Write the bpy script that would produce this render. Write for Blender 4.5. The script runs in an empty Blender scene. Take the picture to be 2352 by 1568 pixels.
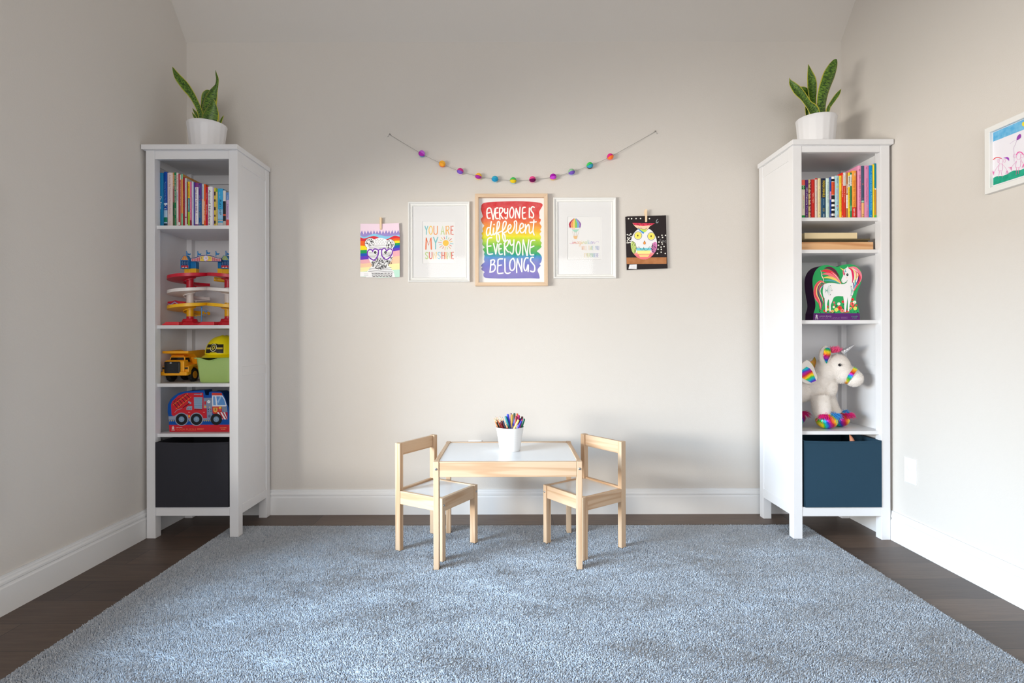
import bpy, bmesh, math, random
import numpy as np
from mathutils import Vector, Matrix
random.seed(7)
rng = np.random.default_rng(7)
PI = math.pi
scene = bpy.context.scene
C = scene.collection

# ------------------------------------------------------------------ camera, world, light, exposure
F = 1240.0            # focal length in pixels of the 2352 wide frame
CAM_H = 0.994         # eye height
ROLL = math.radians(0.15)
cam_data = bpy.data.cameras.new('camera')
cam_data.sensor_width = 36.0
cam_data.lens = F / 2352 * 36.0
cam_data.shift_y = -3 / 2352
cam_data.clip_start = 0.05
camera = bpy.data.objects.new('camera', cam_data)
C.objects.link(camera)
camera.matrix_world = Matrix.Translation((0, 0, CAM_H)) @ Matrix.Rotation(PI / 2, 4, 'X') @ Matrix.Rotation(-ROLL, 4, 'Z')
scene.camera = camera

world = bpy.data.worlds.new('world')
scene.world = world
world.use_nodes = True
world.node_tree.nodes['Background'].inputs[0].default_value = (0.75, 0.85, 1.0, 1)
world.node_tree.nodes['Background'].inputs[1].default_value = 0.6

def area(name, loc, target, sx, sy, power, col, spread=180):
    l = bpy.data.lights.new(name, 'AREA')
    l.shape = 'RECTANGLE'; l.size = sx; l.size_y = sy
    l.energy = power; l.color = col; l.spread = math.radians(spread)
    o = bpy.data.objects.new(name, l); C.objects.link(o)
    o.location = loc
    d = Vector(target) - Vector(loc)
    o.rotation_euler = d.to_track_quat('-Z', 'Y').to_euler()
    return o
# daylight through the window in the left wall: sky light falling down, warm ground bounce going up
area('sky_light', (-5.2, 0.0, 2.45), (0.6, 1.9, 0.4), 3.2, 1.9, 760, (0.56, 0.78, 1.0), 150)
area('ground_bounce_light', (-3.8, -0.10, 0.98), (0.9, 2.5, 1.45), 3.0, 0.55, 330, (1.0, 0.95, 0.86), 170)
# daylight from the wide opening behind the photographer
area('rear_window_light', (0.0, -2.35, 1.45), (0.5, 3.0, 1.6), 2.6, 1.7, 66, (1.0, 0.97, 0.94), 170)

scene.view_settings.view_transform = 'Standard'
scene.view_settings.look = 'None'
scene.view_settings.gamma = 1.0
scene.view_settings.use_curve_mapping = False
scene.view_settings.exposure = -0.07
scene.cycles.use_denoising = True
scene.cycles.max_bounces = 10
scene.cycles.diffuse_bounces = 6
scene.cycles.transparent_max_bounces = 12

# ------------------------------------------------------------------ helpers
def unroll(px, py):
    dx, dy = px - 1176.0, py - 784.0
    return dx * math.cos(ROLL) - dy * math.sin(ROLL), dy * math.cos(ROLL) + dx * math.sin(ROLL) + 3.0

def P(px, py, Y):
    "the point at depth Y that the photo shows at this pixel"
    u, v = unroll(px, py)
    return Vector((u * Y / F, Y, CAM_H - v * Y / F))

def crop_map(x0, y0, s, Y):
    def f(cx, cy, d=0.0):
        p = P(x0 + cx / s, y0 + cy / s, Y)
        return Vector((p.x, Y - d, p.z))
    return f

def lin(c):
    return tuple(((v / 255.0) / 12.92 if v / 255.0 <= 0.04045 else ((v / 255.0 + 0.055) / 1.055) ** 2.4) for v in c) + (1.0,)

_mats = {}
def mat(name, rgb=(200, 200, 200), rough=0.55, spec=0.4, metal=0.0, bump=None, sheen=0.0, vary=None, coat=0.0):
    """bump=(scale, strength, distance); vary=(scale, rgb2)"""
    if name in _mats: return _mats[name]
    m = bpy.data.materials.new(name); m.use_nodes = True
    nt = m.node_tree; b = nt.nodes['Principled BSDF']
    b.inputs['Base Color'].default_value = lin(rgb)
    b.inputs['Roughness'].default_value = rough
    b.inputs['Specular IOR Level'].default_value = spec
    b.inputs['Metallic'].default_value = metal
    if sheen: b.inputs['Sheen Weight'].default_value = sheen
    if coat: b.inputs['Coat Weight'].default_value = coat; b.inputs['Coat Roughness'].default_value = 0.15
    if bump or vary:
        tc = nt.nodes.new('ShaderNodeTexCoord')
    if bump:
        n = nt.nodes.new('ShaderNodeTexNoise'); n.inputs['Scale'].default_value = bump[0]; n.inputs['Detail'].default_value = 3
        bp = nt.nodes.new('ShaderNodeBump'); bp.inputs['Strength'].default_value = bump[1]; bp.inputs['Distance'].default_value = bump[2]
        nt.links.new(tc.outputs['Object'], n.inputs['Vector']); nt.links.new(n.outputs['Fac'], bp.inputs['Height'])
        nt.links.new(bp.outputs['Normal'], b.inputs['Normal'])
    if vary:
        n2 = nt.nodes.new('ShaderNodeTexNoise'); n2.inputs['Scale'].default_value = vary[0]; n2.inputs['Detail'].default_value = 4
        mx = nt.nodes.new('ShaderNodeMix'); mx.data_type = 'RGBA'
        mx.inputs['A'].default_value = lin(rgb); mx.inputs['B'].default_value = lin(vary[1])
        rp = nt.nodes.new('ShaderNodeMapRange'); rp.inputs['From Min'].default_value = 0.35; rp.inputs['From Max'].default_value = 0.65
        nt.links.new(tc.outputs['Object'], n2.inputs['Vector']); nt.links.new(n2.outputs['Fac'], rp.inputs['Value'])
        nt.links.new(rp.outputs['Result'], mx.inputs['Factor']); nt.links.new(mx.outputs['Result'], b.inputs['Base Color'])
    _mats[name] = m
    return m

def ink(rgb, rough=0.6):
    return mat('ink_%02x%02x%02x' % tuple(int(v) for v in rgb), rgb, rough, 0.25)
def plastic(rgb):
    return mat('plastic_%02x%02x%02x' % tuple(rgb), rgb, 0.33, 0.5)

def wood(name, axis, base=(208, 181, 152), ring=(186, 151, 118), scale=1.0, contrast=1.0):
    if name in _mats: return _mats[name]
    m = bpy.data.materials.new(name); m.use_nodes = True
    nt = m.node_tree; b = nt.nodes['Principled BSDF']
    b.inputs['Roughness'].default_value = 0.5; b.inputs['Specular IOR Level'].default_value = 0.3
    tc = nt.nodes.new('ShaderNodeTexCoord'); mp = nt.nodes.new('ShaderNodeMapping')
    sc = {'x': (1.6, 26, 26), 'y': (26, 1.6, 26), 'z': (26, 26, 1.6)}[axis]
    mp.inputs['Scale'].default_value = [v * scale for v in sc]
    oi = nt.nodes.new('ShaderNodeObjectInfo')
    nt.links.new(tc.outputs['Object'], mp.inputs['Vector'])
    va = nt.nodes.new('ShaderNodeVectorMath'); va.operation = 'ADD'
    cm = nt.nodes.new('ShaderNodeCombineXYZ')
    ml = nt.nodes.new('ShaderNodeMath'); ml.operation = 'MULTIPLY'; ml.inputs[1].default_value = 37.0
    nt.links.new(oi.outputs['Random'], ml.inputs[0])
    for i in range(3): nt.links.new(ml.outputs[0], cm.inputs[i])
    nt.links.new(mp.outputs['Vector'], va.inputs[0]); nt.links.new(cm.outputs[0], va.inputs[1])
    n = nt.nodes.new('ShaderNodeTexNoise'); n.inputs['Scale'].default_value = 0.55; n.inputs['Detail'].default_value = 2
    nt.links.new(va.outputs[0], n.inputs['Vector'])
    s = nt.nodes.new('ShaderNodeMath'); s.operation = 'MULTIPLY'; s.inputs[1].default_value = 34
    sn = nt.nodes.new('ShaderNodeMath'); sn.operation = 'SINE'
    nt.links.new(n.outputs['Fac'], s.inputs[0]); nt.links.new(s.outputs[0], sn.inputs[0])
    n3 = nt.nodes.new('ShaderNodeTexNoise'); n3.inputs['Scale'].default_value = 6; n3.inputs['Detail'].default_value = 3
    nt.links.new(va.outputs[0], n3.inputs['Vector'])
    r = nt.nodes.new('ShaderNodeMapRange'); r.inputs['From Min'].default_value = 0.2; r.inputs['From Max'].default_value = 1.0
    r.inputs['To Max'].default_value = 0.75 * contrast
    nt.links.new(sn.outputs[0], r.inputs['Value'])
    ad = nt.nodes.new('ShaderNodeMath'); ad.operation = 'MULTIPLY_ADD'; ad.inputs[1].default_value = 0.35 * contrast
    nt.links.new(n3.outputs['Fac'], ad.inputs[0]); nt.links.new(r.outputs[0], ad.inputs[2])
    mx = nt.nodes.new('ShaderNodeMix'); mx.data_type = 'RGBA'
    mx.inputs['A'].default_value = lin(base); mx.inputs['B'].default_value = lin(ring)
    nt.links.new(ad.outputs[0], mx.inputs['Factor']); nt.links.new(mx.outputs['Result'], b.inputs['Base Color'])
    _mats[name] = m
    return m

def smooth_line(pts, n=6, closed=False):
    "Catmull-Rom through the points"
    pts = [tuple(p) for p in pts]; out = []
    k = len(pts)
    rngk = range(k if closed else k - 1)
    for i in rngk:
        if closed:
            p0, p1, p2, p3 = pts[(i - 1) % k], pts[i], pts[(i + 1) % k], pts[(i + 2) % k]
        else:
            p0, p1, p2, p3 = pts[max(i - 1, 0)], pts[i], pts[i + 1], pts[min(i + 2, k - 1)]
        for j in range(n):
            t = j / n
            out.append(tuple(0.5 * ((2 * b) + (-a + c) * t + (2 * a - 5 * b + 4 * c - d) * t * t + (-a + 3 * b - 3 * c + d) * t ** 3)
                             for a, b, c, d in zip(p0, p1, p2, p3)))
    if not closed: out.append(pts[-1])
    return out

class MB:
    "collects shapes and links them as one mesh object"
    def __init__(s): s.v = []; s.f = []; s.m = []; s.mats = []; s.k = 0
    def mi(s, m):
        if m not in s.mats: s.mats.append(m)
        return s.mats.index(m)
    def add(s, verts, faces, m=None):
        o = len(s.v); k = s.mi(m)
        s.v += [tuple(p) for p in verts]
        for f in faces: s.f.append(tuple(i + o for i in f)); s.m.append(k)
        return o
    def poly(s, pts, m=None): s.add(pts, [tuple(range(len(pts)))], m); return s
    def box(s, x0, x1, y0, y1, z0, z1, m=None, mtx=None):
        v = [Vector(p) for p in ((x0, y0, z0), (x1, y0, z0), (x1, y1, z0), (x0, y1, z0), (x0, y0, z1), (x1, y0, z1), (x1, y1, z1), (x0, y1, z1))]
        if mtx: v = [mtx @ p for p in v]
        s.add(v, [(0, 3, 2, 1), (4, 5, 6, 7), (0, 1, 5, 4), (1, 2, 6, 5), (2, 3, 7, 6), (3, 0, 4, 7)], m); return s
    def prism(s, outline, f0, f1, m=None, mside=None, mback=None):
        "outline: list of 2d; f0, f1 map a 2d point to the front and back 3d point"
        n = len(outline)
        a = [f0(*p) for p in outline]; b = [f1(*p) for p in outline]
        s.add(a, [tuple(range(n))], m)
        s.add(b, [tuple(reversed(range(n)))], mback or m)
        o = len(s.v); k = s.mi(mside or m)
        s.v += [tuple(p) for p in a + b]
        for i in range(n):
            j = (i + 1) % n
            s.f.append((o + i, o + n + i, o + n + j, o + j)); s.m.append(k)
        return s
    def lathe(s, profile, center=(0, 0, 0), n=32, m=None, mtx=None, a0=0, a1=2 * PI):
        "profile: (radius, z) list"
        full = abs(a1 - a0 - 2 * PI) < 1e-6
        k = n if full else n + 1
        vs = []
        for r, z in profile:
            for i in range(k):
                a = a0 + (a1 - a0) * i / n
                p = Vector((r * math.cos(a), r * math.sin(a), z))
                if mtx: p = mtx @ p
                vs.append(p + Vector(center))
        fs = []
        for j in range(len(profile) - 1):
            for i in range(n):
                i2 = (i + 1) % k if full else i + 1
                fs.append((j * k + i, j * k + i2, (j + 1) * k + i2, (j + 1) * k + i))
        s.add(vs, fs, m); return s
    def tube(s, pts, rad, n=8, m=None, cap=True, flat=1.0):
        pts = [Vector(p) for p in pts]
        if not hasattr(rad, '__len__'): rad = [rad] * len(pts)
        vs = []; up = None
        for i, p in enumerate(pts):
            t = (pts[min(i + 1, len(pts) - 1)] - pts[max(i - 1, 0)]).normalized()
            if up is None:
                up = t.orthogonal().normalized()
            up = (up - t * up.dot(t))
            up = up.normalized() if up.length > 1e-6 else t.orthogonal().normalized()
            w = t.cross(up)
            for j in range(n):
                a = 2 * PI * j / n
                vs.append(p + (up * math.cos(a) + w * math.sin(a) * flat) * rad[i])
        fs = []
        for i in range(len(pts) - 1):
            for j in range(n):
                j2 = (j + 1) % n
                fs.append((i * n + j, i * n + j2, (i + 1) * n + j2, (i + 1) * n + j))
        if cap:
            fs.append(tuple(reversed(range(n)))); fs.append(tuple((len(pts) - 1) * n + j for j in range(n)))
        s.add(vs, fs, m); return s
    def ellipsoid(s, c, r, m=None, nu=20, nv=12, mtx=None):
        vs = []; fs = []
        for j in range(nv + 1):
            th = PI * j / nv
            for i in range(nu):
                a = 2 * PI * i / nu
                p = Vector((r[0] * math.sin(th) * math.cos(a), r[1] * math.sin(th) * math.sin(a), r[2] * math.cos(th)))
                if mtx: p = mtx @ p
                vs.append(p + Vector(c))
        for j in range(nv):
            for i in range(nu):
                i2 = (i + 1) % nu
                fs.append((j * nu + i, (j + 1) * nu + i, (j + 1) * nu + i2, j * nu + i2))
        s.add(vs, fs, m); return s
    # flat artwork: f maps picture coordinates (x, y, layer offset) to 3d
    def off(s): s.k += 1; return 0.0001 + s.k * 3e-6     # each shape lies a hair above the one before
    def shape(s, f, pts, m, layer=1, lw=0): d = s.off(); s.poly([f(x, y, d) for x, y in pts], m); return s
    def disc(s, f, c, r, m, layer=1, n=24, ry=None, a=0, lw=0):
        ry = ry or r
        pts = []
        for i in range(n):
            t = 2 * PI * i / n
            x, y = r * math.cos(t), ry * math.sin(t)
            pts.append((c[0] + x * math.cos(a) - y * math.sin(a), c[1] + x * math.sin(a) + y * math.cos(a)))
        return s.shape(f, pts, m)
    def stroke(s, f, pts, w, m, layer=2, smooth=5, lw=0, caps=True, taper=False):
        if smooth and len(pts) > 2: pts = smooth_line(pts, smooth)
        k = len(pts); L = []; R = []; d0 = s.off()
        for i, p in enumerate(pts):
            a = pts[max(i - 1, 0)]; b = pts[min(i + 1, k - 1)]
            dx, dy = b[0] - a[0], b[1] - a[1]; d = math.hypot(dx, dy) or 1
            ww = w / 2
            if taper: ww *= max(0.15, math.sin(PI * min(max(i / (k - 1), 0.03), 0.97)))
            nx, ny = -dy / d * ww, dx / d * ww
            o = d0 + i * 1e-6
            L.append(f(p[0] + nx, p[1] + ny, o)); R.append(f(p[0] - nx, p[1] - ny, o))
        s.k += int(k * 0.33)
        s.add(L + R, [(i, i + 1, k + i + 1, k + i) for i in range(k - 1)], m)
        if caps and not taper:
            for e in (pts[0], pts[-1]): s.disc(f, e, w / 2, m, n=8)
        return s
    def build(s, name, m=None, parent=None, local=False, base=None, smooth=False, bevel=0, bevel_seg=2, solid=0, weld=False):
        me = bpy.data.meshes.new(name)
        off = Vector((0, 0, 0))
        if parent is not None and not local: 
            r = parent
            while r.parent: r = r.parent
            off = r.location.copy()
        if base is not None: off = Vector(base)
        me.from_pydata([tuple(Vector(p) - off) for p in s.v], [], s.f)
        mats = s.mats or [m]
        for x in mats: me.materials.append(x if x else m)
        me.polygons.foreach_set('material_index', s.m)
        me.update()
        if weld:
            bm = bmesh.new(); bm.from_mesh(me); bmesh.ops.remove_doubles(bm, verts=bm.verts, dist=1e-5)
            bmesh.ops.recalc_face_normals(bm, faces=bm.faces); bm.to_mesh(me); bm.free()
        if smooth:
            me.polygons.foreach_set('use_smooth', [True] * len(me.polygons))
        o = bpy.data.objects.new(name, me); C.objects.link(o)
        if base is not None: o.location = base
        if parent is not None: o.parent = parent
        if smooth and smooth != 'all':
            sp = o.modifiers.new('e', 'EDGE_SPLIT'); sp.split_angle = math.radians(40)
        if bevel:
            b = o.modifiers.new('b', 'BEVEL'); b.width = bevel; b.segments = bevel_seg; b.limit_method = 'ANGLE'; b.angle_limit = math.radians(40)
        if solid:
            q = o.modifiers.new('s', 'SOLIDIFY'); q.thickness = solid; q.offset = 0
        return o

def tag(o, label=None, cat=None, group=None, kind=None):
    if label: o['label'] = label
    if cat: o['category'] = cat
    if group: o['group'] = group
    if kind: o['kind'] = kind
    return o
def thing(name, label, cat, loc=(0, 0, 0), rz=0, group=None):
    o = bpy.data.objects.new(name, None); C.objects.link(o)
    o.empty_display_size = 0.05
    o.location = loc; o.rotation_euler = (0, 0, rz)
    return tag(o, label, cat, group)
def struct(o): o['kind'] = 'structure'; return o

_txt = {}
def text_geo(t):
    "vertices and faces of a line of lettering, height of a capital = 1, starting at x = 0"
    if t in _txt: return _txt[t]
    cu = bpy.data.curves.new('t', 'FONT'); cu.body = t; cu.resolution_u = 3
    o = bpy.data.objects.new('t', cu); C.objects.link(o)
    dg = bpy.context.evaluated_depsgraph_get(); dg.update()
    me = bpy.data.meshes.new_from_object(o.evaluated_get(dg))
    vs = [(v.co.x, v.co.y) for v in me.vertices]; fs = [tuple(p.vertices) for p in me.polygons]
    bpy.data.objects.remove(o); bpy.data.meshes.remove(me); bpy.data.curves.remove(cu)
    x0 = min(v[0] for v in vs); x1 = max(v[0] for v in vs)
    vs = [(v[0] - x0, v[1] / 0.69) for v in vs]
    _txt[t] = (vs, fs, x1 - x0)
    return _txt[t]
def put_text(mb, t, f, m, layer=2, lw=0.00025):
    "f(u, v, d): u runs 0..1 along the line, v 0..1 from baseline to cap height"
    vs, fs, w = text_geo(t)
    mb.add([f(x / w, y, layer * lw) for x, y in vs], fs, m)

# ------------------------------------------------------------------ room
XL, XR, YB = -1.862, 1.890, 3.095
wall_m = mat('wall_paint', (212, 207, 201), 0.85, 0.2, bump=(170, 0.22, 0.0022))
ceil_m = mat('ceiling_paint', (212, 207, 201), 0.9, 0.15, bump=(170, 0.15, 0.002))
trim_m = mat('trim_paint', (228, 229, 230), 0.42, 0.4)
HT = 3.5
w = MB(); w.box(XL - 0.12, XR + 0.12, YB, YB + 0.12, 0, 2.702); struct(w.build('wall_back', wall_m))
w = MB()
WY0, WY1, WZ0, WZ1 = 0.10, 1.84, 0.45, 1.50
w.box(XL - 0.12, XL, -2.5, WY0, 0, HT + 0.1); w.box(XL - 0.12, XL, WY1, YB + 0.12, 0, HT + 0.1)
w.box(XL - 0.12, XL, WY0, WY1, 0, WZ0); w.box(XL - 0.12, XL, WY0, WY1, WZ1, HT + 0.1)
struct(w.build('wall_left', wall_m))
w = MB(); w.box(XR, XR + 0.12, -2.5, YB + 0.12, 0, HT + 0.1); struct(w.build('wall_right', wall_m))
w = MB()
w.box(XL - 0.12, -1.3, -2.62, -2.5, 0, HT + 0.1); w.box(1.3, XR + 0.12, -2.62, -2.5, 0, HT + 0.1)
w.box(-1.3, 1.3, -2.62, -2.5, 0, 0.6); w.box(-1.3, 1.3, -2.62, -2.5, 2.3, HT + 0.1)
struct(w.build('wall_front', wall_m))
w = MB()
run = (HT - 2.702) / 1.15
prof = [(YB + 0.1, 2.702), (YB, 2.702), (YB - run, HT), (-2.6, HT), (-2.6, HT + 0.1), (YB - run + 0.06, HT + 0.1), (YB + 0.1, 2.84)]
w.prism(prof, lambda y, z: Vector((XL - 0.005, y, z)), lambda y, z: Vector((XR + 0.005, y, z)))
struct(w.build('ceiling', ceil_m))
# window casings
w = MB()
for a, b, c, d in ((WY0 - 0.07, WY0, WZ0 - 0.07, WZ1 + 0.07), (WY1, WY1 + 0.07, WZ0 - 0.07, WZ1 + 0.07), (WY0, WY1, WZ0 - 0.07, WZ0), (WY0, WY1, WZ1, WZ1 + 0.07)):
    w.box(XL + 0.001, XL + 0.02, a, b, c, d)
struct(w.build('window_1', trim_m))
w = MB()
for a, b, c, d in ((-1.37, -1.3, 0.53, 2.37), (1.3, 1.37, 0.53, 2.37), (-1.3, 1.3, 0.53, 0.6), (-1.3, 1.3, 2.3, 2.37)):
    w.box(a, b, -2.499, -2.48, c, d)
struct(w.build('window_2', trim_m))

# floor: dark planks lying across the room
def floor_material():
    m = bpy.data.materials.new('dark_plank_floor'); m.use_nodes = True
    nt = m.node_tree; b = nt.nodes['Principled BSDF']; L = nt.links.new
    tc = nt.nodes.new('ShaderNodeTexCoord'); mp = nt.nodes.new('ShaderNodeMapping')
    mp.inputs['Location'].default_value = (1.728, -2.239 + 0.1685 * 40, 0)
    L(tc.outputs['Object'], mp.inputs['Vector'])
    br = nt.nodes.new('ShaderNodeTexBrick'); br.inputs['Scale'].default_value = 1.0
    br.inputs['Brick Width'].default_value = 1.3; br.inputs['Row Height'].default_value = 0.1685
    br.inputs['Mortar Size'].default_value = 0.0014; br.inputs['Mortar Smooth'].default_value = 0.3
    br.offset = 0.5; br.inputs['Bias'].default_value = 0
    br.inputs['Color1'].default_value = (0, 0, 0, 1); br.inputs['Color2'].default_value = (1, 1, 1, 1); br.inputs['Mortar'].default_value = (0.5, 0.5, 0.5, 1)
    L(mp.outputs['Vector'], br.inputs['Vector'])
    m2 = nt.nodes.new('ShaderNodeMapping'); m2.inputs['Scale'].default_value = (1.2, 16, 1)
    L(tc.outputs['Object'], m2.inputs['Vector'])
    n = nt.nodes.new('ShaderNodeTexNoise'); n.inputs['Scale'].default_value = 5; n.inputs['Detail'].default_value = 6; n.inputs['Roughness'].default_value = 0.65
    L(m2.outputs['Vector'], n.inputs['Vector'])
    pl = nt.nodes.new('ShaderNodeMix'); pl.data_type = 'RGBA'
    pl.inputs['A'].default_value = lin((68, 53, 45)); pl.inputs['B'].default_value = lin((104, 84, 70))
    L(br.outputs['Color'], pl.inputs['Factor'])
    gr = nt.nodes.new('ShaderNodeMix'); gr.data_type = 'RGBA'; gr.blend_type = 'MULTIPLY'; gr.inputs['Factor'].default_value = 0.75
    cr = nt.nodes.new('ShaderNodeMapRange'); cr.inputs['From Min'].default_value = 0.3; cr.inputs['From Max'].default_value = 0.7
    cr.inputs['To Min'].default_value = 0.55; cr.inputs['To Max'].default_value = 1.15
    L(n.outputs['Fac'], cr.inputs['Value']); L(pl.outputs['Result'], gr.inputs['A']); L(cr.outputs[0], gr.inputs['B'])
    mo = nt.nodes.new('ShaderNodeMix'); mo.data_type = 'RGBA'; mo.inputs['B'].default_value = lin((20, 15, 12))
    L(br.outputs['Fac'], mo.inputs['Factor']); L(gr.outputs['Result'], mo.inputs['A']); L(mo.outputs['Result'], b.inputs['Base Color'])
    b.inputs['Roughness'].default_value = 0.42; b.inputs['Specular IOR Level'].default_value = 0.45
    bp = nt.nodes.new('ShaderNodeBump'); bp.inputs['Strength'].default_value = 0.35; bp.inputs['Distance'].default_value = 0.001
    L(n.outputs['Fac'], bp.inputs['Height']); L(bp.outputs['Normal'], b.inputs['Normal'])
    return m
w = MB(); w.box(XL - 0.1, XR + 0.1, -2.6, YB + 0.1, -0.05, 0.0); struct(w.build('floor', floor_material()))

# baseboards: moulded profile (out from the wall, height)
bb = [(0.0, 0.0), (0.015, 0.0), (0.015, 0.098), (0.013, 0.101), (0.0095, 0.103), (0.0095, 0.108), (0.013, 0.112), (0.0125, 0.120), (0.009, 0.127), (0.0085, 0.133), (0.0065, 0.136), (0.0065, 0.143), (0.0, 0.143)]
w = MB(); w.prism(bb, lambda a, z: Vector((XL + 0.015, YB - a, z)), lambda a, z: Vector((XR - 0.015, YB - a, z))); struct(w.build('baseboard_back', trim_m))
w = MB(); w.prism(bb, lambda a, z: Vector((XL + a, YB - 0.001, z)), lambda a, z: Vector((XL + a, -2.499, z))); struct(w.build('baseboard_left', trim_m))
w = MB(); w.prism(bb, lambda a, z: Vector((XR - a, YB - 0.001, z)), lambda a, z: Vector((XR - a, -2.499, z))); struct(w.build('baseboard_right', trim_m))

# ------------------------------------------------------------------ rug
RX0, RX1, RY0, RY1 = -1.498, 1.559, 0.35, 2.885
CH = ((-0.362, 2.597, math.radians(-30.5)), (0.346, 2.608, math.radians(216)))
FEET = [(x, y, 0.012, 0.018, 0) for x in (-0.3288, 0.2898) for y in (2.342, 2.782)] + [(-1.403, 2.742, 0.022, 0.022, 0), (1.4156, 2.697, 0.022, 0.022, 0)]
for cx_, cy_, an_ in CH:
    for lx_ in (-0.125, 0.125):
        for ly_ in (-0.128, 0.128):
            FEET.append((cx_ + lx_ * math.cos(an_) - ly_ * math.sin(an_), cy_ + lx_ * math.sin(an_) + ly_ * math.cos(an_), 0.015, 0.012, an_))
def rug():
    root = thing('rug', 'large grey-blue short pile rug covering most of the dark wood floor', 'rug', ((RX0 + RX1) / 2, (RY0 + RY1) / 2, 0))
    b = MB(); b.box(RX0, RX1, RY0, RY1, 0.0003, 0.004); b.build('backing', mat('rug_backing', (120, 130, 142), 0.9, 0.1), root)
    def zone(y0, y1, sp):
        nx = int((RX1 - RX0) / sp); ny = int((y1 - y0) / sp)
        gx, gy = np.meshgrid(np.arange(nx) * sp + RX0 + sp / 2, np.arange(ny) * sp + y0 + sp / 2)
        g = np.stack([gx.ravel(), gy.ravel()], 1) + rng.uniform(-0.45, 0.45, (nx * ny, 2)) * sp
        for fx, fy, hw_, hd_, an in FEET:        # the pile is pressed flat under every foot
            dx, dy = g[:, 0] - fx, g[:, 1] - fy
            lx_ = dx * math.cos(an) + dy * math.sin(an); ly_ = -dx * math.sin(an) + dy * math.cos(an)
            g = g[~((np.abs(lx_) < hw_ + 0.004) & (np.abs(ly_) < hd_ + 0.004))]
        return g, np.full(len(g), sp)
    a, sa = zone(1.42, RY1, 0.0044); c, sc_ = zone(RY0, 1.42, 0.0085)
    p = np.concatenate([a, c]); sp = np.concatenate([sa, sc_]); n = len(p)
    # brushed patches: the pile leans one way or the other
    def field(fx, fy, ph): return np.sin(p[:, 0] * fx + ph + 1.7 * np.sin(p[:, 1] * fy * 0.7 + ph * 2)) * np.sin(p[:, 1] * fy + 1.3 * ph + 1.5 * np.sin(p[:, 0] * fx * 0.6))
    lean = 0.5 * field(5.1, 11.0, 0.3) + 0.35 * field(12.3, 23.0, 2.1) + 0.3 * field(27.0, 51.0, 4.0)
    ang = 0.9 + 1.5 * lean + rng.normal(0, 0.9, n)
    mag = (0.25 + 0.8 * np.abs(lean)) * 0.0055 + rng.uniform(0, 0.0025, n)
    h = 0.0120 + rng.uniform(-0.0035, 0.0012, n)
    edge = np.minimum(np.minimum(p[:, 0] - RX0, RX1 - p[:, 0]), RY1 - p[:, 1])
    h = np.where(edge < 0.01, h * 0.8, h)
    r = sp * 0.66
    V = np.zeros((n, 5, 3))
    a0 = rng.uniform(0, 2 * PI, n)
    for k in range(4):
        V[:, k, 0] = p[:, 0] + np.cos(a0 + k * PI / 2) * r; V[:, k, 1] = p[:, 1] + np.sin(a0 + k * PI / 2) * r; V[:, k, 2] = 0.0042
    V[:, 4, 0] = p[:, 0] + np.cos(ang) * mag; V[:, 4, 1] = p[:, 1] - np.sin(ang) * mag; V[:, 4, 2] = h
    V[:, :, 0] = np.clip(V[:, :, 0], RX0 - 0.004, RX1 + 0.004)
    base = (np.arange(n) * 5)[:, None]
    tri = np.array([[0, 1, 4], [1, 2, 4], [2, 3, 4], [3, 0, 4]])
    Fc = (base[:, :, None] + tri[None]).reshape(-1, 3)
    me = bpy.data.meshes.new('pile')
    me.vertices.add(n * 5); me.vertices.foreach_set('co', (V - np.array(root.location)).astype(np.float32).ravel())
    me.loops.add(len(Fc) * 3); me.loops.foreach_set('vertex_index', Fc.astype(np.int32).ravel())
    me.polygons.add(len(Fc)); me.polygons.foreach_set('loop_start', np.arange(len(Fc), dtype=np.int32) * 3)
    me.polygons.foreach_set('loop_total', np.full(len(Fc), 3, dtype=np.int32))
    me.update(calc_edges=True)
    col = me.color_attributes.new('yarn', 'FLOAT_COLOR', 'POINT')
    t = np.clip(rng.normal(0.5, 0.22, n), 0, 1)
    A = np.array(lin((142, 152, 166))); B = np.array(lin((208, 212, 217)))
    cc = A[None] * (1 - t[:, None]) + B[None] * t[:, None]
    col.data.foreach_set('color', np.repeat(cc, 5, axis=0).astype(np.float32).ravel())
    m = bpy.data.materials.new('rug_yarn'); m.use_nodes = True
    nt = m.node_tree; bs = nt.nodes['Principled BSDF']
    at = nt.nodes.new('ShaderNodeAttribute'); at.attribute_name = 'yarn'
    nt.links.new(at.outputs['Color'], bs.inputs['Base Color']); bs.inputs['Roughness'].default_value = 0.95; bs.inputs['Specular IOR Level'].default_value = 0.05
    bs.inputs['Sheen Weight'].default_value = 0.2
    me.materials.append(m)
    o = bpy.data.objects.new('pile', me); C.objects.link(o); o.parent = root
    o['kind'] = 'stuff'
rug()

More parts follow.
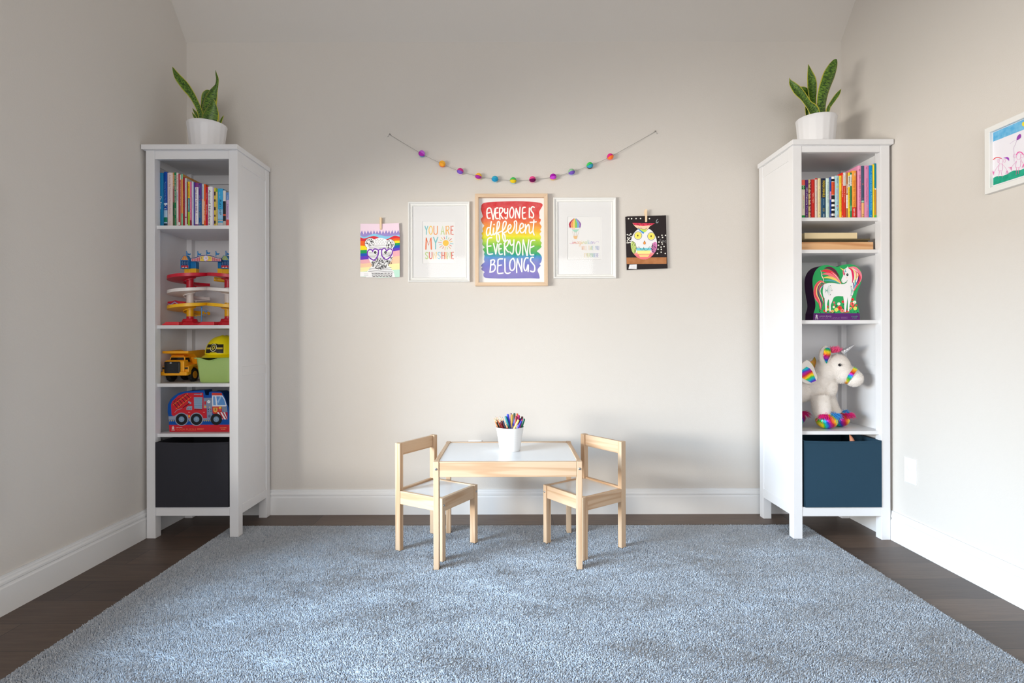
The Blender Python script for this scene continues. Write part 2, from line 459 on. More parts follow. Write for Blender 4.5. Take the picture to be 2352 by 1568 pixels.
# ------------------------------------------------------------------ the two tall bookcases
case_m = mat('white_lacquer', (226, 226, 228), 0.38, 0.45, bump=(60, 0.03, 0.001))
def bookcase(label, X0, X1, Y0, Y1, top, px0, px1, shelves, zb, zt, rail_z, feet):
    """body X0..X1, Y0..Y1; plate px0..px1; shelves = list of top heights; feet = bottoms of the front legs"""
    root = thing('bookcase', label, 'bookcase', ((X0 + X1) / 2, (Y0 + Y1) / 2, 0), group='tall white bookcases')
    PW = 0.044; g = 0.0006
    for (x, y, z) in ((X0, Y0, feet[0]), (X1 - PW, Y0, feet[1]), (X0, Y1 - PW, 0), (X1 - PW, Y1 - PW, 0)):
        MB().box(x, x + PW, y, y + PW, z, top - 0.026).build('leg', case_m, root, bevel=0.0015)
    b = MB(); b.box(px0, px1, Y0 - 0.015, Y1 + 0.002, top - 0.024, top); b.box(px0 + 0.006, px1 - 0.006, Y0 - 0.009, Y1, top - 0.027, top - 0.0242)
    b.build('top_panel', case_m, root, bevel=0.003)
    # front rails
    MB().box(X0 + PW + g, X1 - PW - g, Y0 + 0.002, Y0 + 0.024, zt, top - 0.027).build('top_rail', case_m, root, bevel=0.0012)
    MB().box(X0 + PW + g, X1 - PW - g, Y0 + 0.002, Y0 + 0.024, rail_z[0], rail_z[1]).build('bottom_rail', case_m, root, bevel=0.0012)
    # bottom board and inner top
    MB().box(X0 + 0.016, X1 - 0.016, Y0 + 0.0245, Y1 - 0.012, rail_z[1] - 0.018, rail_z[1] - 0.001).build('bottom_panel', case_m, root)
    MB().box(X0 + 0.016, X1 - 0.016, Y0 + 0.0245, Y1 - 0.012, top - 0.05, top - 0.03).build('ceiling_panel', case_m, root)
    # sides: recessed panel with rails
    for s, xo, xi in ((1, X0, X0 + 0.012), (-1, X1, X1 - 0.012)):
        a, bq = sorted((xo + s * 0.004, xi + s * 0.004))
        b = MB(); b.box(a, bq, Y0 + PW, Y1 - PW, rail_z[0] + 0.02, top - 0.04); b.build('side_panel', case_m, root)
        a, bq = sorted((xo + s * 0.0008, xo + s * 0.02))
        for ra, rb in ((rail_z[0], rail_z[0] + 0.047), (0.815, 0.862), (top - 0.088, top - 0.0275)):
            MB().box(a, bq, Y0 + PW + g, Y1 - PW - g, ra, rb).build('side_rail', case_m, root, bevel=0.0012)
    b = MB(); b.box(X0 + 0.014, X1 - 0.014, Y1 - 0.010, Y1 - 0.004, rail_z[0] + 0.01, top - 0.04)
    b.box(X0 + PW, X1 - PW, Y1 - 0.024, Y1 - 0.0102, top - 0.10, top - 0.05)
    b.build('back_panel', case_m, root)
    for z in shelves:
        MB().box(X0 + 0.0185, X1 - 0.0185, Y0 + 0.018, Y1 - 0.025, z - 0.0175, z).build('shelf', case_m, root, bevel=0.001)
    return root
LYF, LYB, LX0, LX1 = 2.720, 3.0775, -1.843, -1.381
RYF, RYB, CX0, CX1 = 2.675, 3.041, 1.3936, 1.8735
L_SH = (1.580, 1.0747, 0.779, 0.5245)
R_SH = (1.602, 1.442, 1.0895, 0.5365)
bookcase('tall white bookcase in the left corner holding toys and books', LX0, LX1, LYF, LYB, 1.980, -1.857, -1.376, L_SH, 0, 1.912, (0.113, 0.157), (0, 0.005))
bookcase('tall white bookcase in the right corner with a plush unicorn', CX0, CX1, RYF, RYB, 1.980, 1.386, 1.884, R_SH, 0, 1.922, (0.117, 0.162), (0.005, 0))

# ------------------------------------------------------------------ table and chairs
pw_x, pw_y, pw_z = wood('pine_along_x', 'x'), wood('pine_along_y', 'y'), wood('pine_along_z', 'z')
melamine = mat('white_melamine', (226, 228, 230), 0.22, 0.5)
steel = mat('zinc_bolt', (190, 195, 200), 0.3, 0.5, metal=1.0)
FLZ = 0.0055    # feet pressed into the pile
def bolt(parent, p, axis, r=0.0055):
    b = MB(); mt = Matrix.Rotation(PI / 2, 4, 'X') if axis == '-y' else Matrix.Rotation(PI / 2, 4, 'Y')
    b.lathe([(0.0, 0.0035), (r * 0.5, 0.0033), (r * 0.55, 0.002), (r * 0.62, 0.0034), (r * 0.9, 0.0025), (r, 0.0), (r, -0.002)], (0, 0, 0), 16, None, mt)
    o = b.build('bolt', steel, parent, local=True, smooth=True); o.location = p; return o
def table():
    X0, X1, Y0, Y1, Z = -0.3405, 0.3015, 2.324, 2.800, 0.471
    root = thing('childrens_table', 'low pine childrens table with a white inset top on the rug', 'table', ((X0 + X1) / 2, (Y0 + Y1) / 2, 0))
    lw, ld = 0.0235, 0.036
    for x in (X0, X1 - lw):
        for y in (Y0, Y1 - ld):
            leg = MB().box(x, x + lw, y, y + ld, FLZ, Z).build('leg', pw_z, root, bevel=0.0018)
            if y == Y0:
                bolt(leg, Vector((x + lw / 2, y, 0.440)) - root.location, '-y')
    MB().box(X0 + lw + 0.001, X1 - lw - 0.001, Y0 + 0.003, Y0 + 0.021, Z - 0.067, Z - 0.001).build('apron', pw_x, root, bevel=0.0015)
    MB().box(X0 + lw + 0.001, X1 - lw - 0.001, Y1 - 0.021, Y1 - 0.003, Z - 0.067, Z - 0.001).build('apron', pw_x, root, bevel=0.0015)
    for x in (X0 + 0.002, X1 - 0.020):
        MB().box(x, x + 0.018, Y0 + ld + 0.0005, Y1 - ld - 0.0005, Z - 0.067, Z - 0.001).build('apron', pw_y, root, bevel=0.0015)
    b = MB(); b.box(X0 + lw, X1 - lw, Y0 + 0.0212, Y1 - 0.0212, Z - 0.010, Z - 0.004)
    b.box(X0 + 0.0202, X0 + lw, Y0 + ld, Y1 - ld, Z - 0.010, Z - 0.004); b.box(X1 - lw, X1 - 0.0202, Y0 + ld, Y1 - ld, Z - 0.010, Z - 0.004)
    b.build('tabletop', melamine, root)
table()
def make_chair(label, loc, ang):
    "faces local +X; tall legs at -X"
    root = thing('childrens_chair', label, 'chair', (loc[0], loc[1], FLZ), ang, group='small pine chairs at the table')
    hs = 0.140; lw, ld = 0.024, 0.030; SH = 0.283; H = 0.505
    for sy in (-1, 1):
        y0, y1 = sorted((sy * hs, sy * (hs - lw)))
        # tall rear leg carries the backrest
        MB().box(-hs, -hs + ld, y0, y1, 0, H).build('leg', pw_z, root, local=True, bevel=0.0018)
        lg = MB().box(hs - ld, hs, y0, y1, 0, SH).build('leg', pw_z, root, local=True, bevel=0.0018)
        bolt(lg, (hs, (y0 + y1) / 2, SH - 0.032), 'x', 0.005)
    yi = hs - lw - 0.0006
    MB().box(-hs + 0.004, -hs + 0.020, -yi, yi, H - 0.060, H - 0.002).build('backrest', pw_y, root, local=True, bevel=0.0018)
    MB().box(hs - 0.022, hs - 0.004, -yi, yi, SH - 0.062, SH - 0.001).build('seat_rail', pw_y, root, local=True, bevel=0.0015)
    MB().box(-hs + 0.004, -hs + 0.020, -yi, yi, SH - 0.055, SH + 0.004).build('seat_rail', pw_y, root, local=True, bevel=0.0015)
    for sy in (-1, 1):
        y0, y1 = sorted((sy * (hs - 0.001), sy * (hs - 0.017)))
        MB().box(-hs + ld + 0.0006, hs - ld - 0.0006, y0, y1, SH - 0.062, SH - 0.001).build('seat_rail', pw_x, root, local=True, bevel=0.0015)
    b = MB(); b.box(-hs + 0.0205, hs - 0.0225, -yi, yi, SH - 0.012, SH - 0.005)
    for sy in (-1, 1):
        y0, y1 = sorted((sy * yi, sy * (hs - 0.0172)))
        b.box(-hs + ld + 0.001, hs - ld - 0.001, y0, y1, SH - 0.012, SH - 0.005)
    b.build('seat', melamine, root, local=True)
    return root
make_chair('small pine chair with white seat at the left side of the table', (-0.362, 2.597), math.radians(-30.5))
make_chair('small pine chair with white seat at the right side of the table', (0.346, 2.608), math.radians(180 + 36))

# ------------------------------------------------------------------ books
paper_m = mat('page_paper', (236, 228, 212), 0.8, 0.1)
def book(label, x0, x1, z0, z1, y, depth, bands, text=None, group=None, tilt=0):
    """bands: list of (fraction from, fraction to, rgb) from the top of the spine down; the first band's
    colour is the cover; text: list of (words, from, to, rgb, height share, across centre)"""
    x0 += 0.0004; x1 -= 0.0004
    W = x1 - x0; H = z1 - z0
    root = thing('book', label, 'book', ((x0 + x1) / 2, y + depth / 2, z0), group=group)
    cov = ink(bands[0][2], 0.45); t = min(0.0018, W * 0.16)
    b = MB()
    # rounded spine and two boards as one folded cover
    n = 6; outer = []; inner = []
    bulge = min(0.003, W * 0.16)
    for i in range(n + 1):
        u = -1 + 2 * i / n
        outer.append((x0 + W / 2 + u * W / 2, y + bulge * (u * u)))
    prof = [(x0, y + depth)] + outer + [(x1, y + depth), (x1 - t, y + depth)] + [(x0 + W / 2 + (p[0] - x0 - W / 2) * (1 - 2 * t / W), p[1] + t) for p in reversed(outer)] + [(x0 + t, y + depth)]
    b.prism(prof, lambda a, c: Vector((a, c, z1)), lambda a, c: Vector((a, c, z0)), cov)
    def sp(u, v, d=0):           # spine surface: u across 0..1, v down from the top 0..1
        q = -1 + 2 * u
        return Vector((x0 + W * u, y + bulge * q * q - d - 0.0001, z1 - H * v))
    for i, (a, c, rgb) in enumerate(bands[1:]):
        lay = 1 if len(bands[0]) == 3 else 1
        for k in range(n):
            b.poly([sp(k / n, c, 0.0002 * (1 + i * 0.5)), sp((k + 1) / n, c, 0.0002 * (1 + i * 0.5)), sp((k + 1) / n, a, 0.0002 * (1 + i * 0.5)), sp(k / n, a, 0.0002 * (1 + i * 0.5))], ink(rgb, 0.45))
    for wds, a, c, rgb, hs, mid in (text or []):
        # read from top to bottom: the letters' tops point right
        put_text(b, wds, lambda u, v, d: sp(mid + (v - 0.5) * hs, a + (c - a) * u, 0.0004 + 0.00015 * len(bands)), ink(rgb, 0.5))
    b.build('cover', cov, root)
    MB().box(x0 + t + 0.0003, x1 - t - 0.0003, y + 0.006, y + depth - 0.004, z0 + 0.003, z1 - 0.003).build('pages', paper_m, root)
    return root

def shelf_books(rows, m, z0, y, shelf_words, group):
    for r in rows:
        cx0, cx1, top, depth, label, bands, text = r
        a = m(cx0, top); c = m(cx1, top)
        book(label, a.x, c.x, z0 + 0.0004, a.z, y, depth, bands, text, group)

W_ = (245, 242, 238)
ml = crop_map(340, 360, 7.84, 2.7655)
LB = [
 (168,275,288,.20,'thick teal-blue picture book, first at the left end of the row',[(0,1,(0,118,170))],[('Dr. Seuss',.44,.68,W_,.42,.5)]),
 (278,343,268,.21,'royal blue picture book with a pale lower spine, next to the teal one',[(0,1,(0,66,158)),(.57,.6,(200,215,235)),(.7,1,(160,190,215)),(.83,.92,(0,120,90)),(.94,1,(10,50,70))],[('Tommy and the Sun',.18,.55,(130,170,215),.4,.5),('K S',.6,.69,W_,.55,.5)]),
 (343,442,285,.20,'thick pale pink treasury book with brown spine lettering',[(0,1,(228,208,206))],[('A Great Big Treasury of Beatrix Potter',.04,.78,(186,140,130),.26,.52),('Potter',.9,.98,(190,160,150),.2,.52)]),
 (442,470,283,.19,'thin book with a tan upper and dark green lower spine',[(0,1,(196,140,88)),(.25,.55,(150,90,90)),(.55,1,(60,84,50)),(.6,.8,(20,70,45))],[('LITTLE RED',.05,.3,(240,205,160),.5,.5)]),
 (470,505,280,.19,'thin dark green book with white spine lettering',[(0,1,(0,124,72))],[('AND THE GREEN GRASS GREW',.05,.56,W_,.5,.5),('All Around',.66,.78,W_,.4,.5),('Scholastic',.85,.97,(180,220,190),.3,.5)]),
 (505,543,288,.19,'thin cream white book with red and blue lettering beside the green one',[(0,1,(226,216,212))],[('THE MIXED-UP',.04,.33,(190,70,70),.45,.5),('CHAMELEON',.35,.52,(50,120,190),.45,.5),('Carle',.85,.95,(190,110,110),.35,.5)]),
 (543,572,305,.19,'thin raspberry red book behind a cream one',[(0,1,(184,52,66)),(.92,.97,W_)],None),
 (572,592,320,.19,'very thin pinkish tan book between red and orange spines',[(0,1,(196,112,100)),(0,.1,(235,215,200))],[('CORDUROY',.15,.6,(240,200,180),.6,.5)]),
 (592,625,308,.19,'thin orange-tan book with mint green at the top and bottom of its spine',[(0,1,(226,160,84)),(0,.1,(120,196,160)),(.75,1,(130,196,150))],None),
 (625,660,368,.18,'crimson book with faint gold lettering, a step lower than the orange-tan one',[(0,1,(160,26,52))],[('Clifford at the Circus',.28,.74,(210,120,110),.4,.5)]),
 (660,692,382,.18,'thin light grey book right of the crimson one',[(0,1,(214,216,216)),(.8,.815,(30,30,30))],[('One Fine Day in the Woods',.1,.6,(150,150,150),.35,.5)]),
 (692,712,450,.17,'very thin brick red book left of the yellow and teal spine',[(0,1,(156,62,50)),(.95,1,W_)],None),
 (712,750,445,.17,'thin book with yellow, teal and lime bands down the spine',[(0,1,(238,206,40)),(.37,.67,(0,140,140)),(.67,1,(160,200,50))],[('A VERY HUNGRY',.05,.35,(60,60,40),.4,.5),('GOOD NIGHT',.4,.65,(230,240,240),.4,.5)]),
 (750,780,450,.17,'thin hot pink book with a dark red foot',[(0,1,(236,110,158)),(.86,1,(150,20,60))],[('Pinkalicious day out',.35,.8,(250,200,220),.4,.5)]),
 (782,818,445,.17,'thin pale blue-grey book right of the hot pink one',[(0,1,(206,212,226))],[('Noisy Night',.35,.6,(160,160,180),.3,.5)]),
 (818,840,455,.17,'thin violet-blue book left of the white bible',[(0,1,(70,62,156))],None),
 (840,903,465,.17,'white childrens bible with purple ends on its spine',[(0,1,(240,236,240)),(0,.1,(128,50,130)),(.95,1,(128,50,120))],[('Flap and Tab BIBLE',.12,.7,(110,40,120),.5,.5),('Zondervan',.75,.9,(120,60,130),.18,.5)]),
 (903,963,475,.17,'book with a purple upper and deep blue lower spine',[(0,1,(84,54,140)),(.4,1,(26,84,150))],[('the',.05,.12,(180,160,210),.25,.5),('my first Bedtime',.28,.64,(120,180,220),.36,.5),('storybook',.66,.8,(190,205,90),.26,.5),('Tiger',.9,.97,(200,210,220),.25,.5)]),
 (965,1003,490,.16,'thin pale blue and peach book with a dark foot',[(0,1,(196,212,220)),(.35,1,(240,206,176)),(.95,1,(30,50,30))],[('HELLO LITTLE ONE',.05,.35,(70,120,150),.35,.5)]),
 (1003,1036,492,.16,'bright orange book with white spine lettering',[(0,1,(240,96,30))],[('MARCUS SAYS MORE',.4,.86,W_,.5,.5)]),
 (1036,1072,540,.16,'crimson-magenta book between the orange and the wide white one',[(0,1,(184,8,64))],[('A Toy Box',.15,.32,(240,190,200),.4,.5),('Sandra',.45,.7,(240,210,210),.45,.5)]),
 (1072,1160,535,.16,'wide white book with big black lettering on its spine',[(0,1,(240,240,242))],[('Animal Numbers',.08,.96,(40,46,52),.42,.42)]),
 (1160,1186,550,.15,'thin lavender book right of the wide white one',[(0,1,(196,180,212))],None),
 (1186,1215,558,.15,'thin yellow book speckled with black',[(0,1,(226,200,70)),(.1,.2,(70,60,40)),(.3,.36,(90,80,40)),(.5,.58,(60,50,30)),(.7,.75,(110,90,40)),(.85,.93,(60,50,30))],None),
 (1215,1249,575,.15,'thin tan book with a lime green top',[(0,1,(222,202,130)),(0,.08,(126,180,50))],[('WHERE IS BABY',.3,.75,(190,160,90),.4,.5)]),
 (1250,1343,570,.15,'wide sky-blue picture book with dark scribbled lettering',[(0,1,(60,172,226)),(.55,.8,(150,200,235)),(.82,.86,(190,190,195)),(.9,.97,(200,200,206))],[('PLAY SHIP',.3,.7,(20,60,100),.4,.55),('~ ~',.1,.25,W_,.4,.5)]),
 (1345,1397,605,.15,'black and white book next to the sky-blue one',[(0,1,(228,228,226)),(.3,1,(34,34,40)),(.66,.7,(230,90,60)),(.85,.98,(190,185,175))],None),
 (1400,1472,640,.15,'lilac book with a blue top and red foot, last beside the right post',[(0,1,(206,182,222)),(0,.22,(104,150,214)),(.8,1,(222,84,80))],[('Love',.1,.2,W_,.3,.45),('Clementine',.34,.74,(130,80,140),.36,.45)]),
]
shelf_books(LB, ml, L_SH[0], 2.7655, '', 'childrens books on the top shelf of the left bookcase')

mr = crop_map(1830, 360, 10.226, 2.705)
RB = [
 (92,117,555,.15,'very thin plum book at the left end of the row',[(0,1,(84,8,70))],None),
 (118,201,540,.16,'cream book with a coral top and green squares on the spine',[(0,1,(226,218,198)),(0,.14,(238,104,86)),(.15,.25,(20,140,50)),(.93,1,(20,150,60))],[('o',.165,.23,(250,240,235),.45,.5),('FIVE',.42,.52,(220,110,90),.34,.5),('LITTLE PEAS',.54,.76,(120,180,110),.3,.5)]),
 (204,276,538,.16,'purple book with white lettering near the left end',[(0,1,(92,40,120))],[('ABCs of Engineering',.2,.66,W_,.42,.5),('Ferrie',.7,.9,(210,190,220),.3,.5),('o',.93,.97,(200,205,110),.5,.5)]),
 (277,320,530,.16,'tan book patterned with darker gold specks',[(0,1,(206,182,124)),(.1,.13,(130,100,50)),(.22,.26,(150,120,60)),(.35,.38,(120,90,50)),(.5,.53,(150,120,60)),(.66,.7,(120,90,50)),(.82,.85,(150,120,60))],None),
 (321,345,535,.16,'thin maroon book edged with white dots',[(0,1,(140,16,50))],[('. . . . . . . . . . . .',.03,.97,W_,1.6,.75)]),
 (346,426,530,.16,'plain brick red book left of the pale pink ones',[(0,1,(196,36,26))],[('Higher, Higher',.35,.62,(235,190,170),.3,.5)]),
 (429,494,503,.16,'pale pink-grey book with a red cap and small hearts',[(0,1,(214,198,190)),(0,.03,(196,36,36))],[('Guess',.07,.18,(180,150,140),.3,.5),('v',.22,.26,(196,90,90),.5,.5),('Good Night I Love You',.32,.74,(160,140,140),.3,.5),('v',.8,.83,(196,90,90),.5,.5)]),
 (500,572,503,.16,'cream yellow book with a small red heart on the spine',[(0,1,(222,208,160))],[('Love',.06,.2,(190,170,110),.3,.5),('v',.28,.31,(180,50,40),.5,.5),('I Love You Through and Through',.33,.86,(196,150,80),.3,.5),('v',.89,.92,(110,40,40),.5,.5)]),
 (573,687,503,.17,'thick navy and dark teal book with yellow capital lettering',[(0,1,(22,34,62)),(.5,1,(30,74,106))],[('INDESCRIBABLE',.06,.48,(232,204,30),.5,.55),('100 DEVOTIONS',.52,.68,(150,180,190),.22,.5),('GOD',.75,.84,(170,160,60),.4,.5),('KIDS',.9,.98,(210,225,230),.3,.5)]),
 (688,778,500,.17,'pale aqua book right of the navy one',[(0,1,(196,218,212))],[('If I Could Keep You Little',.1,.62,(60,100,110),.26,.55),('Marianne',.72,.9,(130,170,150),.2,.55)]),
 (779,816,480,.17,'thin blue and pink book left of the striped spine',[(0,1,(28,66,156)),(.35,.55,(214,150,196)),(.88,1,(30,60,140))],[('HELLO',.02,.12,(150,190,240),.4,.5),('Rapunzel',.38,.55,(110,60,150),.5,.5),('Bks',.9,.97,W_,.4,.5)]),
 (817,896,465,.17,'black and white striped book with an orange label',[(0,1,(22,22,24)),(0,.055,W_),(.115,.45,W_),(.125,.44,(222,84,40)),(.55,.61,W_),(.67,.72,W_),(.785,.825,W_),(.895,.95,W_)],[('BABY ANIMALS',.15,.42,(190,50,30),.5,.5),('O',.9,.94,(150,60,50),.35,.5)]),
 (903,1003,440,.18,'light blue book with small coloured pictures and lettering',[(0,1,(166,204,216))],[('merum',.05,.18,(60,100,110),.35,.55),('o',.24,.29,(180,205,60),.7,.55),('Little Lamb',.32,.57,(190,130,180),.4,.5),('B',.62,.67,(150,180,190),.4,.55),('o',.7,.75,(200,20,90),.55,.55),('~',.78,.83,(30,130,80),.8,.6),('O',.93,.98,(210,80,110),.4,.55)]),
 (1004,1060,440,.18,'bright yellow book beside the light blue one',[(0,1,(246,200,50))],[('my first',.05,.17,(80,60,30),.3,.5),('COUNTING COLORS AND SHAPES',.36,.85,(110,70,20),.34,.6)]),
 (1061,1092,370,.19,'thin scarlet book with white lettering left of the white-topped one',[(0,1,(232,44,30)),(.05,.25,(240,120,90))],[('A Treasury for Kids',.22,.54,W_,.6,.5),('8',.95,.98,W_,.5,.5)]),
 (1093,1162,370,.19,'red book with a white top third on its spine',[(0,1,(206,54,34)),(0,.29,(222,220,216))],[('Fairytales',.07,.28,(130,130,130),.26,.5),('Funny Treasury',.33,.66,(236,180,150),.36,.5)]),
 (1163,1208,370,.19,'brown book with a white lower panel',[(0,1,(176,120,78)),(.25,.47,(196,150,120)),(.49,.785,W_),(.475,.485,(200,60,60))],[('Five Silly',.27,.45,W_,.5,.5),('Goodnight Construction',.5,.77,(170,90,80),.4,.5)]),
 (1209,1257,370,.19,'thin yellow book with a white scribbled upper spine',[(0,1,(246,212,50)),(.07,.32,(226,224,210))],[('BIG Z',.1,.3,(50,50,50),.5,.5),('One fish two fish red fish blue fish',.35,.79,(90,70,20),.42,.5),('Dr.',.86,.93,(200,150,40),.4,.5)]),
 (1258,1298,375,.19,'thin green book with a white scribbled upper spine',[(0,1,(36,132,84)),(.04,.29,(226,226,220)),(.73,.85,(90,180,130))],[('LOVE Z',.1,.26,(50,60,50),.5,.5),('SALLY BAKES',.38,.61,(10,70,50),.5,.5)]),
 (1300,1404,325,.19,'wide orange book with a red foot and brown lettering',[(0,1,(240,158,60)),(.775,1,(216,44,28))],[('*',.05,.12,(225,225,215),.6,.5),('Stories for 1 Year Olds',.21,.76,(204,110,30),.46,.5),('tiger tales',.8,.97,W_,.32,.5)]),
 (1436,1522,205,.20,'tall pink book, the first of the two pink ones',[(0,1,(228,150,184))],[('o',.07,.11,(120,50,50),.5,.5),('GIRL POWER: 5-MINUTE STORIES',.18,.86,(190,20,110),.42,.52)]),
 (1523,1588,210,.20,'slate blue and peach book between the two tall pink ones',[(0,1,(66,90,112)),(.67,.7,(150,200,170)),(.71,1,(236,178,120))],[('o',.34,.37,(226,130,60),.5,.5),('FAVORITE STORIES',.39,.6,(40,60,80),.3,.5),('o',.62,.64,(220,110,90),.4,.5),('B Z',.93,.99,(120,80,60),.5,.5)]),
 (1590,1702,205,.20,'wide pink book left of the bright blue one',[(0,1,(214,138,180))],[('o',.03,.07,(170,60,130),.4,.5),('5-Minute Princess Stories',.25,.7,(186,80,140),.32,.5),('B',.76,.81,(190,190,205),.35,.6),('Disney',.87,.95,(180,80,130),.2,.55)]),
 (1704,1786,200,.20,'bright blue book left of the thin yellow one',[(0,1,(0,136,200))],[('*',.11,.14,(200,220,120),.3,.5),('Curious George 5-Minute Stories',.18,.86,(150,225,235),.36,.55),('r',.95,.98,W_,.25,.5)]),
 (1787,1828,175,.20,'thin yellow book near the right end of the row',[(0,1,(246,214,40))],[('PICTURE WORD BOOK',.3,.7,(230,150,30),.5,.6)]),
 (1829,1868,155,.20,'thin book with a teal upper and ochre lower spine at the right end',[(0,1,(0,128,150)),(.46,1,(200,140,40)),(.46,.48,W_),(.95,1,(80,190,70))],None),
]
shelf_books(RB, mr, R_SH[0], 2.705, '', 'childrens books on the top shelf of the right bookcase')

# ------------------------------------------------------------------ flat things on the second shelf, right
m2 = crop_map(1830, 500, 6.03, 2.72)
z = R_SH[1] + 0.0004
a = m2(20, 340); c = m2(1045, 440)
x0, x1, zt = a.x, c.x, a.z
o = tag(MB().box(x0, x1, 2.712, 2.95, z, zt).build('wooden_board', wood('honey_pine', 'x', (226, 182, 136), (196, 140, 94)), base=((x0 + x1) / 2, 2.83, z), bevel=0.001), 'thick flat pine box lying at the bottom of the shelf stack', 'box', 'flat things on the second shelf')
d = m2(1008, 290); mid = zt + (d.z - zt) * 0.5
dk = mat('dark_olive_card', (78, 66, 44), 0.6, 0.3)
tag(MB().box(x0 + 0.01, d.x - 0.006, 2.722, 2.94, zt + 0.0003, mid - 0.0002).build('folder', dk, base=((x0 + x1) / 2, 2.83, zt), bevel=0.001), 'thin dark brown folder lying directly on the pine box', 'folder', 'flat things on the second shelf')
tag(MB().box(x0 + 0.004, d.x, 2.716, 2.945, mid + 0.0002, d.z).build('folder', mat('dark_olive_card_2', (92, 80, 54), 0.6, 0.3), base=((x0 + x1) / 2, 2.83, mid), bevel=0.001), 'thin olive brown folder under the small cream box', 'folder', 'flat things on the second shelf')
e = m2(108, 207); e2 = m2(838, 290)
b = MB(); b.box(e.x, e2.x, 2.72, 2.90, d.z + 0.0004, e.z - 0.0)
tag(b.build('cream_box', mat('cream_box_card', (224, 205, 164), 0.6, 0.25, bump=(90, 0.1, 0.0005)), base=((e.x + e2.x) / 2, 2.81, d.z), bevel=0.001), 'small flat cream box on top of the shelf stack', 'box', 'flat things on the second shelf')

# ------------------------------------------------------------------ fabric storage boxes
fab_l = mat('charcoal_fabric', (52, 52, 58), 0.92, 0.15, bump=(700, 0.35, 0.0008))
fab_r = mat('grey_fabric_blue_lit', (40, 66, 84), 0.92, 0.15, bump=(700, 0.35, 0.0008))  # dark grey cloth like the left box, bluish light put into its colour
def storage_box(label, x0, x1, y0, y1, z0, z1, m):
    root = thing('storage_box', label, 'storage box', ((x0 + x1) / 2, (y0 + y1) / 2, z0), group='fabric storage boxes')
    t = 0.006; sg = 0.004
    # front cloth panel sags slightly at its top edge and bulges forward
    def front(yb, s):
        v = []; f = []
        nx, nz = 14, 10
        for j in range(nz + 1):
            for i in range(nx + 1):
                u, w = i / nx, j / nz
                bul = 0.006 * math.sin(PI * u) * math.sin(PI * w)
                zz = z0 + (z1 - z0) * w - (sg * math.sin(PI * u) * w ** 4)
                v.append((x0 + (x1 - x0) * u, yb - bul * s, zz))
        for j in range(nz):
            for i in range(nx):
                k = j * (nx + 1) + i
                f.append((k, k + 1, k + nx + 2, k + nx + 1) if s > 0 else (k, k + nx + 1, k + nx + 2, k + 1))
        return v, f
    b = MB(); v, f = front(y0, 1); b.add(v, f); v2 = [(p[0], p[1] + t, p[2]) for p in v]; b.add(v2, [tuple(reversed(q)) for q in f])
    n = 15
    for i in range(14): b.add([v[150 + i], v[151 + i], v2[151 + i], v2[150 + i]], [(0, 1, 2, 3)])
    b.build('front_panel', m, root)
    b = MB(); b.box(x0, x0 + t, y0 + t, y1, z0, z1); b.box(x1 - t, x1, y0 + t, y1, z0, z1); b.box(x0 + t, x1 - t, y1 - t, y1, z0, z1); b.box(x0 + t, x1 - t, y0 + t, y1 - t, z0, z0 + t)
    b.build('box_body', m, root, bevel=0.0015)
    # stitched hem along the top edge
    b = MB(); k = 14
    pts = [(p[0], p[1] - 0.0006, p[2] - 0.010) for p in v[150:165]]
    b.tube(pts, 0.0006, 5); b.build('hem_seam', m, root)
    return root
storage_box('charcoal fabric storage box at the foot of the left bookcase', -1.796, -1.428, 2.716, 3.04, 0.1575, 0.4855, fab_l)
bx = storage_box('dark grey fabric storage box with bluish light in its colour at the foot of the right bookcase', 1.449, 1.8275, 2.671, 3.00, 0.1625, 0.4925, fab_r)
b = MB(); p = P(1955, 1002, 2.74)
b.tube([(p.x + 0.024, 2.76, 0.45), (p.x + 0.012, 2.755, 0.485), (p.x + 0.002, 2.75, 0.502), (p.x - 0.003, 2.748, 0.509)], [0.016, 0.010, 0.005, 0.001], 10)
b.tube([(p.x + 0.024, 2.76, 0.45), (p.x + 0.026, 2.78, 0.3), (p.x + 0.02, 2.80, 0.172)], [0.016, 0.03, 0.02], 12)
tag(b.build('toy', mat('peach_plush', (222, 152, 120), 0.8, 0.2), base=(p.x + 0.02, 2.77, 0.172), smooth=True), 'peach pointed toy tip poking out of the bluish-lit grey storage box', 'toy')

